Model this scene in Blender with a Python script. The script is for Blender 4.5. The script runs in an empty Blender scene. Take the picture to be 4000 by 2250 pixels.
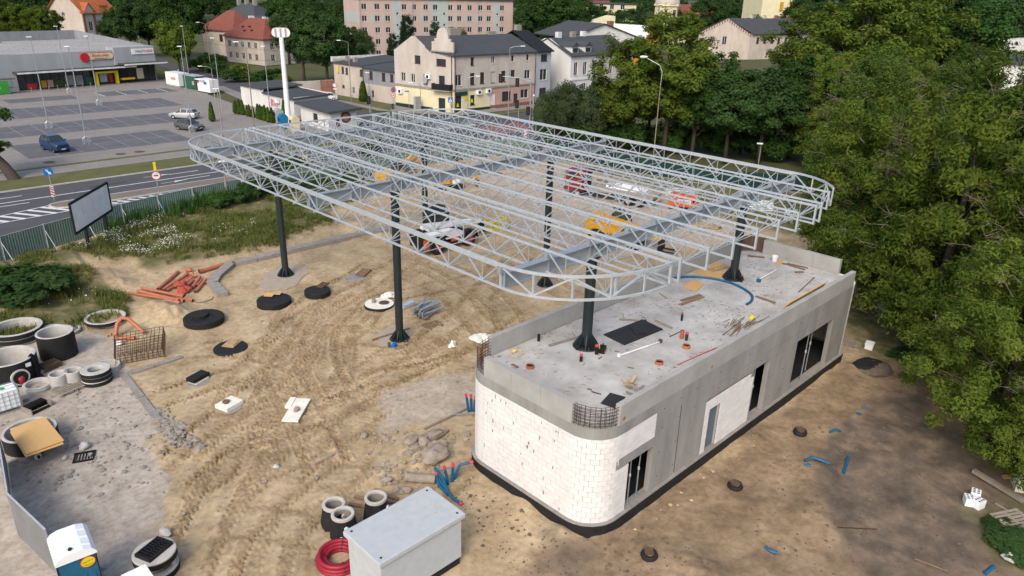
import bpy, math, random
import numpy as np
from mathutils import Vector, Matrix
PI = math.pi
rnd = random.Random(11)
sc = bpy.context.scene
# ---------------------------------------------------------------- camera
CAMH = 20.0; FOC = 2869.627
def _axes(yaw, pitch, roll):
    cy, sy, cp, sp = math.cos(yaw), math.sin(yaw), math.cos(pitch), math.sin(pitch)
    f = Vector((cp*cy, cp*sy, -sp)); r = Vector((sy, -cy, 0)); d = f.cross(r)
    c, s = math.cos(roll), math.sin(roll)
    return c*r + s*d, -s*r + c*d, f
CR, CD, CF = _axes(math.radians(44.94118), math.radians(22.21414), math.radians(-1.62325))
cam = bpy.data.cameras.new('camera'); camo = bpy.data.objects.new('camera', cam)
sc.collection.objects.link(camo); sc.camera = camo
camo.matrix_world = Matrix(((CR.x, -CD.x, -CF.x, 0), (CR.y, -CD.y, -CF.y, 0), (CR.z, -CD.z, -CF.z, CAMH), (0, 0, 0, 1)))
cam.sensor_width = 36; cam.lens = FOC/4000*36; cam.clip_start = .5; cam.clip_end = 9000
# ---------------------------------------------------------------- world, sun, exposure
SUN_AZ, SUN_EL = math.radians(208), math.radians(42)     # direction towards the sun, from +X counter-clockwise
w = bpy.data.worlds.new('World'); sc.world = w; w.use_nodes = True
nt = w.node_tree; bg = nt.nodes['Background']
sky = nt.nodes.new('ShaderNodeTexSky'); sky.sky_type = 'NISHITA'; sky.sun_disc = False
sky.sun_elevation = SUN_EL; sky.sun_rotation = math.pi/2 - SUN_AZ
sky.air_density = 1.0; sky.dust_density = 4.0; sky.ozone_density = 1.0
nt.links.new(sky.outputs[0], bg.inputs[0]); bg.inputs[1].default_value = 0.15
sun = bpy.data.lights.new('sun', 'SUN'); suno = bpy.data.objects.new('sun', sun); sc.collection.objects.link(suno)
sun.energy = 1.1; sun.angle = math.radians(20); sun.color = (1, .93, .84)
sd = Vector((math.cos(SUN_EL)*math.cos(SUN_AZ), math.cos(SUN_EL)*math.sin(SUN_AZ), math.sin(SUN_EL)))
suno.rotation_euler = sd.to_track_quat('Z', 'Y').to_euler()
sc.view_settings.view_transform = 'Standard'; sc.view_settings.look = 'None'; sc.view_settings.gamma = 1
sc.view_settings.exposure = 0.6
sc.render.engine = 'CYCLES'
# ---------------------------------------------------------------- helpers
C = sc.collection
def G(x, y, z=0.0):
    """photo point (4000 px wide) -> place in the world at height z"""
    d = CR*((x-2000)/FOC) + CD*((y-1125)/FOC) + CF
    t = (z-CAMH)/d.z
    return Vector((d.x*t, d.y*t, z))
def V(*a): return Vector(a)
class MB:
    def __init__(s): s.v = []; s.f = []; s.mi = []; s.cur = 0
    def m(s, i): s.cur = i; return s
    def add(s, vs, fs):
        o = len(s.v); s.v += [tuple(p) for p in vs]
        for f in fs: s.f.append(tuple(i+o for i in f)); s.mi.append(s.cur)
        return s
    def box(s, x0, y0, z0, x1, y1, z1):
        return s.add([(x0,y0,z0),(x1,y0,z0),(x1,y1,z0),(x0,y1,z0),(x0,y0,z1),(x1,y0,z1),(x1,y1,z1),(x0,y1,z1)],
                     [(3,2,1,0),(4,5,6,7),(0,1,5,4),(1,2,6,5),(2,3,7,6),(3,0,4,7)])
    def cb(s, cx, cy, z0, sx, sy, sz, rz=0):
        c, n = math.cos(rz), math.sin(rz); P = []
        for z in (z0, z0+sz):
            for a, b in ((-1,-1),(1,-1),(1,1),(-1,1)):
                P.append((cx+c*a*sx/2-n*b*sy/2, cy+n*a*sx/2+c*b*sy/2, z))
        return s.add(P, [(3,2,1,0),(4,5,6,7),(0,1,5,4),(1,2,6,5),(2,3,7,6),(3,0,4,7)])
    def bar(s, p0, p1, w, h, up=(0,0,1)):
        p0, p1 = Vector(p0), Vector(p1); d = (p1-p0).normalized(); u = Vector(up)
        if abs(d.dot(u)) > .98: u = Vector((1,0,0))
        r = d.cross(u).normalized()*(w/2); u2 = r.cross(d).normalized()*(h/2)
        P = [p+a*r+b*u2 for p in (p0,p1) for a, b in ((-1,-1),(1,-1),(1,1),(-1,1))]
        return s.add(P, [(3,2,1,0),(4,5,6,7),(0,1,5,4),(1,2,6,5),(2,3,7,6),(3,0,4,7)])
    def tube(s, p0, p1, r, r1=None, n=8, caps=True):
        return s.path([p0,p1], [r, r if r1 is None else r1], n, caps)
    def path(s, pts, r, n=8, caps=True, closed=False):
        pts = [Vector(p) for p in pts]; k = len(pts)
        rs = r if isinstance(r, (list, tuple)) else [r]*k
        o = len(s.v); ref = None
        for i, p in enumerate(pts):
            a = pts[i-1] if (i > 0 or closed) else p; b = pts[(i+1) % k] if (i < k-1 or closed) else p
            d = (b-a).normalized()
            if ref is None:
                ref = Vector((0,0,1)) if abs(d.z) < .9 else Vector((1,0,0))
            x = d.cross(ref).normalized(); y = x.cross(d).normalized(); ref = y
            for j in range(n):
                t = 2*PI*j/n; s.v.append(tuple(p+x*(rs[i]*math.cos(t))+y*(rs[i]*math.sin(t))))
        for i in range(k if closed else k-1):
            i2 = (i+1) % k
            for j in range(n):
                j2 = (j+1) % n; s.f.append((o+i*n+j, o+i*n+j2, o+i2*n+j2, o+i2*n+j)); s.mi.append(s.cur)
        if caps and not closed:
            s.f.append(tuple(o+j for j in range(n))[::-1]); s.mi.append(s.cur)
            s.f.append(tuple(o+(k-1)*n+j for j in range(n))); s.mi.append(s.cur)
        return s
    def lathe(s, prof, n=24, c=(0,0,0), closed=False):
        o = len(s.v); k = len(prof)
        for r, z in prof:
            for j in range(n):
                t = 2*PI*j/n; s.v.append((c[0]+r*math.cos(t), c[1]+r*math.sin(t), c[2]+z))
        for i in range(k if closed else k-1):
            i2 = (i+1) % k
            for j in range(n):
                j2 = (j+1) % n; s.f.append((o+i*n+j, o+i*n+j2, o+i2*n+j2, o+i2*n+j)); s.mi.append(s.cur)
        return s
    def ring(s, ro, ri, z0, z1, n=28, c=(0,0,0), ch=.02):
        return s.lathe([(ro,z0),(ro,z1-ch),(ro-ch,z1),(ri+ch,z1),(ri,z1-ch),(ri,z0)], n, c, True)
    def disc(s, r, z0, z1, n=28, c=(0,0,0), ch=.02):
        return s.lathe([(0.001,z0),(r,z0),(r,z1-ch),(r-ch,z1),(0.001,z1)], n, c)
    def prism(s, poly, z0, z1):
        n = len(poly)
        ar = sum(poly[i][0]*poly[(i+1)%n][1]-poly[(i+1)%n][0]*poly[i][1] for i in range(n))
        if ar < 0: poly = poly[::-1]
        P = [(p[0],p[1],z0) for p in poly]+[(p[0],p[1],z1) for p in poly]
        return s.add(P, [tuple(range(n))[::-1], tuple(range(n,2*n))]+[(i,(i+1)%n,n+(i+1)%n,n+i) for i in range(n)])
    def poly(s, pts): return s.add(pts, [tuple(range(len(pts)))])
    def solid(s, pts, d):
        """planar outline given thickness along vector d"""
        n = len(pts); d = Vector(d); P = [Vector(p) for p in pts]
        return s.add(P+[p+d for p in P], [tuple(range(n))[::-1], tuple(range(n,2*n))]+[(i,(i+1)%n,n+(i+1)%n,n+i) for i in range(n)])
    def blob(s, c, rx, ry, rz, seed=0, n=10, rough=.25, flat=False):
        r = random.Random(seed); o = len(s.v); m = max(5, n//2+1); ph = [r.uniform(0,6.28) for _ in range(6)]
        for i in range(m+1):
            th = PI*i/m
            for j in range(n):
                f = 2*PI*j/n
                k = 1+rough*(.5*math.sin(2*f+ph[0]+th*2)+.4*math.sin(3*f+ph[1]-th*3)+.3*math.sin(5*th+ph[2]+f))+r.uniform(-rough,rough)*.25
                if i in (0,m): k = 1
                z = math.cos(th)*rz*k
                if flat: z = max(z, -rz*.3)
                s.v.append((c[0]+math.sin(th)*math.cos(f)*rx*k, c[1]+math.sin(th)*math.sin(f)*ry*k, c[2]+z))
        for i in range(m):
            for j in range(n):
                j2 = (j+1) % n; s.f.append((o+i*n+j, o+(i+1)*n+j, o+(i+1)*n+j2, o+i*n+j2)); s.mi.append(s.cur)
        return s
    def mesh(s, name):
        me = bpy.data.meshes.new(name); me.from_pydata(s.v, [], s.f)
        if any(s.mi): me.polygons.foreach_set('material_index', s.mi)
        return me
def obj(name, mb, mat, parent=None, world=False, smooth=None, kind=None):
    me = mb if isinstance(mb, bpy.types.Mesh) else None
    if me is None:
        if world and parent is not None:
            p = parent.location if parent.parent is None else parent.location+parent.parent.location
            mb.v = [(a-p.x, b-p.y, c-p.z) for a, b, c in mb.v]
        me = mb.mesh(name)
        for mm in (mat if isinstance(mat, (list, tuple)) else [mat]): me.materials.append(MT[mm] if isinstance(mm, str) else mm)
        if smooth:
            me.polygons.foreach_set('use_smooth', [True]*len(me.polygons)); me.set_sharp_from_angle(angle=math.radians(smooth))
    o = bpy.data.objects.new(name, me); C.objects.link(o)
    if parent is not None: o.parent = parent
    if kind: o['kind'] = kind
    return o
def tag(o, label, cat, group=None):
    o['label'] = label; o['category'] = cat
    if group: o['group'] = group
    return o
def T(name, label, cat, loc=(0,0,0), rz=0, group=None):
    o = bpy.data.objects.new(name, None); C.objects.link(o); o.location = loc; o.rotation_euler = (0,0,rz)
    o.empty_display_size = .3
    return tag(o, label, cat, group)
def S(name, mb, mat, smooth=None):
    o = obj(name, mb, mat, smooth=smooth); o['kind'] = 'structure'; return o
def one(name, label, cat, mb, mat, loc=(0,0,0), rz=0, group=None, smooth=None):
    o = obj(name, mb, mat, smooth=smooth); o.location = loc; o.rotation_euler = (0,0,rz); return tag(o, label, cat, group)
def dup(root, loc, rz=0, label=None, group=None, scale=None):
    def cp(o, par):
        c = o.copy(); C.objects.link(c); c.parent = par
        for ch in o.children: cp(ch, c)
        return c
    r = cp(root, None); r.location = loc; r.rotation_euler = (0,0,rz)
    if scale: r.scale = (scale,)*3 if not isinstance(scale, (tuple, list)) else scale
    if label: r['label'] = label
    if group: r['group'] = group
    return r
def text_mesh(txt, size, ext=.01, align='CENTER'):
    cu = bpy.data.curves.new('t', 'FONT'); cu.body = txt; cu.size = size; cu.extrude = ext; cu.align_x = align; cu.align_y = 'CENTER'
    o = bpy.data.objects.new('t', cu); C.objects.link(o)
    dg = bpy.context.evaluated_depsgraph_get(); me = bpy.data.meshes.new_from_object(o.evaluated_get(dg))
    bpy.data.objects.remove(o); bpy.data.curves.remove(cu); return me
def text_on(txt, size, mat, parent, org, u, name='lettering', up=(0,0,1), wx=1.0):
    """flat lettering standing on a vertical face: org world centre, u reading direction"""
    me = text_mesh(txt, size); me.materials.append(MT[mat])
    u = Vector(u).normalized(); z = Vector(up); n = u.cross(z)
    o = obj(name, me, None, parent)
    p = parent.matrix_basis.inverted() if parent.parent is None else (parent.parent.matrix_basis @ parent.matrix_basis).inverted()
    o.matrix_basis = p @ Matrix(((u.x*wx, z.x, n.x, org[0]), (u.y*wx, z.y, n.y, org[1]), (u.z*wx, z.z, n.z, org[2]), (0,0,0,1)))
    return o
# ---------------------------------------------------------------- materials
MT = {}
def mat(name, col, rough=.85, metal=0, col2=None, scale=1.2, amt=.35, bump=0, bscale=20, spec=.3, rand=0, detail=6, streak=0):
    m = bpy.data.materials.new(name); m.use_nodes = True; MT[name] = m; t = m.node_tree; N = t.nodes; L = t.links
    b = N['Principled BSDF']; b.inputs['Roughness'].default_value = rough; b.inputs['Metallic'].default_value = metal
    b.inputs['Specular IOR Level'].default_value = spec
    c = (*col, 1); c2 = (*(col2 or [x*.68 for x in col]), 1)
    g = N.new('ShaderNodeNewGeometry'); no = N.new('ShaderNodeTexNoise'); no.inputs['Scale'].default_value = scale; no.inputs['Detail'].default_value = detail
    no.inputs['Roughness'].default_value = .62
    src = g.outputs['Position']
    if streak:
        mp = N.new('ShaderNodeMapping'); mp.inputs['Scale'].default_value = (1, 1, streak); L.new(src, mp.inputs[0]); L.new(mp.outputs[0], no.inputs[0])
    else: L.new(src, no.inputs[0])
    r = N.new('ShaderNodeValToRGB'); r.color_ramp.elements[0].position = .5-amt/2; r.color_ramp.elements[1].position = .5+amt/2+.12
    r.color_ramp.elements[0].color = c2; r.color_ramp.elements[1].color = c
    L.new(no.outputs[0], r.inputs[0]); out = r.outputs[0]
    if rand:
        oi = N.new('ShaderNodeObjectInfo'); mr = N.new('ShaderNodeMapRange'); mr.inputs[3].default_value = 1-rand; mr.inputs[4].default_value = 1+rand*.5
        L.new(oi.outputs['Random'], mr.inputs[0]); hv = N.new('ShaderNodeHueSaturation'); L.new(mr.outputs[0], hv.inputs['Value']); L.new(out, hv.inputs['Color']); out = hv.outputs[0]
    L.new(out, b.inputs['Base Color'])
    if bump:
        n2 = N.new('ShaderNodeTexNoise'); n2.inputs['Scale'].default_value = bscale; n2.inputs['Detail'].default_value = 5; L.new(g.outputs['Position'], n2.inputs[0])
        bp = N.new('ShaderNodeBump'); bp.inputs['Strength'].default_value = bump; bp.inputs['Distance'].default_value = .03
        L.new(n2.outputs[0], bp.inputs['Height']); L.new(bp.outputs[0], b.inputs['Normal'])
    return m
mat('concrete', (.40,.40,.385), .9, col2=(.27,.27,.255), scale=.9, amt=.5, bump=.15)
mat('wall_concrete', (.34,.34,.325), .9, col2=(.185,.185,.172), scale=1.1, amt=.5, bump=.3, bscale=9, streak=.3)
mat('roof_concrete', (.57,.57,.555), .9, col2=(.31,.30,.28), scale=.62, amt=.34, bump=.15, detail=10)
mat('pale_concrete', (.52,.51,.48), .9, col2=(.36,.35,.33), scale=2, amt=.4, bump=.1)
mat('old_concrete', (.33,.31,.285), .95, col2=(.2,.185,.165), scale=2.5, amt=.4, bump=.3)
mat('white_block', (.72,.715,.71), .9, col2=(.62,.605,.595), scale=2.2, amt=.5, rand=.06, bump=.12, bscale=30)
mat('mortar', (.26,.245,.225), .95)
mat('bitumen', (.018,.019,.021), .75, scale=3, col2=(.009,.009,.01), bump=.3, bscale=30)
mat('galv', (.60,.65,.685), .42, metal=.45, col2=(.46,.51,.545), scale=5, amt=.5, spec=.5)
mat('galv_shaded', (.55,.60,.635), .42, metal=.5, col2=(.43,.475,.505), scale=4, amt=.5, spec=.5)  # slightly darker galv copy, shaded sides of web members put into colour
mat('galv_web', (.40,.44,.47), .45, metal=.5, col2=(.28,.315,.34), scale=3, amt=.5, spec=.5)
mat('dark_steel', (.016,.026,.030), .45, scale=2, col2=(.010,.017,.020), spec=.5)
mat('rust', (.09,.045,.028), .9, col2=(.05,.024,.015), scale=8)
mat('osb', (.62,.40,.17), .8, col2=(.50,.30,.115), scale=9, amt=.6, bump=.15, bscale=40)
mat('wood', (.27,.19,.12), .9, col2=(.15,.10,.062), scale=4, amt=.5, bump=.2, rand=.2)
mat('grey_wood', (.34,.30,.25), .9, col2=(.2,.17,.135), scale=4, amt=.5, bump=.2, rand=.15)
mat('new_wood', (.50,.38,.22), .85, col2=(.36,.25,.13), scale=4, rand=.15)
mat('orange_pvc', (.47,.165,.09), .5, col2=(.36,.12,.065), scale=3, rand=.18, spec=.4)
mat('blue_pipe', (.008,.105,.22), .45, col2=(.007,.075,.15), scale=4, spec=.4)
mat('red_hose', (.32,.012,.035), .5, col2=(.21,.01,.022), scale=3, spec=.4)
mat('pink', (.62,.07,.12), .5); mat('red', (.48,.025,.02), .45, spec=.5); mat('yellow', (.72,.47,.02), .45, spec=.5)
mat('jcb_yellow', (.70,.36,.012), .42, col2=(.52,.26,.012), scale=2, spec=.5)
mat('orange_paint', (.62,.105,.02), .45, spec=.5); mat('signal_yellow', (.75,.62,.02), .5)
mat('white_paint', (.78,.79,.79), .4, col2=(.66,.67,.67), spec=.5); mat('white_foam', (.80,.79,.72), .8, col2=(.66,.64,.55), scale=3)
mat('foam_yellow', (.66,.52,.25), .85); mat('black', (.012,.012,.013), .6); mat('rubber', (.022,.022,.023), .8, bump=.2)
mat('black_mat', (.026,.028,.032), .85, bump=.3, bscale=60)
mat('white_plastic', (.80,.82,.83), .45, col2=(.70,.73,.75), spec=.4); mat('blue_plastic', (.008,.12,.22), .5, col2=(.006,.085,.16), spec=.4)
mat('box_grey', (.46,.49,.52), .6, col2=(.37,.40,.42), scale=3, amt=.5, bump=.1, bscale=50)
mat('asphalt', (.085,.087,.093), .9, col2=(.062,.063,.068), scale=.5, amt=.5, bump=.1, bscale=40)
mat('road_white', (.66,.67,.68), .8, col2=(.50,.51,.52), scale=2, amt=.5)
mat('road_red', (.40,.12,.10), .85, col2=(.28,.09,.075), scale=2)
mat('glass', (.035,.045,.052), .12, col2=(.022,.028,.033), scale=.8, spec=.6)
mat('shop_glass', (.022,.032,.034), .15, col2=(.014,.018,.02), scale=.4, spec=.6)
mat('pvc_white', (.78,.78,.77), .5); mat('brown_frame', (.10,.045,.03), .6)
mat('roof_felt', (.062,.068,.075), .9, col2=(.045,.05,.056), scale=.6, amt=.5, bump=.2)
mat('grey_panel', (.36,.38,.395), .7, col2=(.27,.285,.30), scale=.7, amt=.5, streak=.2)
mat('plaster_grey', (.57,.53,.485), .95, col2=(.36,.325,.29), scale=.55, amt=.5, bump=.2, streak=.35)
mat('plaster_cream', (.56,.505,.44), .95, col2=(.36,.31,.265), scale=.6, amt=.5, streak=.35)
mat('plaster_slate', (.27,.285,.31), .95, col2=(.19,.20,.22), scale=.8, streak=.4)
mat('plaster_blue', (.42,.455,.50), .95, col2=(.31,.34,.38), scale=.8, streak=.4)
mat('plaster_white', (.66,.665,.655), .95, col2=(.52,.52,.50), scale=.5, streak=.4)
mat('plaster_yellow', (.68,.63,.42), .95, col2=(.58,.53,.35), scale=.7)
mat('plaster_pink', (.47,.315,.275), .95, col2=(.38,.25,.215), scale=.7)
mat('brick_dark', (.26,.13,.105), .95, col2=(.17,.08,.065), scale=3)
mat('dark_green', (.02,.05,.04), .6); mat('container_green', (.02,.115,.085), .55, col2=(.015,.08,.06))
mat('bright_green', (.05,.33,.05), .5); mat('shop_red', (.55,.02,.03), .4)
mat('sign_blue', (.01,.16,.52), .5); mat('cream_paint', (.68,.60,.40), .6); mat('blue_paint', (.01,.17,.36), .55)
mat('ochre', (.52,.29,.03), .8, col2=(.40,.21,.025))
mat('fence_green', (.17,.25,.225), .5, metal=.25, col2=(.125,.185,.168), scale=.7, amt=.5, spec=.4)
mat('fence_grey', (.30,.315,.32), .45, metal=.4, col2=(.22,.23,.235), scale=.7, spec=.4)
mat('mesh_green', (.012,.05,.045), .9, col2=(.008,.03,.028)); mat('bark', (.095,.075,.06), .95, col2=(.05,.04,.032), scale=6, bump=.6, bscale=12)
mat('twig', (.24,.20,.15), .95, col2=(.15,.12,.09), scale=6)
mat('car_blue', (.007,.035,.105), .28, spec=.6); mat('car_grey', (.13,.135,.14), .3, metal=.4, spec=.6); mat('car_silver', (.55,.57,.58), .3, metal=.4, spec=.6)
mat('alu', (.5,.51,.52), .35, metal=.7); mat('lamp_red', (.5,.02,.02), .3)
mat('tarp', (.84,.85,.86), .6, col2=(.72,.73,.75), scale=1.5); mat('stone', (.36,.31,.255), .95, col2=(.22,.185,.15), scale=3, bump=.5)
mat('soil_lump', (.16,.125,.09), 1, col2=(.10,.075,.055), scale=4, bump=.6)
mat('gravel_path', (.30,.28,.265), .95, col2=(.22,.205,.19), scale=1.2, bump=.2)
mat('brown_box', (.13,.09,.06), .9, col2=(.07,.045,.03), scale=6)
def leafmat(name, col, col2, tr=.35):
    m = bpy.data.materials.new(name); m.use_nodes = True; MT[name] = m; t = m.node_tree; N = t.nodes; L = t.links; N.remove(N['Principled BSDF'])
    g = N.new('ShaderNodeNewGeometry'); no = N.new('ShaderNodeTexNoise'); no.inputs['Scale'].default_value = .55; no.inputs['Detail'].default_value = 3
    L.new(g.outputs['Position'], no.inputs[0])
    ad = N.new('ShaderNodeMath'); ad.operation = 'MULTIPLY_ADD'; ad.inputs[1].default_value = .55; L.new(g.outputs['Random Per Island'], ad.inputs[0])
    mu = N.new('ShaderNodeMapRange'); mu.inputs[1].default_value = .36; mu.inputs[2].default_value = .64; mu.inputs[4].default_value = .55; L.new(no.outputs[0], mu.inputs[0]); L.new(mu.outputs[0], ad.inputs[2])
    r = N.new('ShaderNodeValToRGB'); r.color_ramp.elements[0].color = (*col, 1); r.color_ramp.elements[1].color = (*col2, 1); L.new(ad.outputs[0], r.inputs[0])
    oi = N.new('ShaderNodeObjectInfo'); mr = N.new('ShaderNodeMapRange'); mr.inputs[3].default_value = .78; mr.inputs[4].default_value = 1.2; L.new(oi.outputs['Random'], mr.inputs[0])
    hv = N.new('ShaderNodeHueSaturation'); L.new(mr.outputs[0], hv.inputs['Value']); L.new(r.outputs[0], hv.inputs['Color'])
    d = N.new('ShaderNodeBsdfDiffuse'); tl = N.new('ShaderNodeBsdfTranslucent'); mx = N.new('ShaderNodeMixShader'); mx.inputs[0].default_value = tr
    L.new(hv.outputs[0], d.inputs[0]); L.new(hv.outputs[0], tl.inputs[0]); L.new(d.outputs[0], mx.inputs[1]); L.new(tl.outputs[0], mx.inputs[2]); L.new(mx.outputs[0], N['Material Output'].inputs[0])
leafmat('leaf_dark', (.027,.066,.021), (.068,.122,.038), .42); leafmat('leaf_mid', (.028,.076,.02), (.08,.155,.038), .42); leafmat('leaf_light', (.044,.09,.015), (.165,.21,.038), .42); leafmat('leaf_near', (.036,.076,.016), (.115,.165,.034), .42)
leafmat('leaf_grey', (.045,.07,.032), (.095,.125,.06)); leafmat('leaf_conifer', (.012,.032,.014), (.03,.06,.026)); leafmat('grass_blades', (.055,.085,.02), (.17,.185,.06), .25)
leafmat('dry_grass', (.16,.14,.06), (.30,.25,.12), .25); leafmat('flower_white', (.70,.70,.62), (.82,.82,.78), .2)
leafmat('leaf_dry', (.11,.085,.045), (.20,.155,.085)); leafmat('leaf_thuja', (.03,.06,.012), (.065,.105,.022), .1)
# ================================================================ terrain of the building site
def _hash(ix, iy, seed):
    h = (ix.astype(np.int64)*374761393 + iy.astype(np.int64)*668265263 + seed*982451653) & 0x7fffffff
    h = ((h ^ (h >> 13))*1274126177) & 0x7fffffff
    return ((h ^ (h >> 16)) & 0xffff)/65535.0
def vn(x, y, s, seed=0):
    x = x/s; y = y/s; ix = np.floor(x); iy = np.floor(y); fx = x-ix; fy = y-iy
    fx = fx*fx*(3-2*fx); fy = fy*fy*(3-2*fy)
    a = _hash(ix,iy,seed); b = _hash(ix+1,iy,seed); c = _hash(ix,iy+1,seed); d = _hash(ix+1,iy+1,seed)
    return (a*(1-fx)+b*fx)*(1-fy)+(c*(1-fx)+d*fx)*fy-.5
def inpoly(x, y, P):
    r = np.zeros(x.shape, bool); n = len(P)
    for i in range(n):
        x0, y0 = P[i][0], P[i][1]; x1, y1 = P[(i+1)%n][0], P[(i+1)%n][1]
        if y0 == y1: continue
        r ^= ((y0 > y) != (y1 > y)) & (x < (x1-x0)*(y-y0)/(y1-y0)+x0)
    return r
FENCE = [(-6,55.5),(2,59.6),(9,62.7),(14.2,64.8),(20.4,66.9),(27.6,68.3),(36,69),(47.7,69.3),(60,69),(72,66)]
REAR = [(72,66),(70.8,55),(71.2,48.8),(72.6,43),(75,38),(80,30)]
def axis(a, b, c, d, fine, coarse):
    return np.concatenate([np.arange(a, b, coarse), np.arange(b, c, fine), np.arange(c, d+coarse, coarse)])
gx = axis(-8, 7, 42, 82, .075, .55); gy = axis(-18, 7, 45.5, 70, .075, .45)
XX, YY = np.meshgrid(gx, gy, indexing='ij')
def blur(a, k=2):
    for _ in range(k):
        p = np.pad(a, 1, mode='edge'); a = (p[:-2,1:-1]+p[2:,1:-1]+p[1:-1,:-2]+p[1:-1,2:]+2*a)/6
    return a
def zone(pts, k=6, warp=.5, seed=5):
    P = [tuple(G(*p)[:2]) for p in pts]
    wx = XX+vn(XX,YY,2.2,seed)*warp*2+vn(XX,YY,.5,seed+1)*warp; wy = YY+vn(XX,YY,2.2,seed+2)*warp*2+vn(XX,YY,.5,seed+3)*warp
    return blur(inpoly(wx, wy, P).astype(float), k)
z_gravel = zone([(-300,1320),(280,1290),(470,1330),(500,1440),(560,1560),(640,1690),(600,1740),(650,1860),(640,1980),(600,2250),(500,2500),(-300,2500)], 2, .35)
z_gravel = np.maximum(z_gravel, .8*zone([(1500,1530),(1850,1440),(1860,1580),(1640,1650),(1480,1700)], 14, .6, 31))
z_gravel = np.maximum(z_gravel, .75*zone([(1850,690),(2250,680),(2900,900),(2750,960),(2300,1000),(2040,900)], 4, .8, 41))
z_gravel = np.maximum(z_gravel, .7*zone([(600,1130),(1000,1120),(1010,1200),(640,1210)], 14, .6, 51)*0)
z_dark = zone([(3180,1760),(3330,1640),(3560,1580),(3700,1700),(3900,1850),(4100,2050),(3900,2250),(3400,2400),(3330,2060),(3230,1950)], 10, .7, 61)
z_dark = np.maximum(z_dark, .75*zone([(3330,1560),(3560,1530),(3620,1640),(3380,1660)], 8, .7, 64))
z_dark = np.maximum(z_dark, .6*zone([(2050,2070),(2320,2110),(2250,2250),(2100,2200)], 10, .5, 71))
z_dark = np.maximum(z_dark, .3*zone([(0,1560),(200,1540),(300,1700),(200,1850),(0,1900)], 14, .6, 72))
z_brown = zone([(2000,2500),(2100,2150),(2480,2030),(3300,1400),(3520,1390),(4200,1800),(4400,2500)], 10, .6, 81)
z_grass = zone([(-200,1060),(0,1036),(130,1000),(420,915),(1000,745),(1420,600),(1560,640),(1300,830),(1250,880),(1080,960),(950,985),(850,1000),(700,1030),(620,1060),(470,1010),(340,1005),(280,1040),(330,1110),(510,1150),(520,1210),(330,1270),(150,1310),(-200,1290)], 5, .7, 91)
z_grass = np.maximum(z_grass, zone([(3290,1240),(3330,1380),(3430,1420),(3640,1450),(3800,1500),(4200,1500),(4000,1100),(3500,1000)], 5, .6, 95))
z_grass = np.maximum(z_grass, zone([(3800,2010),(4000,1950),(4300,2000),(4300,2300),(3950,2240),(3860,2110)], 5, .5, 97))
z_grass = np.maximum(z_grass, zone([(2900,880),(3400,960),(3400,700),(2900,700),(2300,560),(2100,600),(2500,720)], 3, .6, 98))
z_grass = np.maximum(z_grass, blur((YY+vn(XX,YY,3,311)*3+vn(XX,YY,.8,312) < .10*XX-3.4).astype(float), 4))
hard = np.clip(z_gravel, 0, 1)
amp = 1-.75*hard
HH = amp*(.12*vn(XX,YY,5,1)+.11*vn(XX,YY,1.7,2)+.07*vn(XX,YY,.6,3)) + .018*amp*vn(XX,YY,.22,4) + .008*vn(XX,YY,.25,6)
# grassy bank
bank = blur(z_grass, 8)
HH += bank*(.38+.35*vn(XX,YY,3.2,7)+.12*vn(XX,YY,1.,8))*(XX < 40)*(YY > 24)
def pile(px, py, r, h, seed, el=1.0):
    global HH
    c = G(px, py); dx = XX-c.x; dy = (YY-c.y)*el
    d = np.sqrt(dx*dx+dy*dy)/r*(1+.35*vn(XX,YY,.9,seed)); HH += h*np.clip(1-d, 0, 1)**1.2*(1+.5*vn(XX,YY,.35,seed+1))
pile(610,1225,2.3,.8,100); pile(690,1235,1.5,.5,103); pile(390,1085,1.9,.8,106); pile(470,1110,1.3,.55,109)
pile(1640,1790,1.6,.4,112); pile(1500,1860,1.3,.25,115); pile(2330,2050,.9,.5,118); pile(2190,2090,1.,.3,121); pile(2080,1960,1.0,.3,120)
pile(3200,1830,1.3,.25,124); pile(3160,2000,2.2,.15,127); pile(3530,1500,1.3,.3,130); pile(1500,930,1.4,.5,133); pile(1400,890,1.6,.5,136)
pile(3320,1440,.9,.25,139); pile(2700,2250,2.2,.3,142); pile(1350,1290,1.0,.25,145); pile(1580,1220,2.3,.18,148)
# excavated hollow round the second column
def hollow(px, py, r, h):
    global HH
    c = G(px, py); d = np.sqrt((XX-c.x)**2+(YY-c.y)**2)/r*(1+.25*vn(XX,YY,.8,9)); k = np.clip((1-d)*3, 0, 1); k = k*k*(3-2*k)
    HH = HH*(1-k)+(-h)*k
hollow(1535,1315,1.75,.10); hollow(1110,1080,2.2,.03); 
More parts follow.
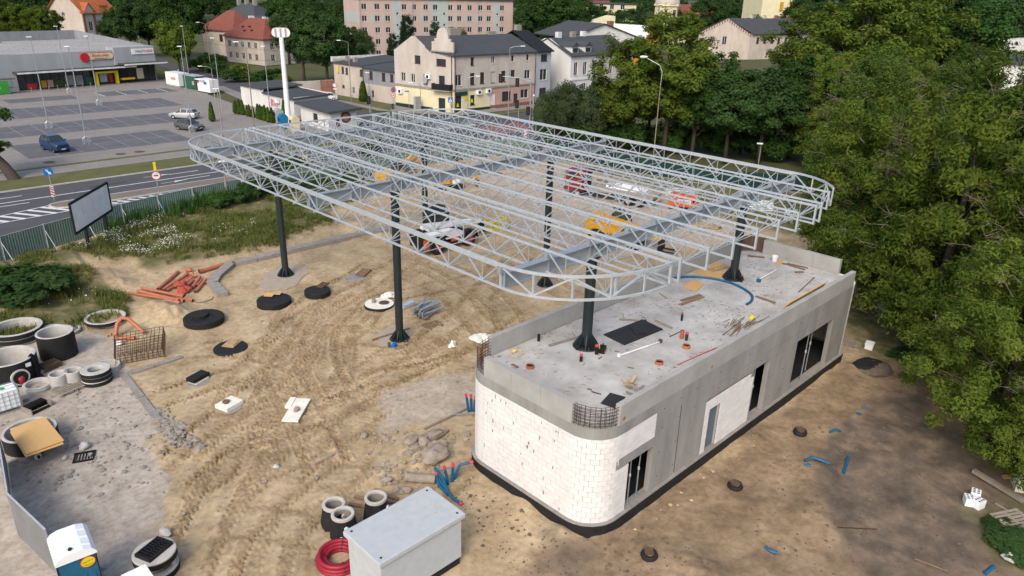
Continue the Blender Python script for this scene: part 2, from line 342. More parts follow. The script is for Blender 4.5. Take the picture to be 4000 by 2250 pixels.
# tyre tracks: lugged wheel prints pressed into the sand
def catmull(P, step=.05):
    P = [Vector(p) for p in P]; P = [2*P[0]-P[1]]+P+[2*P[-1]-P[-2]]; out = []
    for i in range(1, len(P)-2):
        a, b, c, d = P[i-1:i+3]; n = max(2, int((c-b).length/step))
        for k in range(n):
            t = k/n; out.append(.5*((2*b)+(c-a)*t+(2*a-5*b+4*c-d)*t*t+(3*b-a-3*c+d)*t**3))
    return np.array([(p.x, p.y) for p in out])
z_track = np.zeros_like(HH)
def stamp(P, half=.27, pitch=.30, depth=.06, seed=0):
    global HH
    d = np.gradient(P, axis=0); l = np.hypot(d[:,0], d[:,1]); l[l == 0] = 1; n = np.stack([-d[:,1]/l, d[:,0]/l], 1); s = np.cumsum(l)
    us = np.arange(-half*1.5, half*1.5, .035)
    S_, U_ = np.meshgrid(s, us, indexing='ij'); PX = P[:,0][:,None]+n[:,0][:,None]*U_; PY = P[:,1][:,None]+n[:,1][:,None]*U_
    ix = np.clip(np.searchsorted(gx, PX), 0, len(gx)-1); iy = np.clip(np.searchsorted(gy, PY), 0, len(gy)-1)
    a = np.abs(U_)/half
    ph = (S_/pitch + np.abs(U_)*1.5/pitch + .5*(U_ > 0))
    lug = .5+.5*np.tanh(3.2*np.sin(2*PI*ph))
    fade = .35+1.3*np.clip(.5+vn(PX,PY,3.0,seed+3), 0, 1)*np.clip(.65+vn(PX,PY,.7,seed+5), .1, 1)
    h = np.where(a < 1, -depth*.55+lug*depth, np.clip(1.5-a, 0, 1)*depth*.9)*fade
    m = 1-hard[ix,iy]*.88; m *= 1-z_grass[ix,iy]*.9
    flat = ix*len(gy)+iy; H = HH.ravel().copy(); base = blur(HH, 3).ravel()
    H[flat.ravel()] = base[flat.ravel()]*m.ravel()+H[flat.ravel()]*(1-m.ravel())+(h*m).ravel(); HH = H.reshape(HH.shape); zt_ = z_track.ravel(); zt_[flat.ravel()] = np.maximum(zt_[flat.ravel()], (m*np.clip(1.25-a,0,1)*np.clip(fade,0,1)).ravel())
def tracks(pts, gauge=1.75, seed=0, **k):
    P = catmull([G(*p) for p in pts]); d = np.gradient(P, axis=0); l = np.hypot(d[:,0], d[:,1]); l[l == 0] = 1
    n = np.stack([-d[:,1]/l, d[:,0]/l], 1)
    for sgn in (-1, 1): stamp(P+n*sgn*gauge/2, seed=seed+sgn, **k)
TR = [[(700,2300),(800,2050),(950,1800),(1100,1640),(1230,1500),(1290,1390),(1330,1290),(1480,1180),(1680,1130),(1900,1080),(2060,1000)],
 [(880,2300),(960,2100),(1080,1900),(1250,1740),(1450,1600),(1640,1500),(1820,1410),(1960,1320),(2080,1240)],
 [(640,1950),(780,1800),(1000,1650),(1230,1560),(1480,1480),(1700,1390),(1830,1330)],
 [(1280,1820),(1200,1650),(1120,1500),(1090,1390),(1130,1290),(1240,1220),(1370,1150),(1500,1070),(1600,1020)],
 [(1380,1720),(1320,1560),(1260,1440),(1250,1330),(1300,1240),(1420,1160)],
 [(660,1880),(850,1740),(1060,1690),(1290,1600),(1500,1520)],
 [(1800,1200),(1880,1270),(1960,1350)],[(1560,1060),(1720,1130),(1850,1230),(1930,1330)],[(1660,1010),(1820,1090),(1950,1190),(2010,1290)],
 [(700,1790),(900,1600),(1000,1420),(1130,1330),(1160,1250),(1260,1150),(1400,1080),(1500,1010)],
 [(960,1560),(1060,1480),(1150,1370),(1220,1280)],[(620,1560),(800,1500),(960,1450),(1080,1330),(1170,1190)],
 [(1000,2300),(1060,2120),(1180,2000),(1300,1900),(1380,1830)],[(2000,1000),(2100,1080),(2230,1160)],
 [(1600,1380),(1720,1300),(1830,1210),(1920,1110),(1960,1040)],[(1430,1420),(1600,1400),(1760,1350)]]
rt_ = random.Random(21)
for i in range(22):
    x, y, a = rt_.uniform(750,1800), rt_.uniform(1150,2150), rt_.uniform(-.9,.2); b_ = rt_.uniform(-.25,.25); P_ = []
    for k in range(6): P_.append((x,y)); x += math.cos(a)*rt_.uniform(60,120); y += math.sin(a)*rt_.uniform(50,90); a += b_
    if all(q[0] < 1840 and q[1] > 1000 for q in P_): tracks(P_, seed=600+i*5, pitch=rt_.uniform(.26,.36), depth=rt_.uniform(.06,.11), half=.24)
for i, t in enumerate(TR): tracks(t, seed=200+i*7, pitch=(.30,.36,.28)[i%3], depth=(.165,.135,.185)[i%3], half=(.30,.26)[i%2])
tracks([(3500,1700),(3400,1800),(3450,1950),(3600,2100),(3700,2250)], seed=400, depth=.02); tracks([(3100,1500),(3000,1640),(2780,1800),(2700,1980),(2750,2150)], seed=410, depth=.025)
# keep level under the building and where the terrain ends
blev = ((XX > 18.7) & (XX < 42.3) & (YY > 14) & (YY < 21)); HH[blev] = -.1
edge = np.minimum.reduce([np.clip((XX+8)/2,0,1), np.clip((82-XX)/2,0,1), np.clip((YY+18)/2,0,1)]); HH = HH*edge+.02
def gz(x, y):
    i = min(max(np.searchsorted(gx, x), 0), len(gx)-1); j = min(max(np.searchsorted(gy, y), 0), len(gy)-1)
    return float(HH[i, j]) if -8 < x < 82 and -18 < y < 69.4 else 0.0
def GG(px, py, dz=0.0):
    p = G(px, py); z = gz(p.x, p.y); p = G(px, py, z); return V(p.x, p.y, gz(p.x, p.y)+dz)
nx, ny = len(gx), len(gy)
site = inpoly(XX, YY, [(-20,-30),(-20,49)]+FENCE+REAR+[(90,20),(90,-30)])
ii, jj = np.meshgrid(np.arange(nx-1), np.arange(ny-1), indexing='ij')
ok = site[:-1,:-1] | site[1:,1:] | site[1:,:-1] | site[:-1,1:]
ii, jj = ii[ok], jj[ok]; Q = np.stack([ii*ny+jj, (ii+1)*ny+jj, (ii+1)*ny+jj+1, ii*ny+jj+1], 1).astype(np.int32)
me = bpy.data.meshes.new('site_ground'); me.vertices.add(nx*ny); me.vertices.foreach_set('co', np.stack([XX,YY,HH], -1).astype(np.float32).ravel())
me.loops.add(Q.size); me.polygons.add(len(Q)); me.loops.foreach_set('vertex_index', Q.ravel()); me.polygons.foreach_set('loop_start', np.arange(0, Q.size, 4, dtype=np.int32))
me.update(calc_edges=True)
ca = me.color_attributes.new('zone', 'FLOAT_COLOR', 'POINT')
ca.data.foreach_set('color', np.stack([z_gravel, z_dark, z_grass, z_brown], -1).astype(np.float32).ravel())
ca = me.color_attributes.new('track', 'FLOAT_COLOR', 'POINT'); zt_ = blur(z_track,1); ca.data.foreach_set('color', np.stack([zt_]*4, -1).astype(np.float32).ravel())
m = mat('site_sand', (.40,.275,.165), 1, bump=.5, bscale=14); t = m.node_tree; N = t.nodes; L = t.links; b = N['Principled BSDF']
at = N.new('ShaderNodeAttribute'); at.attribute_name = 'zone'; sp = N.new('ShaderNodeSeparateColor'); L.new(at.outputs['Color'], sp.inputs[0])
geo = N.new('ShaderNodeNewGeometry')
def noise(sc_, det=6, src=None):
    n = N.new('ShaderNodeTexNoise'); n.inputs['Scale'].default_value = sc_; n.inputs['Detail'].default_value = det; n.inputs['Roughness'].default_value = .65; L.new(src or geo.outputs['Position'], n.inputs[0]); return n.outputs[0]
def ramp(f, *st):
    r = N.new('ShaderNodeValToRGB'); e = r.color_ramp.elements
    while len(e) < len(st): e.new(.5)
    for k, (p, c) in enumerate(st): e[k].position = p; e[k].color = (*c, 1)
    L.new(f, r.inputs[0]); return r.outputs[0]
def mix(f, a, c, mode='MIX', fac=None):
    x = N.new('ShaderNodeMix'); x.data_type = 'RGBA'; x.blend_type = mode
    if f is None: x.inputs[0].default_value = fac
    else: L.new(f, x.inputs[0])
    L.new(a, x.inputs[6]); L.new(c, x.inputs[7]); return x.outputs[2]
sand = ramp(noise(.42, 9), (.28,(.215,.157,.094)), (.42,(.35,.266,.16)), (.56,(.43,.335,.21)), (.72,(.49,.395,.262)))
fine = ramp(noise(3.5, 10), (.3,(.62,.6,.57)), (.55,(1,1,1)), (.75,(1.12,1.1,1.08)))
sand = mix(None, sand, fine, 'MULTIPLY', .9)
at2 = N.new('ShaderNodeAttribute'); at2.attribute_name = 'track'; damp = ramp(noise(1.6, 6), (.35,(.62,.58,.53)), (.65,(.86,.83,.79)))
damp = mix(None, sand, damp, 'MULTIPLY', 1.0); sand = mix(at2.outputs['Fac'], sand, damp)
grav = ramp(noise(.9, 10), (.26,(.23,.198,.162)), (.41,(.36,.315,.262)), (.56,(.425,.375,.315)), (.72,(.50,.465,.41)))
grav = mix(None, grav, fine, 'MULTIPLY', .8)
dark = ramp(noise(.7, 10), (.32,(.066,.053,.041)), (.5,(.125,.098,.073)), (.7,(.24,.18,.124)))
brown = ramp(noise(.6, 10), (.3,(.15,.107,.066)), (.5,(.25,.18,.112)), (.72,(.35,.258,.168)))
brown = mix(None, brown, fine, 'MULTIPLY', .8)
gr = ramp(noise(1.1, 9), (.3,(.06,.068,.022)), (.5,(.11,.105,.04)), (.62,(.20,.16,.085)), (.75,(.27,.21,.12)))
al = N.new('ShaderNodeMath'); al.operation = 'MULTIPLY'; al.inputs[1].default_value = 1; L.new(at.outputs['Alpha'], al.inputs[0])
c = mix(al.outputs[0], sand, brown); c = mix(sp.outputs[0], c, grav); c = mix(sp.outputs[1], c, dark); c = mix(sp.outputs[2], c, gr)
L.new(c, b.inputs['Base Color'])
me.materials.append(m); me.polygons.foreach_set('use_smooth', [True]*len(me.polygons))
o = bpy.data.objects.new('site_ground', me); C.objects.link(o); o['kind'] = 'structure'
# ================================================================ ground, roads, pavements
def sheet(name, pts, z, m): return S(name, MB().poly([(p[0], p[1], z) for p in pts]), m)
def rect(x0, y0, x1, y1): return [(x0,y0),(x1,y0),(x1,y1),(x0,y1)]
mg = mat('meadow', (.10,.105,.04), 1, col2=(.045,.055,.018), scale=.12, amt=.5, bump=.5, bscale=3)
mv = mat('verge_grass', (.135,.125,.05), 1, col2=(.065,.08,.025), scale=.55, amt=.45, bump=.6, bscale=8, detail=9)
def pavermat(name, col, col2, sx, sy):
    m = mat(name, col, .9, col2=col2, scale=.35, amt=.5); t = m.node_tree; N = t.nodes; L = t.links
    b = N['Principled BSDF']; old = b.inputs['Base Color'].links[0].from_socket
    br = N.new('ShaderNodeTexBrick'); br.inputs['Scale'].default_value = 1; br.inputs['Brick Width'].default_value = sx; br.inputs['Row Height'].default_value = sy; br.inputs['Mortar Size'].default_value = .012
    br.inputs['Color1'].default_value = (1,1,1,1); br.inputs['Color2'].default_value = (.82,.82,.82,1); br.inputs['Mortar'].default_value = (.55,.55,.55,1)
    g = N.new('ShaderNodeNewGeometry'); L.new(g.outputs['Position'], br.inputs['Vector'])
    x = N.new('ShaderNodeMix'); x.data_type = 'RGBA'; x.blend_type = 'MULTIPLY'; x.inputs[0].default_value = 1; L.new(old, x.inputs[6]); L.new(br.outputs[0], x.inputs[7]); L.new(x.outputs[2], b.inputs['Base Color'])
pavermat('paver_light', (.32,.298,.275), (.225,.21,.195), .22, .11); pavermat('paver_dark', (.165,.168,.18), (.105,.108,.118), .22, .11); pavermat('paver_brown', (.24,.205,.175), (.18,.155,.13), .22, .11)
sheet('ground', rect(-3000,-3000,5000,5000), -.14, 'meadow')
sheet('lawn', [(9,86),(60,86),(60,100),(9,100)], -.02, 'verge_grass')
sheet('road', rect(-80,60,170,85.3), -.035, 'asphalt')
sheet('park_lawn', [(86,20),(170,20),(170,84.5),(92,84.5),(84,72),(76,66)], -.02, 'meadow')
sheet('side_street', [(60,84.9),(59.5,98),(60.5,110),(62.5,126),(66,150),(68.2,178),(70,200),(90,300),(95,300),(75,200),(72.4,160),(72,126),(70.8,107),(76,98.5),(80,94.5),(92,92.5),(170,88),(170,84.9)], -.030, 'asphalt')
def kerb(name, pts, h=.12, w=.15, m='pale_concrete', z=-.03):
    mb = MB()
    for a, c in zip(pts, pts[1:]): mb.bar((a[0],a[1],z+h/2), (c[0],c[1],z+h/2), w, h)
    return S(name, mb, m)
S('pavement', MB().box(-40,90.5,-.03,60,94,.02), 'paver_light'); S('verge', MB().box(-40,85.45,-.03,60,90.5,.03), 'verge_grass'); S('grass_strip', MB().box(-40,94,-.03,58,94.75,.04), 'verge_grass')
kerb('kerb', [(-80,85.37),(60,85.37)])
sheet('car_park', [(14,94.75),(60,94.75),(60,104),(54,104.5),(52.4,117),(57.5,128),(58.5,140),(62.5,150),(64,158),(63,168),(-10,158),(-10,94.75)], -.01, 'paver_light')
for y0, y1, x0, x1 in ((147.4,152.4,28,38.6),(130.5,140.8,-5,50),(115,124,-5,45),(100.2,109.6,19.8,39)): sheet('parking_bays', rect(x0,y0,x1,y1), -.004, 'paver_dark')
sheet('parking_bays', rect(43,147.8,56,153.6), -.004, 'paver_dark')
mb = MB()
for y0, y1, x0, x1 in ((130.5,140.8,-3,50),(115,124,-3,45),(100.2,109.6,21.6,39)):
    x = x0+1.3
    while x < x1: mb.box(x-.05,y0+.1,-.004,x+.05,y1-.1,0.001); x += 2.72
    mb.box(x0,(y0+y1)/2-.05,-.004,x1,(y0+y1)/2+.05,.0015)
S('bay_markings', mb, mat('paint_worn', (.30,.30,.30), .9, col2=(.18,.185,.19), scale=1.5, amt=.5))
mb = MB()
for x in (43,46.7,50.5,54.1): mb.box(x-.07,147.9,-.003,x+.07,153.5,.002)
for y in (83.0,):
    for x0, x1 in ((9,15.1),(29.2,32.4),(42,48)): mb.box(x0,y-.07,-.034,x1,y+.07,-.029)
for x0, x1 in ((9,15.),(29.6,32.4),(42,48)): mb.box(x0,79.85,-.034,x1,79.99,-.029)
mb.box(-60,81.03,-.034,58,81.2,-.029)
def arrow(x, y, turn):
    z = -.028
    mb.poly([(x,y-.05,z),(x+1.5,y-.05,z),(x+1.5,y+.05,z),(x,y+.05,z)]); mb.poly([(x+1.3,y-.3,z),(x+2.9,y+turn*.25,z),(x+1.6,y+.32,z)])
arrow(26.6,83.3,-.3); arrow(27,79.6,.6)
# hatched areas
hl = [(11.5,74.6),(17,74.9),(16,77.8),(12,76.8)]
mb.bar((-8,72.7,-.03),(17,74.75,-.03),.14,.006); mb.bar((8,75.6,-.03),(16,77.7,-.03),.14,.006)
for k in range(9):
    x = 6.2+k*1.15; yb = 74.75-(17-x)*.082; yt = min(77.7-(16-x)*.262, 77.7)
    if yt-yb > .3: mb.bar((x,yt-.05,-.031),(x+(yt-yb)*.62,yb+.05,-.031),.38,.006)
for k in range(40):
    x = 20.4+k*.98; mb.bar((x,75.5,-.031),(x+.75,74.6,-.031),.34,.006)
mb.box(19.8,74.42,-.034,62,74.54,-.028)
for k in range(8): mb.box(70+k*1.05,86.2,-.029,70.5+k*1.05,89.6,-.024)      # crossing in front of the tenement
for k in range(5): mb.box(60.5+k*1.1,99.2,-.029,61.1+k*1.1,101.6,-.024)
for k in range(9): mb.bar((62+k*1.3,71.5,-.03),(66+k*1.3,76.5,-.03),.3,.006)
S('road_markings', mb, 'road_white')
mat('asphalt_patch', (.058,.059,.062), .9, col2=(.045,.046,.048), scale=2)
for x0, y0, x1, y1 in ((8.5,84.2,14,85.2),(21,82.1,24.5,82.8),(37,79,46,80.9),(2,78.2,7,79.6),(60.6,112,63,119)): sheet('road_patch', rect(x0,y0,x1,y1), -.0265 if x0 > 60 else -.0315, 'asphalt_patch')
isl = [(16,77.3),(16.3,77.8),(17.2,78.05),(40,77.75),(58,77.5),(58.6,76.7),(58,75.9),(17.4,75.65),(16.3,76.2)]
S('traffic_island', MB().prism(isl, -.03, .08), 'paver_brown')
mb = MB()
for a, c in zip(isl, isl[1:]+isl[:1]): mb.bar((a[0],a[1],.03),(c[0],c[1],.03),.14,.13)
S('kerb', mb, 'pale_concrete')
mb = MB()
for k in range(8): mb.box(76+k*.05,78.6+k*.75,-.029,84+k*.05,79.0+k*.75,-.023)
S('red_crossing', mb, 'road_red')
S('pavement', MB().prism([(73.4,107),(78.5,98.4),(81.6,94.9),(101,93.4),(140,92),(140,96),(101,96.6),(82.7,97.2),(79.4,101),(79.2,110),(76,129),(73,129)], -.03, .06), 'paver_light')
S('verge', MB().prism([(75,105.5),(79.5,110.4),(77.8,127.5),(74.6,127)], .05, .09), 'verge_grass'); S('verge', MB().prism([(86,91.3),(120,89.8),(120,92),(86,93.6)], -.03, .09), 'verge_grass')
S('pavement', MB().prism([(52.6,117.5),(53.2,105.2),(58.4,105.6),(60,100),(60.4,110),(62.4,126),(66,150),(64,152),(60,128),(58,126)], -.03, .035), 'paver_light')
S('yard', MB().poly([(70.5,128,-.015),(84,128,-.015),(84,150,-.015),(73,150,-.015)]), 'gravel_path')
# manhole covers in the car park
for q, (x, y) in enumerate(((21,96.9),(28.7,96.7),(30.9,96.7))):
    one('manhole_cover', ('round iron manhole cover left of the three at the car park edge','round iron manhole cover, middle of the three at the car park edge','round iron manhole cover right of the three at the car park edge')[q], 'manhole cover', MB().ring(.62,.5,-.02,.012).disc(.48,-.02,.008), 'brown_box', (x,y,0), group='manhole covers in the car park')
# ================================================================ station building under construction
BX0, BX1, BY0, BY1, RC = 18.48, 42.55, 13.73, 21.33, 1.38
bld = T('station_building', 'unfinished concrete and white block station building with flat roof and parapets', 'building', (30.5,17.5,0))
def outline(off, n=9):
    """rounded rectangle, counter-clockwise from the right wall"""
    x0, x1, y0, y1, r = BX0-off, BX1+off, BY0-off, BY1+off, RC+off; P = []
    for cx, cy, a in ((x0+r,y0+r,PI),(x1-r,y0+r,1.5*PI),(x1-r,y1-r,0),(x0+r,y1-r,.5*PI)):
        for k in range(n+1): t = a+k*.5*PI/n; P.append((cx+r*math.cos(t), cy+r*math.sin(t)))
    return P
def bp(name, mb, m, par=None, smooth=None, kind=None): return obj(name, mb, m, par or bld, world=True, smooth=smooth, kind=kind)
bp('foundation', MB().prism(outline(.15), -.35, .48), 'bitumen')
bp('plinth_ledge', MB().prism(outline(.145), .481, .53), 'old_concrete')
bp('floor', MB().prism(outline(-.3), .531, .56), 'old_concrete')
bp('roof_slab', MB().prism(outline(-.02), 4.40, 4.86), ['concrete'])
bp('roof_screed', MB().prism(outline(-.3), 4.861, 4.885), 'roof_concrete')
# ring beam, as curved strips
def strip(pts, t, z0, z1):
    mb = MB(); n = len(pts); I = []; O = []
    for i, p in enumerate(pts):
        a = Vector(pts[max(i-1,0)]); c = Vector(pts[min(i+1,n-1)]); d = (c-a).normalized(); nn = Vector((-d.y, d.x)); O.append(p); I.append((p[0]+nn.x*t, p[1]+nn.y*t))
    for i in range(n-1):
        q = [O[i], O[i+1], I[i+1], I[i]]
        mb.add([(x,y,z0) for x,y in q]+[(x,y,z1) for x,y in q], [(3,2,1,0),(4,5,6,7),(0,1,5,4),(2,3,7,6)]+([(3,0,4,7)] if i == 0 else [])+([(1,2,6,5)] if i == n-2 else []))
    return mb
def arc(cx, cy, r, a0, a1, n): return [(cx+r*math.cos(a0+(a1-a0)*k/n), cy+r*math.sin(a0+(a1-a0)*k/n)) for k in range(n+1)]
cFR = (BX0+RC, BY0+RC); cFL = (BX0+RC, BY1-RC); cBR = (BX1-RC, BY0+RC); cBL = (BX1-RC, BY1-RC)
front = arc(*cFL, RC, .5*PI, PI, 9)+arc(*cFR, RC, PI, 1.5*PI, 9)
bp('ring_beam', strip(front+[(22.2,BY0)], .25, 4.40, 4.87), 'wall_concrete', smooth=40)
# parapet panels, cast in lengths, with gaps at the round corners
def par_run(p0, p1, n, inward):
    p0, p1 = Vector(p0), Vector(p1); d = (p1-p0)/n; i = Vector(inward)*.25; g = d.normalized()*.006
    for k in range(n):
        a = p0+d*k+g; c = p0+d*(k+1)-g; z1 = 5.75+rnd.uniform(-.004,.004)
        bp('parapet_panel', MB().solid([(a.x,a.y,4.872),(c.x,c.y,4.872),(c.x,c.y,z1),(a.x,a.y,z1)], (i.x,i.y,0)), 'concrete')
par_run((18.47,19.97),(18.47,15.07), 3, (1,0)); par_run((19.66,13.72),(41.1,13.72), 11, (0,1)); par_run((19.95,21.34),(41.1,21.34), 12, (0,-1)); par_run((42.56,15.1),(42.56,19.95), 3, (-1,0))
# tie holes and cast patches in the long wall
mb = MB()
for x in [22.7+1.2*k for k in range(3)]+[32.5+1.1*k for k in range(2)]+[27+1.3*k for k in range(11)]:
    for z_ in ((1.1,2.3,3.5,4.4) if x < 26.2 else (3.7,4.5) if not 31.9 < x < 34.8 else (1.1,2.3)): mb.path([(x,13.727,z_),(x,13.74,z_)], .03, 8)
bp('tie_holes', mb, 'bitumen', kind='stuff')
# formwork boards left on the far corner
mb = MB()
for k in range(5):
    a = k*.5*PI/5; p = V(cBL[0]+1.36*math.cos(a+.15), cBL[1]+1.36*math.sin(a+.15), 0)
    mb.cb(p.x, p.y, 4.87, .05, .42, .95, a+.15)
bp('formwork', mb, 'brown_box')
# rebar grids in the two open front corners
def rebar_corner(c, a0, a1, name):
    mb = MB()
    for r in (RC-.05, RC-.2):
        for k in range(12):
            a = a0+(a1-a0)*k/11; p = (c[0]+r*math.cos(a), c[1]+r*math.sin(a)); h = 5.72+rnd.uniform(-.08,.06)
            mb.tube((p[0],p[1],4.7),(p[0]+rnd.uniform(-.02,.02),p[1]+rnd.uniform(-.02,.02),h), .011, n=5)
        for j in range(6):
            z = 4.95+j*.145; mb.path([(c[0]+r*math.cos(a0+(a1-a0)*k/9), c[1]+r*math.sin(a0+(a1-a0)*k/9), z+rnd.uniform(-.012,.012)) for k in range(10)], .010, 5)
    bp(name, mb, 'rust')
rebar_corner(cFR, PI-.08, 1.5*PI+.08, 'rebar_grid'); rebar_corner(cFL, .5*PI-.08, PI+.08, 'rebar_grid')
# right wall: concrete piers, beam, lintel
YF = BY0; TH = .25
bp('concrete_pier', MB().box(22.2,YF,.53,26.1,YF+TH,4.872), 'wall_concrete')
bp('concrete_pier', MB().box(31.9,YF,.53,34.83,YF+TH,3.40), 'wall_concrete')
bp('concrete_pier', MB().box(39.25,YF,.53,41.17,YF+TH,3.40), 'wall_concrete')
bp('concrete_beam', MB().box(26.1,YF,3.42,41.17,YF+TH,4.872), 'wall_concrete')
bp('lintel', MB().box(19.72,YF-.004,2.83,22.2,YF+TH,3.22), 'wall_concrete')
bp('crack', MB().bar((24.0,YF-.004,4.04),(24.06,YF-.004,.62),.035,.008,(0,1,0)), 'rust')
for x, w_ in ((24.9,.02),(23.1,.015),(33.1,.02),(40.1,.02)): bp('form_joint', MB().box(x,YF-.004,.55,x+w_,YF,4.0 if x < 30 else 3.38), 'mortar')
for z in (3.95,): bp('form_joint', MB().box(26.2,YF-.005,z,41,YF,z+.018), 'mortar')
bp('back_wall', MB().box(19.9,BY1-TH,.56,41.2,BY1,4.40), 'wall_concrete'); bp('end_wall', MB().box(BX1-TH,15.1,.56,BX1,19.95,4.872), 'wall_concrete')
bp('end_corner', strip(arc(*cBR, RC, 1.5*PI, 2*PI, 9), .25, .53, 4.872), 'white_block', smooth=40); bp('end_corner', strip(arc(*cBL, RC, 0, .5*PI, 9), .25, .53, 4.872), 'wall_concrete', smooth=40)
bp('inner_wall_or_blackout', MB().box(26.15,14.1,.56,26.35,21,4.4), 'wall_concrete'); bp('inner_wall_or_blackout', MB().box(30.5,16.4,.56,42,16.6,4.4), 'bitumen'); bp('inner_wall_or_blackout', MB().box(19.2,15.9,.56,26.1,16.1,4.4), 'bitumen'); bp('shade_floor', MB().box(19.4,14.05,.561,42,16.3,.575), 'bitumen')  # black walls and floor sheet added, interior shade put into their colour
# wall backing behind the blocks, then the blocks one by one
bp('block_backing', strip(front+[(20.45,BY0)], .0, .53, .531) if False else strip([(p[0],p[1]) for p in outline(-.03)[27+9:] ] if False else arc(cFL[0],cFL[1],RC-.03,.5*PI,PI,9)+arc(cFR[0],cFR[1],RC-.03,PI,1.5*PI,9)+[(20.5,BY0+.03)], .2, .53, 4.40), 'mortar', smooth=40)
bp('block_backing', MB().box(20.5,BY0+.03,3.22,22.2,BY0+.23,4.40), 'mortar'); bp('block_backing', MB().box(27.45,BY0+.03,.53,30.4,BY0+.23,3.42), 'mortar'); bp('block_backing', MB().box(26.1,BY0+.03,2.8,27.45,BY0+.23,3.42), 'mortar'); bp('block_backing', MB().box(26.1,BY0+.03,.53,26.5,BY0+.23,2.8), 'mortar')
BH, JT = .2485, .014
def block_mesh(L, H=BH): return MB().box(-L/2+JT/2,-.0,JT/2,L/2-JT/2,.1,H-JT/2)
_bm = {}
def bmesh_for(L, H):
    k = (round(L,3), round(H,3))
    if k not in _bm:
        me = block_mesh(*k).mesh('block'); me.materials.append(MT['white_block']); _bm[k] = me
    return _bm[k]
nb = 0; rest = MB()
def put_block(x, y, z, ang, L, H=BH, own=True):
    """ang: direction along the wall (left to right seen from outside); outer face faces -normal"""
    global nb
    d = rnd.uniform(-.0035,.0035)
    if own:
        o = obj('block', bmesh_for(L,H), None, bld); o.location = (x-bld.location.x+math.sin(ang)*d, y-bld.location.y-math.cos(ang)*d, z); o.rotation_euler = (0,0,ang); nb += 1
    else:
        c, s_ = math.cos(ang), math.sin(ang); b2 = block_mesh(L,H); rest.add([(x+c*p[0]-s_*p[1], y+s_*p[0]+c*p[1]+d, z+p[2]) for p in b2.v], b2.f)
zc = .53; row = 0
while zc < 4.39:
    h = min(BH, 4.395-zc)
    # left round corner (seen edge-on), joined
    for k in range(6):
        a = .5*PI+.5*PI*(k+.5)/6; put_block(cFL[0]+RC*math.cos(a), cFL[1]+RC*math.sin(a), zc, a+.5*PI, RC*.5*PI/6, h, own=False)
    # front: running from high Y to low Y
    y = cFL[1]; off = (0,.25)[row%2]; cuts = [y]; y -= (.25 if row%2 else .5)
    while y > cFR[1]+.12: cuts.append(y); y -= .5
    cuts.append(cFR[1])
    for a, c in zip(cuts, cuts[1:]): put_block(BX0, (a+c)/2, zc, -.5*PI, a-c, h)
    nseg = 6
    for k in range(nseg+(row%2)):
        s0 = max(0, k-.5*(row%2)); s1 = min(nseg, k+1-.5*(row%2)); a = PI+.5*PI*(s0+s1)/2/nseg
        put_block(cFR[0]+RC*math.cos(a), cFR[1]+RC*math.sin(a), zc, a+.5*PI, RC*.5*PI/nseg*(s1-s0), h)
    # right wall near the window
    x = cFR[0]; lim = 20.55 if zc < 2.8 else 22.2
    if not (2.7 < zc < 3.1):
        xs = [x]; x += (.25 if row%2 else .5)
        while x < lim-.1: xs.append(x); x += .5
        xs.append(lim)
        for a, c in zip(xs, xs[1:]):
            if c-a > .03: put_block((a+c)/2, BY0, zc, 0, c-a, h)
    # by the blue door
    if zc < 3.2:
        h2 = min(BH, 3.415-zc)
        for x0, x1 in (((26.1,26.5),(27.45,30.4)) if zc < 2.75 else ((26.1,30.4),)):
            xs = [x0]; x = x0+(.25 if row%2 else .5)
            while x < x1-.1: xs.append(x); x += .5
            xs.append(x1)
            for a, c in zip(xs, xs[1:]):
                if rnd.random() < .04 and a > 27.5: continue
                put_block((a+c)/2, BY0, zc, 0, c-a, h2, own=nb < 298)
    zc += BH; row += 1
bp('block_courses', rest, 'white_block', kind='stuff')
# mortar smears on the block wall
mb = MB()
for k in range(26):
    y = rnd.uniform(15.2,19.9); z = .6+rnd.randint(0,14)*BH+rnd.uniform(0,.05); mb.cb(BX0-.003, y, z, .008, rnd.uniform(.03,.07), rnd.uniform(.08,.2))
bp('mortar_patch', mb, 'mortar', kind='stuff')
dr = bp('door', MB().box(26.53,YF+.12,.58,27.38,YF+.17,2.72), mat('door_grey', (.12,.16,.20), .5, spec=.4))
bp('door_handle', MB().tube((26.66,YF+.09,1.6),(26.66,YF+.09,1.75),.015).tube((26.66,YF+.09,1.68),(26.66,YF+.13,1.68),.012), 'alu', dr)
bp('door_frame', MB().box(26.5,YF+.05,.56,26.56,YF+.2,2.8).box(27.36,YF+.05,.56,27.44,YF+.2,2.8).box(26.5,YF+.05,2.72,27.44,YF+.2,2.8), 'grey_panel')
for x, z in ((19.92,5.12),(26.1,5.1)):
    bp('overflow_pipe', MB().lathe([(.07,0),(.085,0),(.085,.08),(.07,.08)], 14, closed=True) and MB().path([(x,YF-.02,z),(x,YF+.04,z)], .085, 14), 'orange_pvc', smooth=40)
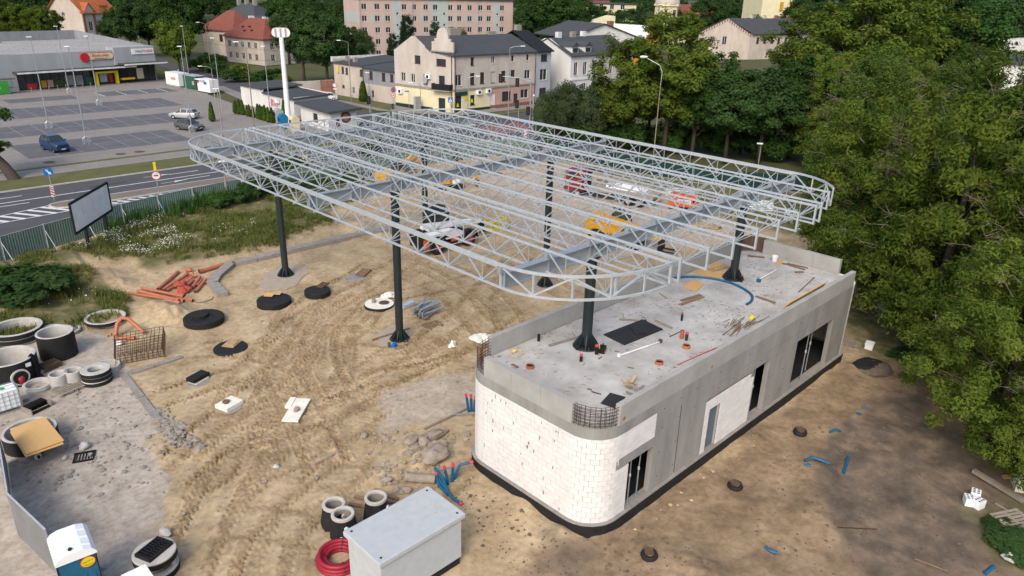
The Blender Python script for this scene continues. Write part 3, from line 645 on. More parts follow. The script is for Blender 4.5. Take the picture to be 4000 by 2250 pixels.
# steel props in the openings
prop0 = None
for q, (x, y, tx, lab) in enumerate(((20.95,YF+.16,.0,'steel prop in the near window opening, left one'),(21.6,YF+.2,.05,'steel prop in the near window opening, right one'),(30.75,YF+.15,0,'steel prop standing in the narrow middle opening'),(35.35,YF+.3,0,'rusty steel prop at the left side of the wide opening'),(36.4,YF+.1,0,'steel prop in the middle of the wide opening'),(37.6,YF+.4,0,'steel prop at the right side of the wide opening'))):
    H_ = 2.27 if x < 25 else 2.84
    p = T('steel_prop', lab, 'steel prop', (x,y,.555), 0, 'steel props in the wall openings')
    obj('outer_tube', MB().tube((0,0,0),(0,0,H_*.6),.03), 'galv_web', p); obj('inner_tube', MB().tube((0,0,H_*.6),(tx,0,H_-.02),.024), 'galv_web', p)
    obj('collar', MB().disc(.05,H_*.58,H_*.64,10), 'galv', p); obj('base_plate', MB().cb(0,0,0,.13,.13,.01), 'galv_web', p)
# ---------------------------------------------------------------- canopy frame
can = T('canopy_frame', 'galvanized steel truss canopy frame with rounded ends on dark columns', 'canopy', (30.45,33.1,0))
def cp_(name, mb, m, par=None, smooth=None, kind=None): return obj(name, mb, m, par or can, world=True, smooth=smooth, kind=kind)
ZT, ZB = 10.2, 9.27
COLS = [(23.85,18.9,4.885),(36.9,18.9,4.885),(23.78,33.3,-.05),(36.86,33.4,.0),(23.8,47.3,0),(36.9,47.4,0)]
def col_mesh(h):
    return MB().tube((0,0,.03),(0,0,h),.235,n=22)
def col_base():
    mb = MB().disc(.62,0,.06,24)
    for k in range(10):
        a = 2*PI*k/10; c, s_ = math.cos(a), math.sin(a)
        mb.solid([(c*.22,s_*.22,.06),(c*.58,s_*.58,.06),(c*.57,s_*.57,.12),(c*.24,s_*.24,.62)], (-s_*.025,c*.025,0))
    for k in range(10):
        a = 2*PI*(k+.5)/10; mb.disc(.04,.06,.13,6,(math.cos(a)*.5,math.sin(a)*.5,0))
    return mb
for x, y, z in COLS:
    c = obj('column', col_mesh(9.2-z), 'dark_steel', can, smooth=50); c.location = (x-can.location.x, y-can.location.y, z)
    obj('column_base', col_base(), 'dark_steel', c, smooth=30)
    obj('column_head', MB().cb(0,0,9.2-z,.62,.5,.04).cb(0,0,9.12-z,.5,.4,.08), 'dark_steel', c)
GY = [18.9,33.35,47.35]
for y in GY:
    g = cp_('girder', MB().box(18.35,y-.17,9.84,42.55,y+.17,9.87).box(18.35,y-.17,9.24,42.55,y+.17,9.27).box(18.35,y-.012,9.27,42.55,y+.012,9.84), ['galv_web'])
    for x in (18.4,20.9,23.5,23.85,24.2,28.4,32.4,36.4,36.75,37.1,39.7,42.5):
        cp_('stiffener', MB().box(x-.008,y-.16,9.27,x+.008,y+.16,9.84), 'galv_web', g)
XT = [18.3,20.9,23.55,24.2,26.27,28.35,30.4,32.45,34.45,36.4,37.06,39.7,42.6]
def yends(x):
    if x < 18.4 or x > 42.5: return 18.9, 47.35
    if x == 20.9 or x == 39.7: return (15.35, 50.5) if x < 30 else (15.5, 50.2)
    return 14.72, 50.85
def chord(p0, p1, w_=.10, h=.12): return MB().bar(p0, p1, w_, h)
_dm = {}
def member(par, name, p0, p1, w_, m, up=(1,0,0)):
    """shared unit bar stretched between two points"""
    p0, p1 = Vector(p0), Vector(p1); d = p1-p0; k = (name, round(d.length,2), w_)
    if k not in _dm:
        me = MB().bar((0,0,0),(0,0,round(d.length,2)), w_, w_, (1,0,0)).mesh(name); me.materials.append(MT[m]); _dm[k] = me
    o = obj(name, _dm[k], None, par); o.location = p0-can.location-(par.location if par is not can else Vector()); o.rotation_euler = d.to_track_quat('Z','Y').to_euler(); return o
nd = 0; PITCH = 2.057
def nodes(y0, y1):
    """bottom nodes between girders"""
    out = []
    for a, c in ((18.9,33.35),(33.35,47.35)):
        for k in range(7): out.append(a+(c-a)*(k+.5)/7)
    out += [18.9-PITCH*(k+.5) for k in range(3)]+[47.35+PITCH*(k+.5) for k in range(3)]
    return sorted(n for n in out if y0+.3 < n < y1-.3)
for ti, x in enumerate(XT):
    y0, y1 = yends(x); big = ti in (0, len(XT)-1)
    t = cp_('truss', MB().box(x-.04,y0,ZT-.05,x+.04,y1,ZT+.035), 'galv'); 
    if big: cp_('fascia_plate', MB().box(x-.05,y0,ZT-.14,x+.05,y1,ZT+.055), 'galv', t)
    cp_('bottom_chord', MB().box(x-.04,y0,ZB-.04,x+.04,y1,ZB+.035), 'galv', t)
    own = ti <= 7; web = MB()
    for n in nodes(y0, y1):
        for s_ in (-1,1):
            a = (x, n, ZB+.03); c = (x, max(min(n+s_*PITCH*.47, y1-.05), y0+.05), ZT-.05)
            if own: member(t, 'diagonal', a, c, .05, 'galv_shaded'); nd += 1
            else: web.bar(a, c, .05, .05, (1,0,0))
        if own: member(t, 'vertical', (x,n,ZB+.04), (x,n,ZT-.05), .036, 'galv_shaded')
        else: web.bar((x,n,ZB+.04),(x,n,ZT-.05),.036,.036,(1,0,0))
        web.bar((x-.09,n+.25,ZB-.05),(x+.09,n+.25,ZB-.05),.05,.14)
    if not big:
        for ye in (y0,y1): cp_('end_post', MB().box(x-.05,ye-.045,ZB-.06,x+.05,ye+.045,ZT+.05), 'galv', t)
    for y in GY: cp_('seat', MB().box(x-.1,y-.11,9.871,x+.1,y+.11,ZT-.051), 'galv_web', t)
    cp_('web_members', web, 'galv_shaded', t, kind='stuff')
# cross ties and sway braces between trusses
nx_ = 0
allN = nodes(14.7,50.9)
far = MB()
for i in range(len(XT)-1):
    a, c = XT[i], XT[i+1]
    if c-a < 1: continue
    lo = max(yends(a)[0], yends(c)[0]); hi = min(yends(a)[1], yends(c)[1])
    for n in allN:
        if not lo < n < hi: continue
        if i < 9:
            member(can, 'cross_tie', (a,n,ZB-.02), (c,n,ZB-.02), .034, 'galv_shaded'); member(can, 'sway_brace', (a,n,ZB+.02), (c,n,ZT-.06), .034, 'galv_shaded')
        else: far.bar((a,n,ZB-.02),(c,n,ZB-.02),.034,.034); far.bar((a,n,ZB+.02),(c,n,ZT-.06),.034,.034)
cp_('tie_members', far, 'galv_shaded', kind='stuff')
# curved fascia trusses at the rounded corners and the far end
def fascia(pts, posts, name='curved_fascia'):
    t = cp_(name, MB().path([(p[0],p[1],ZT) for p in pts], .001, 4) if False else _rect(pts, ZT, .08, .11), 'galv', smooth=30)
    cp_('bottom_chord', _rect(pts, ZB, .08, .09), 'galv', t, smooth=30)
    L = [0]
    for a, c in zip(pts, pts[1:]): L.append(L[-1]+math.dist(a, c))
    def on(s):
        for k in range(len(pts)-1):
            if L[k+1] >= s: f = (s-L[k])/(L[k+1]-L[k]); return (pts[k][0]+(pts[k+1][0]-pts[k][0])*f, pts[k][1]+(pts[k+1][1]-pts[k][1])*f)
        return pts[-1]
    n = max(2, round(L[-1]/1.55)); 
    for k in range(n+1):
        p = on(L[-1]*k/n); cp_('post', MB().cb(p[0],p[1],ZB,.07,.07,ZT-ZB), 'galv', t)
        if k < n:
            q = on(L[-1]*(k+1)/n); A = (p[0],p[1],ZB+.03 if k%2 else ZT-.05); B_ = (q[0],q[1],ZT-.05 if k%2 else ZB+.03); cp_('diagonal', MB().bar(A,B_,.06,.06), 'galv', t)
def _rect(pts, z, w_, h):
    mb = MB(); n = len(pts); o = 0
    for i, p in enumerate(pts):
        a = Vector(pts[max(i-1,0)]); c = Vector(pts[min(i+1,n-1)]); d = (c-a).normalized(); r = Vector((d.y,-d.x))*w_/2
        mb.v += [(p[0]-r.x,p[1]-r.y,z-h/2),(p[0]+r.x,p[1]+r.y,z-h/2),(p[0]+r.x,p[1]+r.y,z+h/2),(p[0]-r.x,p[1]-r.y,z+h/2)]
    for i in range(n-1):
        for j in range(4): mb.f.append((4*i+j,4*i+(j+1)%4,4*i+4+(j+1)%4,4*i+4+j)); mb.mi.append(0)
    mb.f += [(3,2,1,0),tuple(4*n-4+k for k in range(4))]; mb.mi += [0,0]; return mb
def ell(cx, cy, rx, ry, a0, a1, n=14): return [(cx+rx*math.cos(a0+(a1-a0)*k/n), cy+ry*math.sin(a0+(a1-a0)*k/n)) for k in range(n+1)]
fascia(ell(23.55,18.9,5.25,4.2,PI,1.5*PI), None); fascia(ell(37.06,18.9,5.54,4.2,2*PI,1.72*PI,10), None)
fascia(ell(23.3,47.35,5.0,3.5,PI,.5*PI), None); fascia(ell(37,47.35,5.6,3.5,.5*PI,0), None)
fascia([(23.87,50.9),(26.27,50.9),(28.35,50.9),(30.4,50.9),(32.45,50.9),(34.45,50.9),(36.1,50.9)], None)
# ================================================================ buildings round the site
class Bld:
    def __init__(s, name, label, loc, cat='building', group=None):
        s.r = T(name, label, cat, loc, 0, group); s.wm = {}
    def part(s, name, mb, m, par=None, smooth=None): return obj(name, mb, m, par or s.r, world=True, smooth=smooth)
    def plane(s, A, B):
        A = Vector((A[0],A[1])); B = Vector((B[0],B[1])); u = (B-A).normalized(); return A, u, Vector((u.y,-u.x)), (B-A).length
    def pix(s, A, B, x, y):
        """photo point -> (distance along the wall, height) on the wall A-B"""
        A, u, n, L = s.plane(A, B); d = CR*((x-2000)/FOC)+CD*((y-1125)/FOC)+CF; n3 = Vector((n.x,n.y,0))
        t = (A.x*n.x+A.y*n.y)/d.dot(n3); P = d*t; return (Vector((P.x,P.y))-A).dot(u), P.z+CAMH
    def wall(s, A, B, z0, z1, m, wins=(), name='wall', depth=.16, gable=None):
        """wall with real openings; wins: (u0,z0,u1,z1,style)"""
        A, u, n, L = s.plane(A, B); us = sorted({0,L}|{min(max(w_[i],0),L) for w_ in wins for i in (0,2)}); zs = sorted({z0,z1}|{w_[i] for w_ in wins for i in (1,3)})
        P = lambda a, z, d=0: (A.x+u.x*a-n.x*d, A.y+u.y*a-n.y*d, z)
        mb = MB()
        for a, c in zip(us, us[1:]):
            for e, f in zip(zs, zs[1:]):
                um, zm = (a+c)/2, (e+f)/2
                if any(w_[0] < um < w_[2] and w_[1] < zm < w_[3] for w_ in wins): continue
                mb.add([P(a,e),P(c,e),P(c,f),P(a,f)], [(0,1,2,3)])
        for w_ in wins:
            a, e, c, f = w_[:4]
            mb.add([P(a,e),P(c,e),P(c,f),P(a,f),P(a,e,depth),P(c,e,depth),P(c,f,depth),P(a,f,depth)], [(0,1,5,4),(1,2,6,5),(2,3,7,6),(3,0,4,7)])
        if gable:
            mb.add([P(0,z1),P(L,z1)]+[P(g[0],g[1]) for g in gable], [tuple(range(2+len(gable)))])
        o = s.part(name, mb, m)
        for w_ in wins: s.window(P, u, n, w_, depth)
        return o
    def window(s, P, u, n, w_, depth):
        a, e, c, f, st = w_; W, H = c-a, f-e; k = (round(W,2), round(H,2), st)
        if k not in s.wm:
            W, H = k[:2]; t = .07; fm = {'w':'pvc_white','b':'brown_frame','g':'dark_green','n':'old_concrete','d':'pvc_white'}[st]
            mb = MB().box(0,0,0,t,.06,H).box(W-t,0,0,W,.06,H).box(t,0,0,W-t,.06,t).box(t,0,H-t,W-t,.06,H)
            if st in 'wb' and W > .8: mb.box(W*.5-t*.6,0,t,W*.5+t*.6,.06,H-t)
            mb.box(-.06,-.2,-.06,W+.06,0,0)
            me = mb.mesh('window'); me.materials.append(MT[fm])
            gm = MB().box(t,.03,t,W-t,.045,H-t).mesh('pane'); gm.materials.append(MT['plaster_grey' if st == 'n' else 'pvc_white' if st == 'd' else 'glass'])
            s.wm[k] = (me, gm)
        me, gm = s.wm[k]; q = Vector(P(a, e, depth-.04)); o = obj('window', me, None, s.r); o.location = q-s.r.location; o.rotation_euler = (0,0,math.atan2(u.y,u.x)); obj('pane', gm, None, o)
    def slab(s, name, pts, t, m):
        mb = MB().solid(pts, (0,0,-t)); return s.part(name, mb, m)
def off(A, u, n, a, d): return (A[0]+u.x*a+n.x*d, A[1]+u.y*a+n.y*d)
# ---------------------------------------------------------------- supermarket
ang = math.radians(8.6); su = Vector((math.cos(ang), math.sin(ang))); sn = Vector((su.y,-su.x)); SA = (33,162.7)
sp_ = lambda a, d=0, z=0: (SA[0]+su.x*a+sn.x*d, SA[1]+su.y*a+sn.y*d, z)
b = Bld('supermarket', 'grey flat roofed supermarket with glazed front across the car park', V(*sp_(10,-15)))
b.wall(sp_(-45), sp_(0), 0, 6.5, 'grey_panel'); b.wall(sp_(0), sp_(18.1), 3.2, 6.4, 'grey_panel'); b.part('sign_block', MB().solid([sp_(18.1,.35,3.6),sp_(26.5,.35,3.6),sp_(26.5,.35,6.9),sp_(18.1,.35,6.9)], (-sn.x*3,-sn.y*3,0)), 'grey_panel')
b.wall(sp_(26.5), sp_(26.5,-34), 0, 6.9, 'grey_panel'); b.wall(sp_(26.5,-34), sp_(-45,-34), 0, 6.9, 'grey_panel')
b.slab('roof', [sp_(-45,0,6.35),sp_(26.4,-.1,6.35),sp_(26.4,-33.9,6.35),sp_(-45,-33.9,6.35)], .3, mat('roof_grey', (.34,.335,.325), .9, col2=(.26,.255,.25), scale=.15, amt=.5))
b.part('side_parapet', MB().solid([sp_(26.5,-3,6.3),sp_(26.5,-34,6.3),sp_(26.5,-34,8.3),sp_(26.5,-3,7.0)], (-su.x*.5,-su.y*.5,0)), 'plaster_slate')
b.part('rear_parapet', MB().solid([sp_(26.5,-33.5,6.3),sp_(6,-33.5,6.3),sp_(6,-33.5,8.3),sp_(26.5,-33.5,8.3)], (sn.x*.5,sn.y*.5,0)), 'plaster_slate'); b.part('rear_parapet', MB().solid([sp_(-45,-29,6.3),sp_(9,-29,6.3),sp_(9,-29,7.5),sp_(-45,-29,7.5)], (sn.x*.5,sn.y*.5,0)), 'plaster_slate')
mb = MB()
for i in range(14):
    for j in range(6): p = sp_(-14+i*2.6, -4-j*4.2, 6.36); mb.cb(p[0],p[1],6.35,.3,.3,.12)
b.part('roof_vents', mb, 'grey_panel')
b.slab('awning', [sp_(-.6,2.2,3.4),sp_(21.4,2.2,3.4),sp_(21.4,-.5,3.46),sp_(-.6,-.5,3.46)], .24, 'roof_felt'); b.part('awning_edge', MB().solid([sp_(-.6,2.22,3.14),sp_(21.4,2.22,3.14),sp_(21.4,2.22,3.42),sp_(-.6,2.22,3.42)], (-sn.x*.02,-sn.y*.02,0)), 'pvc_white')
b.slab('awning', [sp_(18.6,2.9,3.86),sp_(27.6,2.9,3.86),sp_(27.6,.2,3.9),sp_(18.6,.2,3.9)], .22, 'roof_felt'); b.part('awning_edge', MB().solid([sp_(18.6,2.92,3.6),sp_(27.6,2.92,3.6),sp_(27.6,2.92,3.88),sp_(18.6,2.92,3.88)], (-sn.x*.02,-sn.y*.02,0)), 'pvc_white')
for k in range(18):
    a = .1+k*1.465; q = b.part('glass_panel', MB().solid([sp_(a+.03,-.5,.05),sp_(a+1.43,-.5,.05),sp_(a+1.43,-.5,3.3),sp_(a+.03,-.5,3.3)], (-sn.x*.03,-sn.y*.03,0)), 'shop_glass'); b.part('mullion', MB().bar(sp_(a,-.47,0),sp_(a,-.47,3.3),.07,.1), 'bitumen', q)
for k, (a, w_, z0, z1, c) in enumerate(((1.6,1.6,.1,1.1,'red'),(4.1,.9,.2,1.5,'ochre'),(5.2,1.0,.2,1.5,'plaster_pink'),(6.4,2.2,.2,1.3,'leaf_grey'),(8.4,1.9,.3,2.1,'paint_worn'),(10.4,1.3,.2,2.0,'paint_worn'),(12.2,1.3,.2,1.5,'container_green'),(14.9,1.4,.4,2.0,'plaster_blue'),(16.9,.6,.3,1.9,'shop_red'),(22.5,1.4,.5,2.6,'plaster_yellow'))):
    b.part('window_poster', MB().solid([sp_(a,-.42,z0),sp_(a+w_,-.42,z0),sp_(a+w_,-.42,z1),sp_(a,-.42,z1)], (-sn.x*.02,-sn.y*.02,0)), c)
b.part('entrance_frame', MB().solid([sp_(13.7,.9,0),sp_(14.05,.9,0),sp_(14.05,.9,2.2),sp_(17.7,.9,2.2),sp_(17.7,.9,0),sp_(18.05,.9,0),sp_(18.05,.9,2.55),sp_(13.7,.9,2.55)], (-sn.x*.9,-sn.y*.9,0)), 'signal_yellow')
b.part('fruit_stand', MB().solid([sp_(18.6,1.2,.7),sp_(21.2,1.2,.7),sp_(21.2,1.2,1.05),sp_(18.6,1.2,1.05)], (-sn.x*.9,-sn.y*.9,0)), 'yellow')
def stadium(a0, a1, z0, z1, d):
    r = (z1-z0)/2; zc_ = (z0+z1)/2; P = []
    for k in range(9): t = -.5*PI+PI*k/8; P.append(sp_(a1-r+r*math.cos(t), d, zc_+r*math.sin(t)))
    P += [sp_(a0,d,z1),sp_(a0,d,z0)]; return P
sg = b.part('shop_sign', MB().solid(stadium(13.0,18.1,4.72,6.12,.16), (-sn.x*.15,-sn.y*.15,0)), 'shop_red'); b.part('sign_face', MB().solid(stadium(13.1,18.0,4.82,6.02,.19), (-sn.x*.02,-sn.y*.02,0)), 'cream_paint', sg)
mb = MB()
P = [sp_(12.5+.85*math.cos(2*PI*k/20), .3, 5.3+.85*math.sin(2*PI*k/20)) for k in range(20)]
b.part('sign_disc', mb.solid(P, (-sn.x*.2,-sn.y*.2,0)), 'shop_red', sg)
text_on('Biedronka', .80, 'shop_red', b.r, sp_(15.5,.2,5.55), (su.x,su.y,0)); text_on('Codziennie niskie ceny', .27, 'black', b.r, sp_(15.5,.2,5.02), (su.x,su.y,0))
b.part('kebab_sign', MB().solid([sp_(21.7,.5,5.45),sp_(26.3,.5,5.45),sp_(26.3,.5,6.5),sp_(21.7,.5,6.5)], (-sn.x*.12,-sn.y*.12,0)), 'white_paint')
text_on('MAST', .72, 'container_green', b.r, sp_(23.35,.52,5.97), (su.x,su.y,0)); text_on('KEBAB', .72, 'shop_red', b.r, sp_(25.15,.52,5.97), (su.x,su.y,0), wx=.85)
for k in range(9):
    p = sp_(.8+k*1.5, 3.2); one('steel_bollard', 'thin steel bollard, number %s from the left before the shop windows' % ('one','two','three','four','five','six','seven','eight','nine')[k], 'bollard', MB().tube((0,0,0),(0,0,.95),.05), 'alu', p, group='bollards before the supermarket')
# ---------------------------------------------------------------- corner tenement
b = Bld('corner_tenement', 'grey three storey corner tenement with yellow ground floor and curved gable', V(90,102,0))
tl, tc, tr, te = (79.6,110.2), (81.2,101.6), (82.5,97.5), (101.6,96.9)
NX = lambda r: (1500+r[0]*.43956, 130+r[1]*.43956, 1500+r[2]*.43956, 130+r[3]*.43956)
def wins(A, B, lst):
    out = []
    for *r, st in lst:
        x0, y0, x1, y1 = NX(r); a0, z1_ = b.pix(A,B,x0,y0); a1, z0_ = b.pix(A,B,x1,y1); out.append((a0,z0_,a1,z1_,st))
    return out
GL = wins(tl,tc,[(150,345,190,428,'w'),(238,358,275,440,'w'),(272,195,323,270,'b'),(350,362,388,455,'n')]); GLu = [g for g in GL]
b.wall(tl, tc, 3.5, 9.5, 'plaster_grey', GLu, gable=[(8.1,9.9),(5.0,12.0),(4.2,12.0),(.3,9.6)]); b.wall(tl, tc, 0, 3.5, 'plaster_yellow', name='shop_wall')
CH = wins(tc,tr,[(465,225,550,295,'b'),(487,375,540,468,'g')]); b.wall(tc, tr, 3.5, 10.2, 'plaster_grey', CH)
b.wall(tc, tr, 0, 3.5, 'plaster_yellow', wins(tc,tr,[(484,572,545,700,'g')]), name='shop_wall')
RW = wins(tr,te,[(770,215,800,285,'b'),(955,205,985,265,'w'),(1132,195,1157,252,'w'),(1266,185,1290,242,'w'),(630,370,690,465,'w'),(767,355,805,455,'b'),(855,348,892,445,'b'),(950,342,987,438,'n'),(1043,335,1080,428,'b'),(1127,327,1163,388,'b'),(1250,328,1297,402,'w')])
b.wall(tr, te, 3.7, 9.4, 'plaster_grey', RW)
dv = b.pix(tr,te,1500+943*.43956,400)[0]; A_, u_, n_, L_ = b.plane(tr,te); mid = (A_.x+u_.x*dv, A_.y+u_.y*dv)
b.wall(tr, mid, 0, 3.7, 'plaster_yellow', wins(tr,mid,[(633,560,690,672,'g'),(767,550,807,635,'g')]), name='shop_wall')
gw = wins(tr,te,[(945,532,985,668,'d'),(1050,520,1127,592,'b'),(1152,537,1187,640,'b'),(1215,500,1280,572,'w')]); b.wall(mid, te, 0, 3.7, 'plaster_pink', [(g[0]-dv,max(g[1],.05),g[2]-dv,g[3],g[4]) for g in gw], name='shop_wall')
for A, B_, m_, z0, z1, d in ((tl,tc,'old_concrete',3.5,3.85,.14),(tc,tr,'old_concrete',3.5,3.85,.142),(tr,te,'old_concrete',3.6,3.9,.146),(tr,te,'brown_frame',9.28,9.45,.2),(tl,tc,'dark_green',.02,.5,.03),(tr,mid,'dark_green',.02,.45,.034),(mid,te,'brick_dark',.02,.6,.038)):
    A_, u_, n_, L_ = b.plane(A,B_); P = [off(A_,u_,n_,a,e) for a, e in ((0,0),(L_,0),(L_,d),(0,d))]; b.part('cornice' if z0 > 1 else 'base_course', MB().prism(P, z0, z1), m_)
# curved shoulder gable over the corner
A_, u_, n_, L_ = b.plane(tc,tr); P = lambda a, z: (*off(A_,u_,n_,a,.12), z)
gp = [P(0,9.9),P(L_,9.9),P(L_,11.4),P(L_-.55,11.4),P(L_-.55,11.9),P(L_-1.0,11.9)]+[P(L_/2+1.15*math.cos(PI*k/8), 12.2+1.5*math.sin(PI*k/8)) for k in range(9)]+[P(1.0,11.9),P(.55,11.9),P(.55,11.4),P(0,11.4)]
b.part('shoulder_gable', MB().solid(gp, (-n_.x*.4,-n_.y*.4,0)), 'plaster_grey')
b.part('cornice', MB().prism([off(A_,u_,n_,a,e) for a, e in ((-.15,-.1),(L_+.15,-.1),(L_+.15,.3),(-.15,.3))], 9.75, 9.95), 'old_concrete')
rd = (81.3,104.4); ridge = [(84.2,105.6,12.1),(101.4,103.3,12.1)]
b.slab('roof', [(82.2,97.15,9.4),(101.7,96.5,9.4),(101.5,103.3,12.1),(83.6,103.6,12.1)], .18, 'roof_felt'); b.slab('roof', [(79.6,110.6,9.5),(101.5,110.2,9.4),(101.5,103.3,12.1),(83.6,103.6,12.1),(80.6,106.2,12.0)], .18, 'roof_felt'); b.slab('roof', [(81.0,102,9.9),(82.2,97.15,9.4),(83.6,103.6,12.1),(80.7,105.9,12.0)], .18, 'roof_felt')
b.wall(te, (101.5,110.2), 0, 9.4, 'plaster_grey', gable=[(6.6,12.1)]); b.wall((101.5,110.2), tl, 0, 9.3, 'plaster_grey')
for x, y, w_, h in ((88.5,104.5,2.4,2.2),(96.5,103.6,1.9,1.6)): b.part('chimney', MB().cb(x,y,11,w_,.9,h), 'old_concrete')
bal = b.part('balcony', MB().prism([off(A_,u_,n_,a,e) for a, e in ((.4,0),(L_-.2,0),(L_-.2,1.0),(.4,1.0))], 3.5, 3.68), 'old_concrete')
b.part('railing', MB().prism([off(A_,u_,n_,a,e) for a, e in ((.4,.95),(L_-.2,.95),(L_-.2,1.0),(.4,1.0))], 3.7, 4.7).prism([off(A_,u_,n_,a,e) for a, e in ((.4,0),(.45,0),(.45,.95),(.4,.95))], 3.7, 4.7).prism([off(A_,u_,n_,a,e) for a, e in ((L_-.25,0),(L_-.2,0),(L_-.2,.95),(L_-.25,.95))], 3.7, 4.7), 'black', bal)
A_, u_, n_, L_ = b.plane(tr,te); s0, sz1 = b.pix(tr,te,1500+628*.43956,130+525*.43956); s1, sz0 = b.pix(tr,te,1500+740*.43956,130+548*.43956)
b.part('shop_sign', MB().prism([off(A_,u_,n_,a,e) for a, e in ((s0,.04),(s1,.04),(s1,.14),(s0,.14))], sz0, sz1), 'dark_green')
for px_, py_ in ((657,640),(783,600)):
    a, z_ = b.pix(tr,te,1500+px_*.43956,130+py_*.43956); b.part('poster_symbol', MB().solid([(*off(A_,u_,n_,a+dx,-.08),z_+dz) for dx, dz in ((-.3,-.3),(.3,-.3),(.12,.32),(-.12,.32))], (n_.x*.02,n_.y*.02,0)), 'signal_yellow')
a, z_ = b.pix(tr,te,1500+730*.43956,130+577*.43956); b.part('notice', MB().prism([off(A_,u_,n_,a+e,d) for e, d in ((-.35,.02),(.35,.02),(.35,.05),(-.35,.05))], z_-.45, z_+.45), 'signal_yellow')
for A, B_, px_, py_ in ((tl,tc,398,383),(tl,tc,150,513),(tr,te,838,522),(tr,te,922,510)):
    A_, u_, n_, L_ = b.plane(A,B_); a, z_ = b.pix(A,B_,1500+px_*.43956,130+py_*.43956); ac = b.part('air_conditioner', MB().prism([off(A_,u_,n_,a+e,d) for e, d in ((-.5,.05),(.5,.05),(.5,.42),(-.5,.42))], z_-.38, z_+.38), 'white_plastic')
    c = off(A_,u_,n_,a,.43); b.part('fan', MB().solid([(c[0]+u_.x*.27*math.cos(2*PI*k/12),c[1]+u_.y*.27*math.cos(2*PI*k/12),z_+.27*math.sin(2*PI*k/12)) for k in range(12)], (n_.x*.02,n_.y*.02,0)), 'black', ac)
A_, u_, n_, L_ = b.plane(tl,tc); c = off(A_,u_,n_,7.4,.45); b.part('satellite_dish', MB().solid([(c[0]+u_.x*.55*math.cos(2*PI*k/14),c[1]+u_.y*.55*math.cos(2*PI*k/14),5.0+.55*math.sin(2*PI*k/14)) for k in range(14)], (n_.x*.06,n_.y*.06,0)), 'grey_panel')
for A, B_, a in ((tc,tr,L_*0+3.95),(tr,te,.15),(tr,te,18.9)):
    A_, u_, n_, L2 = b.plane(A,B_); p = off(A_,u_,n_,a,.18); b.part('downpipe', MB().tube((p[0],p[1],.2),(p[0],p[1],9.4),.06), 'brown_frame')
# narrow blue house joined to it
b = Bld('blue_house', 'narrow pale blue rendered house joined to the corner tenement', V(103.6,103,0))
ba, be = (101.62,96.9), (105.6,96.8)
b.wall(ba, be, 0, 9.3, 'plaster_blue', [(1.3,7.6,3.0,8.8,'b'),(1.2,4.2,3.0,6.2,'w'),(1.2,1.2,3,2.8,'b')]); b.wall(be, (105.6,110), 0, 9.3, 'plaster_blue', gable=[(6.6,12.6)]); b.wall((105.6,110), (101.62,110), 0, 9, 'plaster_blue')
b.slab('roof', [(101.75,96.4,9.4),(105.9,96.3,9.4),(105.9,103.4,12.7),(101.75,103.4,12.7)], .18, 'bitumen'); b.slab('roof', [(101.75,110.4,9.4),(105.9,110.4,9.4),(105.9,103.4,12.7),(101.75,103.4,12.7)], .18, 'bitumen'); b.part('chimney', MB().cb(103.4,103.6,12,1.2,.8,1.6), 'old_concrete')
# ---------------------------------------------------------------- low house left of the tenement
b = Bld('low_house', 'two storey cream and slate house with flat dark roof left of the tenement', V(84,119,0))
la, lm, lb = (78.1,127.7), (78.87,119), (79.62,110.3); KX = lambda r: (900+r[0]*.43956, 250+r[1]*.43956, 900+r[2]*.43956, 250+r[3]*.43956)
def kw(A, B_, lst):
    out = []
    for *r, st in lst:
        x0, y0, x1, y1 = KX(r); a0, z1_ = b.pix(A,B_,x0,y0); a1, z0_ = b.pix(A,B_,x1,y1); out.append((a0,z0_,a1,z1_,st))
    return out
b.wall(la, lm, 0, 6.0, 'plaster_cream', kw(la,lm,[(985,22,1010,85,'b'),(1020,30,1045,93,'b'),(1147,47,1173,110,'b'),(993,184,1015,212,'b'),(1078,202,1108,268,'w')]))
b.wall(lm, lb, 3.0, 5.8, 'plaster_slate', kw(lm,lb,[(1232,62,1265,138,'b'),(1343,78,1377,153,'b'),(1418,90,1449,160,'b')])); b.wall(lm, lb, 0, 3.0, 'plaster_cream', kw(lm,lb,[(1250,232,1277,303,'w')]))
b.wall((90,128), la, 0, 6.6, 'plaster_cream'); b.wall(lb, (90,110.5), 0, 5.8, 'plaster_cream'); b.slab('roof', [(77.8,128.1,6.1),(78.6,119,6.1),(90,119,6.9),(90,128.4,6.9)], .25, 'roof_felt'); b.slab('roof', [(78.5,119,5.95),(79.3,110.2,5.85),(90,110.2,6.7),(90,119,6.75)], .25, 'roof_felt')
b.part('parapet', MB().box(77.9,128.0,6.1,90,128.3,7.0), 'pvc_white'); b.part('drain', MB().tube((78.75,118.95,0),(78.75,118.95,5.9),.07), 'brown_frame'); b.part('yellow_box', MB().box(78.05,126.1,4.2,78.2,126.6,5.5), 'signal_yellow')
for y in (126.5,123.9): b.part('chimney', MB().cb(80.5,y,6.2,.7,.6,.9), 'old_concrete')
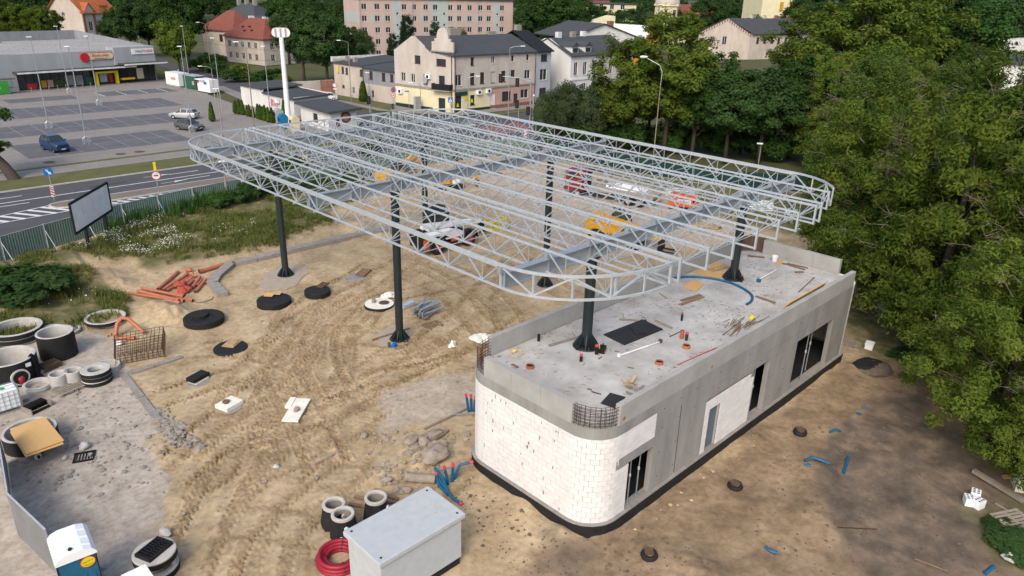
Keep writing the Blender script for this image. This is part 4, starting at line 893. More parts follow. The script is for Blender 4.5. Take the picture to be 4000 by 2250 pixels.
# ---------------------------------------------------------------- kiosk and low white building
b = Bld('kiosk', 'small white kiosk with dark overhanging roof and round emblem', V(59,98.7,0), 'kiosk')
b.wall((56.8,103),(56.6,94.3),0,3.0,'plaster_white',[(3.6,.9,5.0,2.1,'b')]); b.wall((56.6,94.3),(61.2,94.6),0,3.0,'plaster_white',[(.9,.8,1.6,1.7,'b')]); b.wall((61.2,94.6),(61.4,103.2),0,3.1,'plaster_white'); b.wall((61.4,103.2),(56.8,103),0,3.1,'plaster_white')
b.slab('roof', [(56.2,103.7,3.2),(55.9,93.6,3.0),(61.7,93.8,3.1),(61.9,103.7,3.35)], .3, 'roof_felt')
em = b.part('emblem', MB().solid([(59.2+.85*math.cos(2*PI*k/24),94.43,1.85+.85*math.sin(2*PI*k/24)) for k in range(24)], (0,-.08,0)), 'brown_box'); b.part('emblem_ring', MB().solid([(59.2+.52*math.cos(2*PI*k/24),94.34,1.85+.52*math.sin(2*PI*k/24)) for k in range(24)], (0,-.02,0)), 'orange_pvc', em)
b = Bld('low_white_building', 'long low white building with stepped dark roof behind the kiosk', V(62,117,0))
b.wall((58.2,125.6),(58.8,118.6),0,3.3,'plaster_white'); b.wall((58.8,118.6),(59.3,109.6),0,2.7,'plaster_white'); b.wall((59.3,109.6),(66,110.2),0,2.9,'plaster_white',[(1.2,.9,2,1.9,'b')]); b.wall((66,110.2),(65.5,126),0,3.2,'plaster_white'); b.wall((65.5,126),(58.2,125.6),0,3.3,'plaster_white')
b.slab('roof', [(57.9,126,3.45),(58.5,118.7,3.4),(66.2,118.7,3.6),(65.8,126.3,3.7)], .22, 'roof_felt'); b.slab('roof', [(58.5,118.7,2.85),(59,109.3,2.75),(66.4,109.8,3.0),(66.3,118.7,3.1)], .22, 'roof_felt')
b.part('air_conditioner', MB().box(58.55,113.6,1.6,58.95,114.5,2.2), 'white_plastic')
mb = MB()
r9 = random.Random(4)
for k in range(10):
    y = 116.4-k*.22; P = [(58.92+.02,y+r9.uniform(-.1,.1),.9+j*.35+r9.uniform(-.15,.15)) for j in range(4)]; mb.path([(p[0]-.08,p[1],p[2]) for p in P], .03, 4)
b.part('graffiti', mb, 'pink')
# ---------------------------------------------------------------- apartment block
b = Bld('apartment_block', 'long five storey pink and grey apartment block at the back', V(142,180,0))
mat('panel_pink', (.52,.40,.355), .95, col2=(.45,.34,.30), scale=.4, streak=.3); mat('panel_grey', (.42,.46,.445), .95, col2=(.35,.385,.375), scale=.4, streak=.3); mat('panel_beige', (.50,.45,.40), .95, col2=(.43,.38,.335), scale=.4)
aA, aB = (118.1,179.1), (166,168.6); A_, u_, n_, L_ = b.plane(aA,aB)
colx = [1085,1217,1322,1420,1490,1590,1707,1803,1893,1955,2045,2150,2258,2343,2430,2475]; cu_ = [b.pix(aA,aB,1000+x*.3885,28)[0] for x in colx]+[L_-1.5]
small = {3,8,14}; zr = [14.35,11.35,8.35,5.35,2.3]
edges = [0]+[(p+q)/2 for p, q in zip(cu_, cu_[1:])]; edges[-1] = L_
grey = {3,7,8,14}
for k in range(len(colx)):
    a0, a1 = edges[k], edges[k+1]; c = cu_[k]-a0; ws = []
    for z_ in zr:
        if k in small: ws.append((c-.35,z_-2.1,c+.35,z_-1.4,'w'))
        else: ws.append((c-.72,z_-.75,c+.72,z_+.7,'w'))
    P0 = off(A_,u_,n_,a0,0); P1 = off(A_,u_,n_,a1,0); b.wall(P0, P1, 0, 16.4, 'panel_grey' if k in grey else 'panel_pink', [w_ for w_ in ws if w_[1] > .1], depth=.12, name='facade_panel')
    if k not in grey and k not in (0,4,5): b.part('band', MB().prism([off(A_,u_,n_,e,d) for e, d in ((a0,.001),(cu_[k]-.8,.001),(cu_[k]-.8,.04),(a0,.04))], 10.2, 12.6), 'panel_grey')
bw = Vector((-n_.x,-n_.y)); P = lambda a, d: off(A_,u_,n_,a,-d)
b.wall(P(0,11), aA, 0, 16.4, 'panel_pink'); b.part('band', MB().prism([off(A_,u_,n_,e,d) for e, d in ((-.06,-.2),(0,-.2),(0,-10.8),(-.06,-10.8))], 10, 12.8), 'panel_grey'); b.wall(aB, P(L_,11), 0, 16.4, 'panel_pink'); b.wall(P(L_,11), P(0,11), 0, 16.4, 'panel_pink')
b.slab('roof', [(*P(-.4,-.4),16.7),(*P(L_+.4,-.4),16.7),(*P(L_+.4,11.4),16.9),(*P(-.4,11.4),16.9)], .35, 'roof_felt')
for a in (.4,15.9,36.8): p = off(A_,u_,n_,a,.1); b.part('downpipe', MB().tube((*p,0),(*p,16.5),.1), 'grey_panel')
b = Bld('yellow_block', 'cream and pale blue apartment block end far behind the tall trees', V(215,185,0)); yA = G(2125,70); P0 = V(190,168,0)
b.wall((200,176),(224,166),0,15.5,'plaster_yellow',[(3+i*4.2,2+j*3,4.6+i*4.2,3.6+j*3,'w') for i in range(5) for j in range(5)]); b.part('blue_panel', MB().prism([(207.5,172.8),(210.5,171.55),(210.5,171.3),(207.5,172.5)], 1, 15), 'plaster_blue'); b.wall((224,166),(228,177),0,15.5,'plaster_yellow'); b.wall((196,166+1),(200,176),0,15.5,'plaster_yellow') if False else None
b.slab('roof', [(199,176.5,15.9),(224.5,165.6,15.9),(228.5,177,16),(203,188,16)], .4, 'roof_felt')
# ---------------------------------------------------------------- white row houses right of the tenement
b = Bld('white_row_house', 'white two storey row house with two roof dormers and grey gable', V(115,102,0))
ra, rb = (110.9,96.5), (119.2,96.4)
b.wall(ra, rb, 0, 8.2, 'plaster_white', [(1.0+i*2.7,4.6,2.1+i*2.7,7.0,'w') for i in range(3)]+[(1.0+i*2.7,1.0,2.1+i*2.7,3.0,'w') for i in range(3)]); b.wall((110.6,109), ra, 0, 8.2, 'plaster_white', gable=[(7.2,11.1),(5.6,11.1)])
b.slab('roof', [(110.6,96.1,8.3),(119.3,96,8.3),(119.3,102.6,11.2),(110.6,102.6,11.2)], .2, 'roof_felt'); b.slab('roof', [(110.6,109.2,8.3),(119.3,109,8.3),(119.3,102.6,11.2),(110.6,102.6,11.2)], .2, 'roof_felt')
for x in (112.6,116.4):
    d = b.part('dormer', MB().box(x-.9,97.0,8.5,x+.9,100.5,9.9), 'plaster_white'); b.part('dormer_roof', MB().solid([(x-1.2,96.7,9.9),(x+1.2,96.7,9.9),(x,96.7,10.7)], (0,4,0)), 'roof_felt', d); b.part('dormer_window', MB().box(x-.7,96.96,8.8,x+.7,97.0,9.6), 'glass', d)
b.part('cornice', MB().box(110.8,96.2,8.0,119.3,96.5,8.25).box(110.8,96.3,3.7,119.3,96.52,3.95), 'plaster_white')
b = Bld('beige_row_house', 'beige two storey row house with stained front beyond the white one', V(124.5,102,0))
b.wall(rb, (129.6,96.3), 0, 8.2, 'plaster_grey', [(.7+i*2.6,4.4,1.9+i*2.6,6.8,'w') for i in range(4)]+[(.9+i*2.6,7.3,1.6+i*2.6,7.9,'b') for i in range(4)]+[(.7+i*2.6,1.0,1.9+i*2.6,3.0,'w') for i in range(4)]); b.wall((129.6,96.3),(129.6,109),0,8.2,'plaster_grey',gable=[(6.3,11.4)])
b.slab('roof', [(119.35,96,8.3),(130,95.9,8.3),(130,102.6,11.4),(119.35,102.6,11.3)], .2, 'roof_felt'); b.slab('roof', [(119.35,109,8.3),(130,109,8.3),(130,102.6,11.4),(119.35,102.6,11.3)], .2, 'roof_felt')
for x, m_ in ((114,'plaster_white'),(118.3,'old_concrete'),(121.5,'pvc_white')): b.part('chimney', MB().cb(x,102.8,11,1.1,.8,1.2), m_)
b = Bld('ochre_house', 'bright ochre gabled house peeping over the row house roofs', V(150,112,0))
b.wall((147,106),(152.5,105.5),0,10.2,'ochre',[(2,6.2,3.2,8.8,'w'),(4,6.2,4.8,8.8,'w')],gable=[(2.75,12.6)]); b.wall((146.5,120),(147,106),0,10.2,'ochre'); b.slab('roof', [(146.6,105.4,10.1),(149.75,105.3,12.7),(149.75,121,12.7),(146.2,121,10.1)], .2, 'pvc_white'); b.slab('roof', [(152.9,105.2,10.1),(149.75,105.3,12.7),(149.75,121,12.7),(152.9,121,10.1)], .2, 'roof_felt')
b = Bld('grey_roof_house', 'house with two dark felt roofs behind the beige row house', V(140,114,0)); b.wall((128,112),(146,108),0,10.5,'plaster_white',gable=[(9,13)]); b.slab('roof', [(127.5,111.6,10.4),(137,109.6,13.2),(141,124,13.2),(131,126,10.4)], .2, 'roof_felt'); b.slab('roof', [(146.5,107.6,10.4),(137,109.6,13.2),(141,124,13.2),(150,122,10.4)], .2, 'roof_felt'); b.part('chimney', MB().cb(143,113,11.5,1.5,.9,2.0), 'brick_dark')
# ---------------------------------------------------------------- brick trimmed house, church, far roofs
b = Bld('brick_trim_house', 'cream house with brick trimmed gable and long slate roof above the trees', V(240,132,0))
ga, gb = (222,138.5), (234,126.5); gl = (258,122.5)
b.wall(ga, gb, 0, 8.0, 'plaster_cream', [(8,7.5-3,9.4,7.5-.4,'w'),(4,5,5.2,7,'w')], gable=[(9.0,12.6)]); b.wall(gb, (275,114), 0, 8.0, 'plaster_cream', [(3+i*3.2,5,4.2+i*3.2,7,'b') for i in range(11)])
mb = MB(); A_, u_, n_, L_ = b.plane(ga,gb)
for k in range(22):
    f = k/21; a = L_*f; z_ = 8+(12.6-8)*(a/9.0 if a < 9 else (L_-a)/(L_-9)); p = off(A_,u_,n_,a,.1); mb.cb(p[0],p[1],z_-.75,.3,.2,.75, math.atan2(u_.y,u_.x))
b.part('brick_frieze', mb, 'brick_dark'); b.slab('roof', [(234.6,125.6,8.1),(276,113.2,8.1),(270,124,12.7),(228.6,132.3,12.8)], .25, 'roof_felt'); b.slab('roof', [(221.4,139.6,8.1),(264,128,8.1),(270,124,12.7),(228.6,132.3,12.8)], .25, 'roof_felt')
for k in range(5): b.part('chimney', MB().cb(240+k*6,130.2-k*1.3,12,1.1,.9,1.7), ('pale_concrete','pale_concrete','brick_dark','brick_dark','brick_dark')[k])
c0 = G(2608,120, 6); c0 = V(272,186,0)
b = Bld('church_tower', 'small cream baroque church tower with domed cap and red roof', V(272,186,0), 'church')
b.part('tower', MB().lathe([(4.9,0),(4.9,14.6),(5.4,14.8),(5.4,15.4),(5.0,15.6)], 8, (272,186,0)), 'plaster_yellow'); b.part('dome', MB().lathe([(5.1,15.6),(4.9,17),(4.0,18.4),(2.4,19.5),(1.5,19.9),(1.5,21.2),(1.8,21.5),(.2,23.5)], 16, (272,186,0)), 'plaster_cream', smooth=40)
for k in range(3): a = -2.6+k*.75; b.part('window', MB().cb(272+4.7*math.cos(a),186+4.7*math.sin(a),11,.8,1.0,2.4,a), 'glass')
b.part('nave_roof', MB().solid([(278,178,9),(300,172,9),(300,180,15.5),(278,186,15.5)], (0,0,-.3)), mat('tile_dark_red', (.24,.075,.055), .9, col2=(.17,.055,.04), scale=1, bump=.3)); b.part('nave', MB().prism([(278.5,178.6),(299,173),(299,190),(278.5,194)], 0, 9), 'plaster_yellow')
b = Bld('church_facade', 'cream church front with curved shoulder at the top edge behind trees', V(331,172,0), 'church')
b.part('front', MB().cb(331,172,0,16,18,20,-.6), 'plaster_yellow'); b.part('shoulder', MB().lathe([(5.5,0),(5.5,11),(4.8,13),(2.5,15),(.1,16)], 16, (343,163,0)), 'plaster_white', smooth=40)
for k in range(2): b.part('window', MB().cb(326.5+k*4,163.6-k*2.7,14,1.3,.6,3.4,-.6), 'ochre')
b = Bld('red_roof_cottage', 'small house with bright red roof among the far trees', V(330,270,0)); b.part('wall', MB().cb(330,270,0,16,12,9), 'plaster_cream'); b.part('roof', MB().solid([(321,263,9),(321,277,9),(321,270,15)], (18,0,0)), mat('tile_red', (.225,.075,.055), .9, col2=(.165,.055,.042), scale=1, bump=.3))
b = Bld('white_gable_shed', 'white gable wall standing among trees above the row houses', V(186,150,0)); b.part('wall', MB().solid([(180,150,0),(187,146,0),(187,146,13.0),(180,150,10.5)], (3,6,0)), 'plaster_yellow')
# ---------------------------------------------------------------- house with orange roof, red roof houses
mat('tile_orange', (.38,.115,.045), .9, col2=(.29,.085,.035), scale=.8, bump=.4, bscale=4)
fw = Vector((.27,.963)); rt = Vector((.963,-.27)); f_ = rt*.75+fw*.66; g_ = -rt*.66+fw*.75; oc = Vector((88.9,314.4))
pt = lambda a, c, z=0: (oc.x+f_.x*a+g_.x*c, oc.y+f_.y*a+g_.y*c, z)
b = Bld('orange_roof_house', 'large grey house with bright orange tiled roof behind the supermarket', V(*pt(7,8)))
b.wall(pt(0,17), pt(0,0), 0, 7.5, 'plaster_cream', [(6.5,6,8,9.5-2.2,'w')], gable=[(11.4,13.2),(5.6,13.2)]); b.wall(pt(0,0), pt(15,0), 0, 7.5, 'plaster_grey', [(1.8,1.2,3.4,4.4,'w'),(9,4.5,10.8,7,'w'),(9.5,.8,11.5,3,'b')])
for a in (0,4.6): p = pt(a,-.1); b.part('brick_quoin', MB().cb(p[0],p[1],0,.9,.4,8,math.atan2(f_.y,f_.x)), 'brick_dark')
b.part('cross_gable', MB().solid([pt(.2,-.3,7.4),pt(5,-.3,7.4),pt(2.6,-.3,10.6)], (g_.x*.3,g_.y*.3,0)), 'plaster_grey'); b.slab('cross_roof', [pt(-.4,-.6,7.1),pt(2.6,-.6,11),pt(2.6,5.5,11.2),pt(-.4,1,7.4)], .2, 'tile_orange'); b.slab('cross_roof', [pt(5.6,-.6,7.1),pt(2.6,-.6,11),pt(2.6,5.5,11.2),pt(5.6,1,7.4)], .2, 'tile_orange')
b.slab('roof', [pt(-.8,-.8,7.3),pt(15.8,-.8,7.3),pt(15.8,8.5,14.4),pt(1.8,8.5,14.4),pt(-.8,5.4,13)], .25, 'tile_orange'); b.slab('roof', [pt(-.8,17.8,7.3),pt(15.8,17.8,7.3),pt(15.8,8.5,14.4),pt(1.8,8.5,14.4),pt(-.8,11.6,13)], .25, 'tile_orange'); b.slab('roof', [pt(-.9,5.2,12.9),pt(-.9,11.8,12.9),pt(1.8,8.5,14.45)], .2, 'tile_orange')
b.part('dormer', MB().solid([pt(9,1.5,9.3),pt(12.5,1.5,9.3),pt(12.5,3.5,11.4),pt(9,3.5,11.4)], (0,0,.6)), 'tile_orange')
for a in (1.5,7.5,10): p = pt(a,8.5); b.part('chimney', MB().cb(p[0],p[1],13,1.3,1,2.6), 'orange_pvc')
def hip_house(name, label, A, u, L, D, ze, zr_, wm, tm, wn, inset=None):
    u = Vector(u).normalized(); n = Vector((u.y,-u.x)); q = lambda a, d, z=0: (A[0]+u.x*a-n.x*d, A[1]+u.y*a-n.y*d, z)
    b = Bld(name, label, V(*q(L/2,D/2))); b.wall(q(0,0), q(L,0), 0, ze, wm, wn); b.wall(q(L,0), q(L,D), 0, ze, wm, [(2,1,3.2,2.6,'w'),(2,3.8,3.2,5.4,'w')] if ze > 5.5 else []); b.wall(q(L,D), q(0,D), 0, ze, wm); b.wall(q(0,D), q(0,0), 0, ze, wm, [(D-4,3.8,D-2.8,5.4,'w')] if ze > 5.5 else [])
    i = D/2*.9 if inset is None else inset; e = .5
    r0, r1 = q(i,D/2,zr_), q(L-i,D/2,zr_); c = [q(-e,-e,ze), q(L+e,-e,ze), q(L+e,D+e,ze), q(-e,D+e,ze)]
    for P in ([c[0],c[1],r1,r0],[c[1],c[2],r1],[c[2],c[3],r0,r1],[c[3],c[0],r0]): b.slab('roof', P, .2, tm)
    return b, q
b, q = hip_house('red_hip_house', 'cream house with red tiled hip roof and two rows of windows', (88.6,197.4), (.2,-.98), 15.5, 10, 6.5, 11, 'plaster_cream', 'tile_red', [(1.2+i*2.6,z_,2.4+i*2.6,z_+1.5,'w') for i in range(5) for z_ in (1.1,3.9)])
for a in (4,9.5): p = q(a,6); b.part('chimney', MB().cb(p[0],p[1],9,1.3,.9,2.4), 'pvc_white')
for a, d in ((5,2.4),(7.5,2.6),(6.8,1.4),(9.5,1.6)): p = q(a,d,6.5+4.5*(d+.5)/5.5); b.part('roof_light', MB().cb(p[0],p[1],p[2]-.3,.6,.8,.45), 'glass')
b, q = hip_house('red_roof_villa', 'cream villa with plain red roof half hidden by the dark tree', (92,219), (.25,-.97), 13, 11, 7, 12, 'plaster_cream', 'tile_red', [(7,4,8.4,5.8,'b'),(9.5,1,11,2.8,'w')])
b, q = hip_house('grey_roof_villa', 'pale villa with grey hip roof far behind the red roofs', (118,262), (.35,-.93), 14, 11, 9, 13, 'plaster_white', 'roof_felt', [(2,5,3.4,7,'b'),(8,5,9.4,7,'w')])
for k in range(3): p = q(3+k*3.5,5); b.part('chimney', MB().cb(p[0],p[1],12,1.2,.9,2.6), 'old_concrete')
b = Bld('flat_roof_flats', 'pale flat roofed block with white parapets behind the red roofs', V(118,218,0)); b.part('wall', MB().box(106,203,0,122,230,9.6), 'plaster_yellow'); b.part('roof', MB().box(105.6,202.6,9.6,122.4,230.4,9.9), 'roof_felt')
for k in range(4): b.part('roof_unit', MB().cb(110+k*3,206+k*6,9.9,2.4,2.4,1.2), ('pvc_white','grey_panel','pvc_white','galv_web')[k])
b = Bld('pink_wing', 'long pale and pink building with low grey roof at the right edge', V(225,52,0))
b.wall((214,60.5),(219,46),0,6.2,'plaster_white'); b.wall((204,62),(214,60.5),0,6.2,'plaster_pink') ; b.wall((212.5,64.5),(214,60.5),0,6.2,'plaster_pink'); b.wall((219,46),(236,14),0,6.2,'plaster_white',[(4+i*4,2,6+i*4,4.5,'b') for i in range(7)]); b.slab('roof', [(211.5,66,6.2),(220,41,6.2),(240,10,6.2),(260,30,8.6),(236,66,8.6)], .3, 'roof_felt'); b.part('roof_house', MB().box(236,40,8,252,56,11), 'plaster_white')
b = Bld('far_white_house', 'white gabled house with dark roof in the far top right corner', V(560,40,0)); b.part('wall', MB().cb(560,40,0,34,30,9), 'plaster_white'); b.part('roof', MB().solid([(541,22,9),(541,58,9),(541,40,17)], (38,0,0)), 'roof_felt')
# ================================================================ trees and plants
def quads(co, nv=4):
    """co: (n,4,3) array -> mesh of n separate leaves"""
    n = len(co); me = bpy.data.meshes.new('crown'); me.vertices.add(n*4); me.vertices.foreach_set('co', co.astype(np.float32).ravel())
    me.loops.add(n*4); me.polygons.add(n); me.loops.foreach_set('vertex_index', np.arange(n*4, dtype=np.int32)); me.polygons.foreach_set('loop_start', np.arange(0, n*4, 4, dtype=np.int32)); me.update(calc_edges=True); return me
def leaves(c, nrm, ln, wd, rg, fold=.0):
    """rhombic leaves at c with normal nrm"""
    n = len(c); nrm = nrm/np.maximum(np.linalg.norm(nrm, axis=1, keepdims=True), 1e-6); r = rg.normal(size=(n,3)); t = np.cross(nrm, r); t /= np.maximum(np.linalg.norm(t, axis=1, keepdims=True), 1e-6); s = np.cross(nrm, t)
    L = (ln*rg.uniform(.6,1.3,n))[:,None]; W = (wd*rg.uniform(.6,1.3,n))[:,None]
    return np.stack([c-t*L*.5, c+s*W*.5+nrm*W*fold, c+t*L*.5, c-s*W*.5+nrm*W*fold], 1)
def crown(seed, R, Hc, n_cl, n_lf, leaf, wd, squash=.75, cr=.2, droop=0., lumps=5, skirt=0):
    """crown of leaf clumps filling an uneven volume; base of crown at z=0"""
    rg = np.random.default_rng(seed)
    d = rg.normal(size=(n_cl,3)); d /= np.linalg.norm(d, axis=1, keepdims=True); d[:,2] = d[:,2]*.9+.12
    lp = rg.normal(size=(lumps,3)); lp /= np.linalg.norm(lp, axis=1, keepdims=True)
    k = .62+.46*np.max(np.clip(d@lp.T, 0, 1)**4, axis=1)+rg.uniform(-.09,.09,n_cl); rad = rg.uniform(.35,1,n_cl)**.42*k
    cc = d*rad[:,None]*np.array([R,R,Hc/2])
    if skirt: low = d[:,2] < .1; cc[low,:2] *= (1+skirt*np.clip(.1-d[low,2],0,1))[:,None]
    size = cr*R*rg.uniform(.55,1.25,n_cl)
    idx = rg.integers(0, n_cl, n_lf); g = rg.normal(size=(n_lf,3)); g /= np.linalg.norm(g, axis=1, keepdims=True); rr = rg.uniform(0,1,n_lf)**.45
    p = cc[idx]+g*(rr*size[idx])[:,None]*np.array([1,1,squash])
    if droop: p[:,2] -= droop*rg.uniform(0,1,n_lf)**2*R*.5*(rad[idx])
    nr = g*.7+d[idx]*.5+np.array([0,0,.75])+rg.normal(size=(n_lf,3))*.45
    if droop: nr[:,2] *= .3
    p[:,2] += Hc/2
    return quads(leaves(p, nr, leaf, wd, rg, .12)), cc+np.array([0,0,Hc/2])
def trunk(seed, H, Hb, R, tips, r0=.22, nb=14, lean=(0,0)):
    """tapered trunk with limbs reaching into the crown (crown base at Hb)"""
    rg = random.Random(seed); mb = MB(); top = V(lean[0], lean[1], H*.86); P = [V(0,0,-.3), V(lean[0]*.2+rg.uniform(-.1,.1), lean[1]*.2, H*.25), V(lean[0]*.55, lean[1]*.55+rg.uniform(-.2,.2), H*.55), top]
    mb.path(P, [r0*1.25, r0, r0*.62, r0*.15], 8)
    for k in range(nb):
        t = tips[rg.randrange(len(tips))]; e = V(t[0]+lean[0]*.6, t[1]+lean[1]*.6, t[2]+Hb); z = min(max(Hb*.75, e.z*.62-.3, .4), H*.8); f = z/(H*.86); s = V(lean[0]*f, lean[1]*f, z); m_ = (s+e)/2+V(rg.uniform(-.3,.3), rg.uniform(-.3,.3), rg.uniform(0,.6))
        mb.path([s, m_, e], [r0*.42*(1-f*.5), r0*.22, .015], 5)
    return mb
KIND = {}
def kind(name, seed, H, Hb, R, n_cl, n_lf, leaf, wd, m, r0=.25, **kw):
    me, cc = crown(seed, R, H-Hb, n_cl, n_lf, leaf, wd, **kw); me.materials.append(MT[m]); tb = trunk(seed, H, Hb, R, cc, r0).mesh('trunk'); tb.materials.append(MT['bark']); tb.polygons.foreach_set('use_smooth', [True]*len(tb.polygons)); KIND[name] = (me, tb, Hb, H, R)
kind('broad', 1, 15, 1.3, 5.2, 150, 22000, .42, .27, 'leaf_dark', cr=.22)
kind('broad2', 2, 15, 1.2, 4.8, 130, 22000, .40, .25, 'leaf_mid', cr=.23)
kind('ash', 3, 16, 1.3, 5.4, 170, 26000, .44, .20, 'leaf_light', cr=.19, lumps=9)
kind('birch', 4, 13, 1.2, 3.4, 120, 18000, .34, .13, 'leaf_grey', cr=.24, droop=1.3, r0=.16)
kind('round', 5, 8, 1.4, 3.4, 90, 14000, .32, .22, 'leaf_light', cr=.26, r0=.15)
kind('spruce', 6, 13, .6, 2.2, 120, 12000, .34, .10, 'leaf_conifer', cr=.3, droop=.8, r0=.16)
kind('near', 7, 17, -2.2, 5.6, 250, 52000, .34, .12, 'leaf_light', cr=.15, lumps=11, skirt=.9, droop=.25)
kind('near2', 8, 16, -2.4, 5.0, 220, 46000, .32, .12, 'leaf_near', cr=.16, lumps=9, skirt=.9, droop=.3)
def bare_twigs():
    r = random.Random(9); mb = MB()
    for k in range(34):
        a, z_ = r.uniform(0,6.28), r.uniform(4,15.5); R = 4.9*math.sqrt(max(.1,1-((z_-8.5)/8)**2)); p = V(R*.55*math.cos(a),R*.55*math.sin(a),z_-.8); e = V(R*1.06*math.cos(a),R*1.06*math.sin(a),z_+r.uniform(-.2,.9))
        mb.path([p,(p+e)/2+V(0,0,.3),e],[.035,.022,.008],4,False)
        for j in range(5):
            f = r.uniform(.4,1); s_ = p+(e-p)*f; mb.path([s_,s_+V(r.uniform(-.7,.7),r.uniform(-.7,.7),r.uniform(-.5,.8))],[.014,.005],3,False)
    me = mb.mesh('bare_twigs'); me.materials.append(MT['twig']); return me
TWIG = bare_twigs()
def tree(kd, x, y, s=1.0, label='', group=None, rz=None, H=None, wide=1.0, name=None, m=None):
    me, tb, Hb, H0, R = KIND[kd]; k = (H/H0) if H else s; rz = rnd.uniform(0,6.28) if rz is None else rz
    t = T(name or {'spruce':'spruce_tree','birch':'birch_tree','ash':'ash_tree','near':'ash_tree'}.get(kd,'broadleaf_tree'), label, 'tree', (x,y,gz(x,y)-.05), rz, group); t.scale = (k*wide,k*wide,k)
    obj('trunk', tb, None, t); c = obj('crown', me, None, t); c.location = (0,0,Hb)
    if kd.startswith('near'): obj('bare_twigs', TWIG, None, t, kind='stuff')
    if m: c.material_slots[0].link = 'OBJECT'; c.material_slots[0].material = MT[m]
    return t
def tp(kd, px, py, top, label, wide=1.0, m=None, group=None):
    """tree with its foot at a photo point and its top at photo height 'top'"""
    p = G(px, py); d = p.length; H = (py-top)/FOC*math.hypot(d, CAMH)*1.02; return tree(kd, p.x, p.y, H=max(H,2), label=label, wide=wide, m=m, group=group)
gpark = 'trees of the park behind the site'
for a in (('birch',2130,575,330,'loose grey green birch left of the park, next to the traffic light'),('birch',2200,590,290,'drooping grey green birch in front of the white row house'),('birch',2300,590,300,'drooping birch close to the big bright tree'),
 ('ash',2430,600,190,'bright green ash between the birches and the lamp post'),('ash',2590,610,115,'tall bright green ash right behind the lamp post'),('broad2',2700,620,230,'mid green tree right of the lamp post'),('broad',2830,640,250,'dark green tree right of the park lawn middle'),('broad',2960,640,250,'dark tree above the right end of the canopy'),
 ('broad',2530,560,230,'dark tree behind the bright park ashes'),('broad2',3080,620,240,'tall mid green tree behind the canopy right end')): tp(*a, group=gpark, wide=1.05)
for a in (('broad',2890,600,330,'low dark tree filling the gap behind the canopy right end'),('broad',3020,560,300,'dark tree second in the gap behind the canopy right end'),('broad2',3140,640,330,'mid green tree standing at the right end of the park lawn'),('broad',3290,600,250,'dark tree behind the near bright tree'),('broad',2640,560,280,'dark tree behind the lamp post'),('broad',2760,560,260,'dark tree behind the mid green park tree'),('ash',3300,560,50,'wide bright ash crown at the top, left of the pink wing'),('ash',3420,520,30,'wide bright ash crown directly left of the pink wing'),('ash',3120,480,110,'bright ash crown right of the brick trimmed house'),('broad2',3640,520,110,'mid green crown in front of the pink wing'),('broad',3560,330,-30,'dark tall tree behind the bright crowns, top right'),('broad',3800,300,-40,'dark tall tree at the top right by the pink wing roof'),('broad',3120,215,-10,'dark tree at the top edge right of the church front')): tp(*a, group=gpark, wide=1.15)
# near trees on the right edge of the site
gn = 'large near trees along the right edge of the site'
for kd, x, y, H, wd_, lab in (('near',53,17.0,14.2,1.12,'near bright tree overhanging the far corner of the station building'),('near',48.5,11.2,15.8,1.12,'near tree with bare twigs right of the far roof corner'),('near2',55,12,16.5,1.15,'dense near tree behind the others at the right edge'),('near',41.8,6.0,9.8,1.15,'near yellow green tree overhanging the dark soil'),('near2',67,23,14.5,1.2,'tall near tree seen through the gap above the tarpaulin'),('near',45.2,6.2,13.8,1.15,'yellow green tree at the right edge of the picture, middle height'),('near2',76,19,15.5,1.25,'shaded near tree at the far right edge'),('near2',84,30,14.5,1.25,'dense tree far behind at the right edge'),('near',92,36,14.5,1.25,'bright tree behind the white tarpaulin stack'),('near2',62,9,17,1.2,'tall dense tree cut by the right picture edge'),('near',38.2,4.9,10.2,1.2,'low leafy tree at the right edge above the hollow blocks'),('near',35.6,2.6,8.0,1.1,'lowest near tree hanging over the lower right soil'),('near2',72,12,16,1.2,'dense tree between the pink wing and the right edge'),('near',104,32,14,1.3,'bright tree in front of the pink wing')):
    tree(kd, x, y, H=H, wide=wd_, label=lab, group=gn)
# town trees
gt = 'trees among the town houses'
for a in (('broad',520,222,20,'dark tree right of the orange roof house'),('broad',590,215,40,'dark tree second right of the orange roof house'),('broad',445,190,70,'dark tree touching the orange roof house'),('broad2',740,262,-60,'tall dark poplar left of the red roofs'),('broad',680,225,0,'dark tree behind the small bright round tree'),('round',705,290,120,'small bright round tree beside the side street'),
 ('broad',1190,330,30,'big dark tree behind the advertising pylon'),('broad',1280,345,40,'big dark tree left of the apartment block'),('broad',1350,320,90,'dark tree close to the low cream house roof'),('birch',1425,300,105,'light drooping tree before the apartment block'),('broad2',1130,250,10,'dark tree behind the pylon top'),
 ('spruce',1590,285,75,'tall dark spruce rising behind the tenement gable'),('spruce',1535,280,140,'short spruce behind the tenement gable'),('spruce',1705,250,95,'small pointed spruce between the tenement and the apartment block'),('round',1785,240,125,'low bush tree behind the tenement roof')): tp(*a, group=gt)
for a in (('broad',2120,235,-30,'tall dark tree right of the apartment block'),('broad2',2190,240,-10,'tall tree behind the tenement right end'),('broad2',2230,230,0,'tall tree behind the white row house'),('broad',2330,225,20,'dark tree over the beige row house roof'),('broad',2430,215,30,'dark tree left of the church tower'),('birch',2520,210,40,'thin loose tree left of the church tower'),('broad2',2570,215,100,'leafy tree in front of the church tower'),('round',2690,200,70,'round tree right of the church tower'),('broad',2760,190,0,'dark round tree between the two church parts'),('broad',2870,150,15,'tree in front of the church front'),('broad2',2960,140,20,'tree right of the church front')): tp(*a, group=gt, wide=1.1)
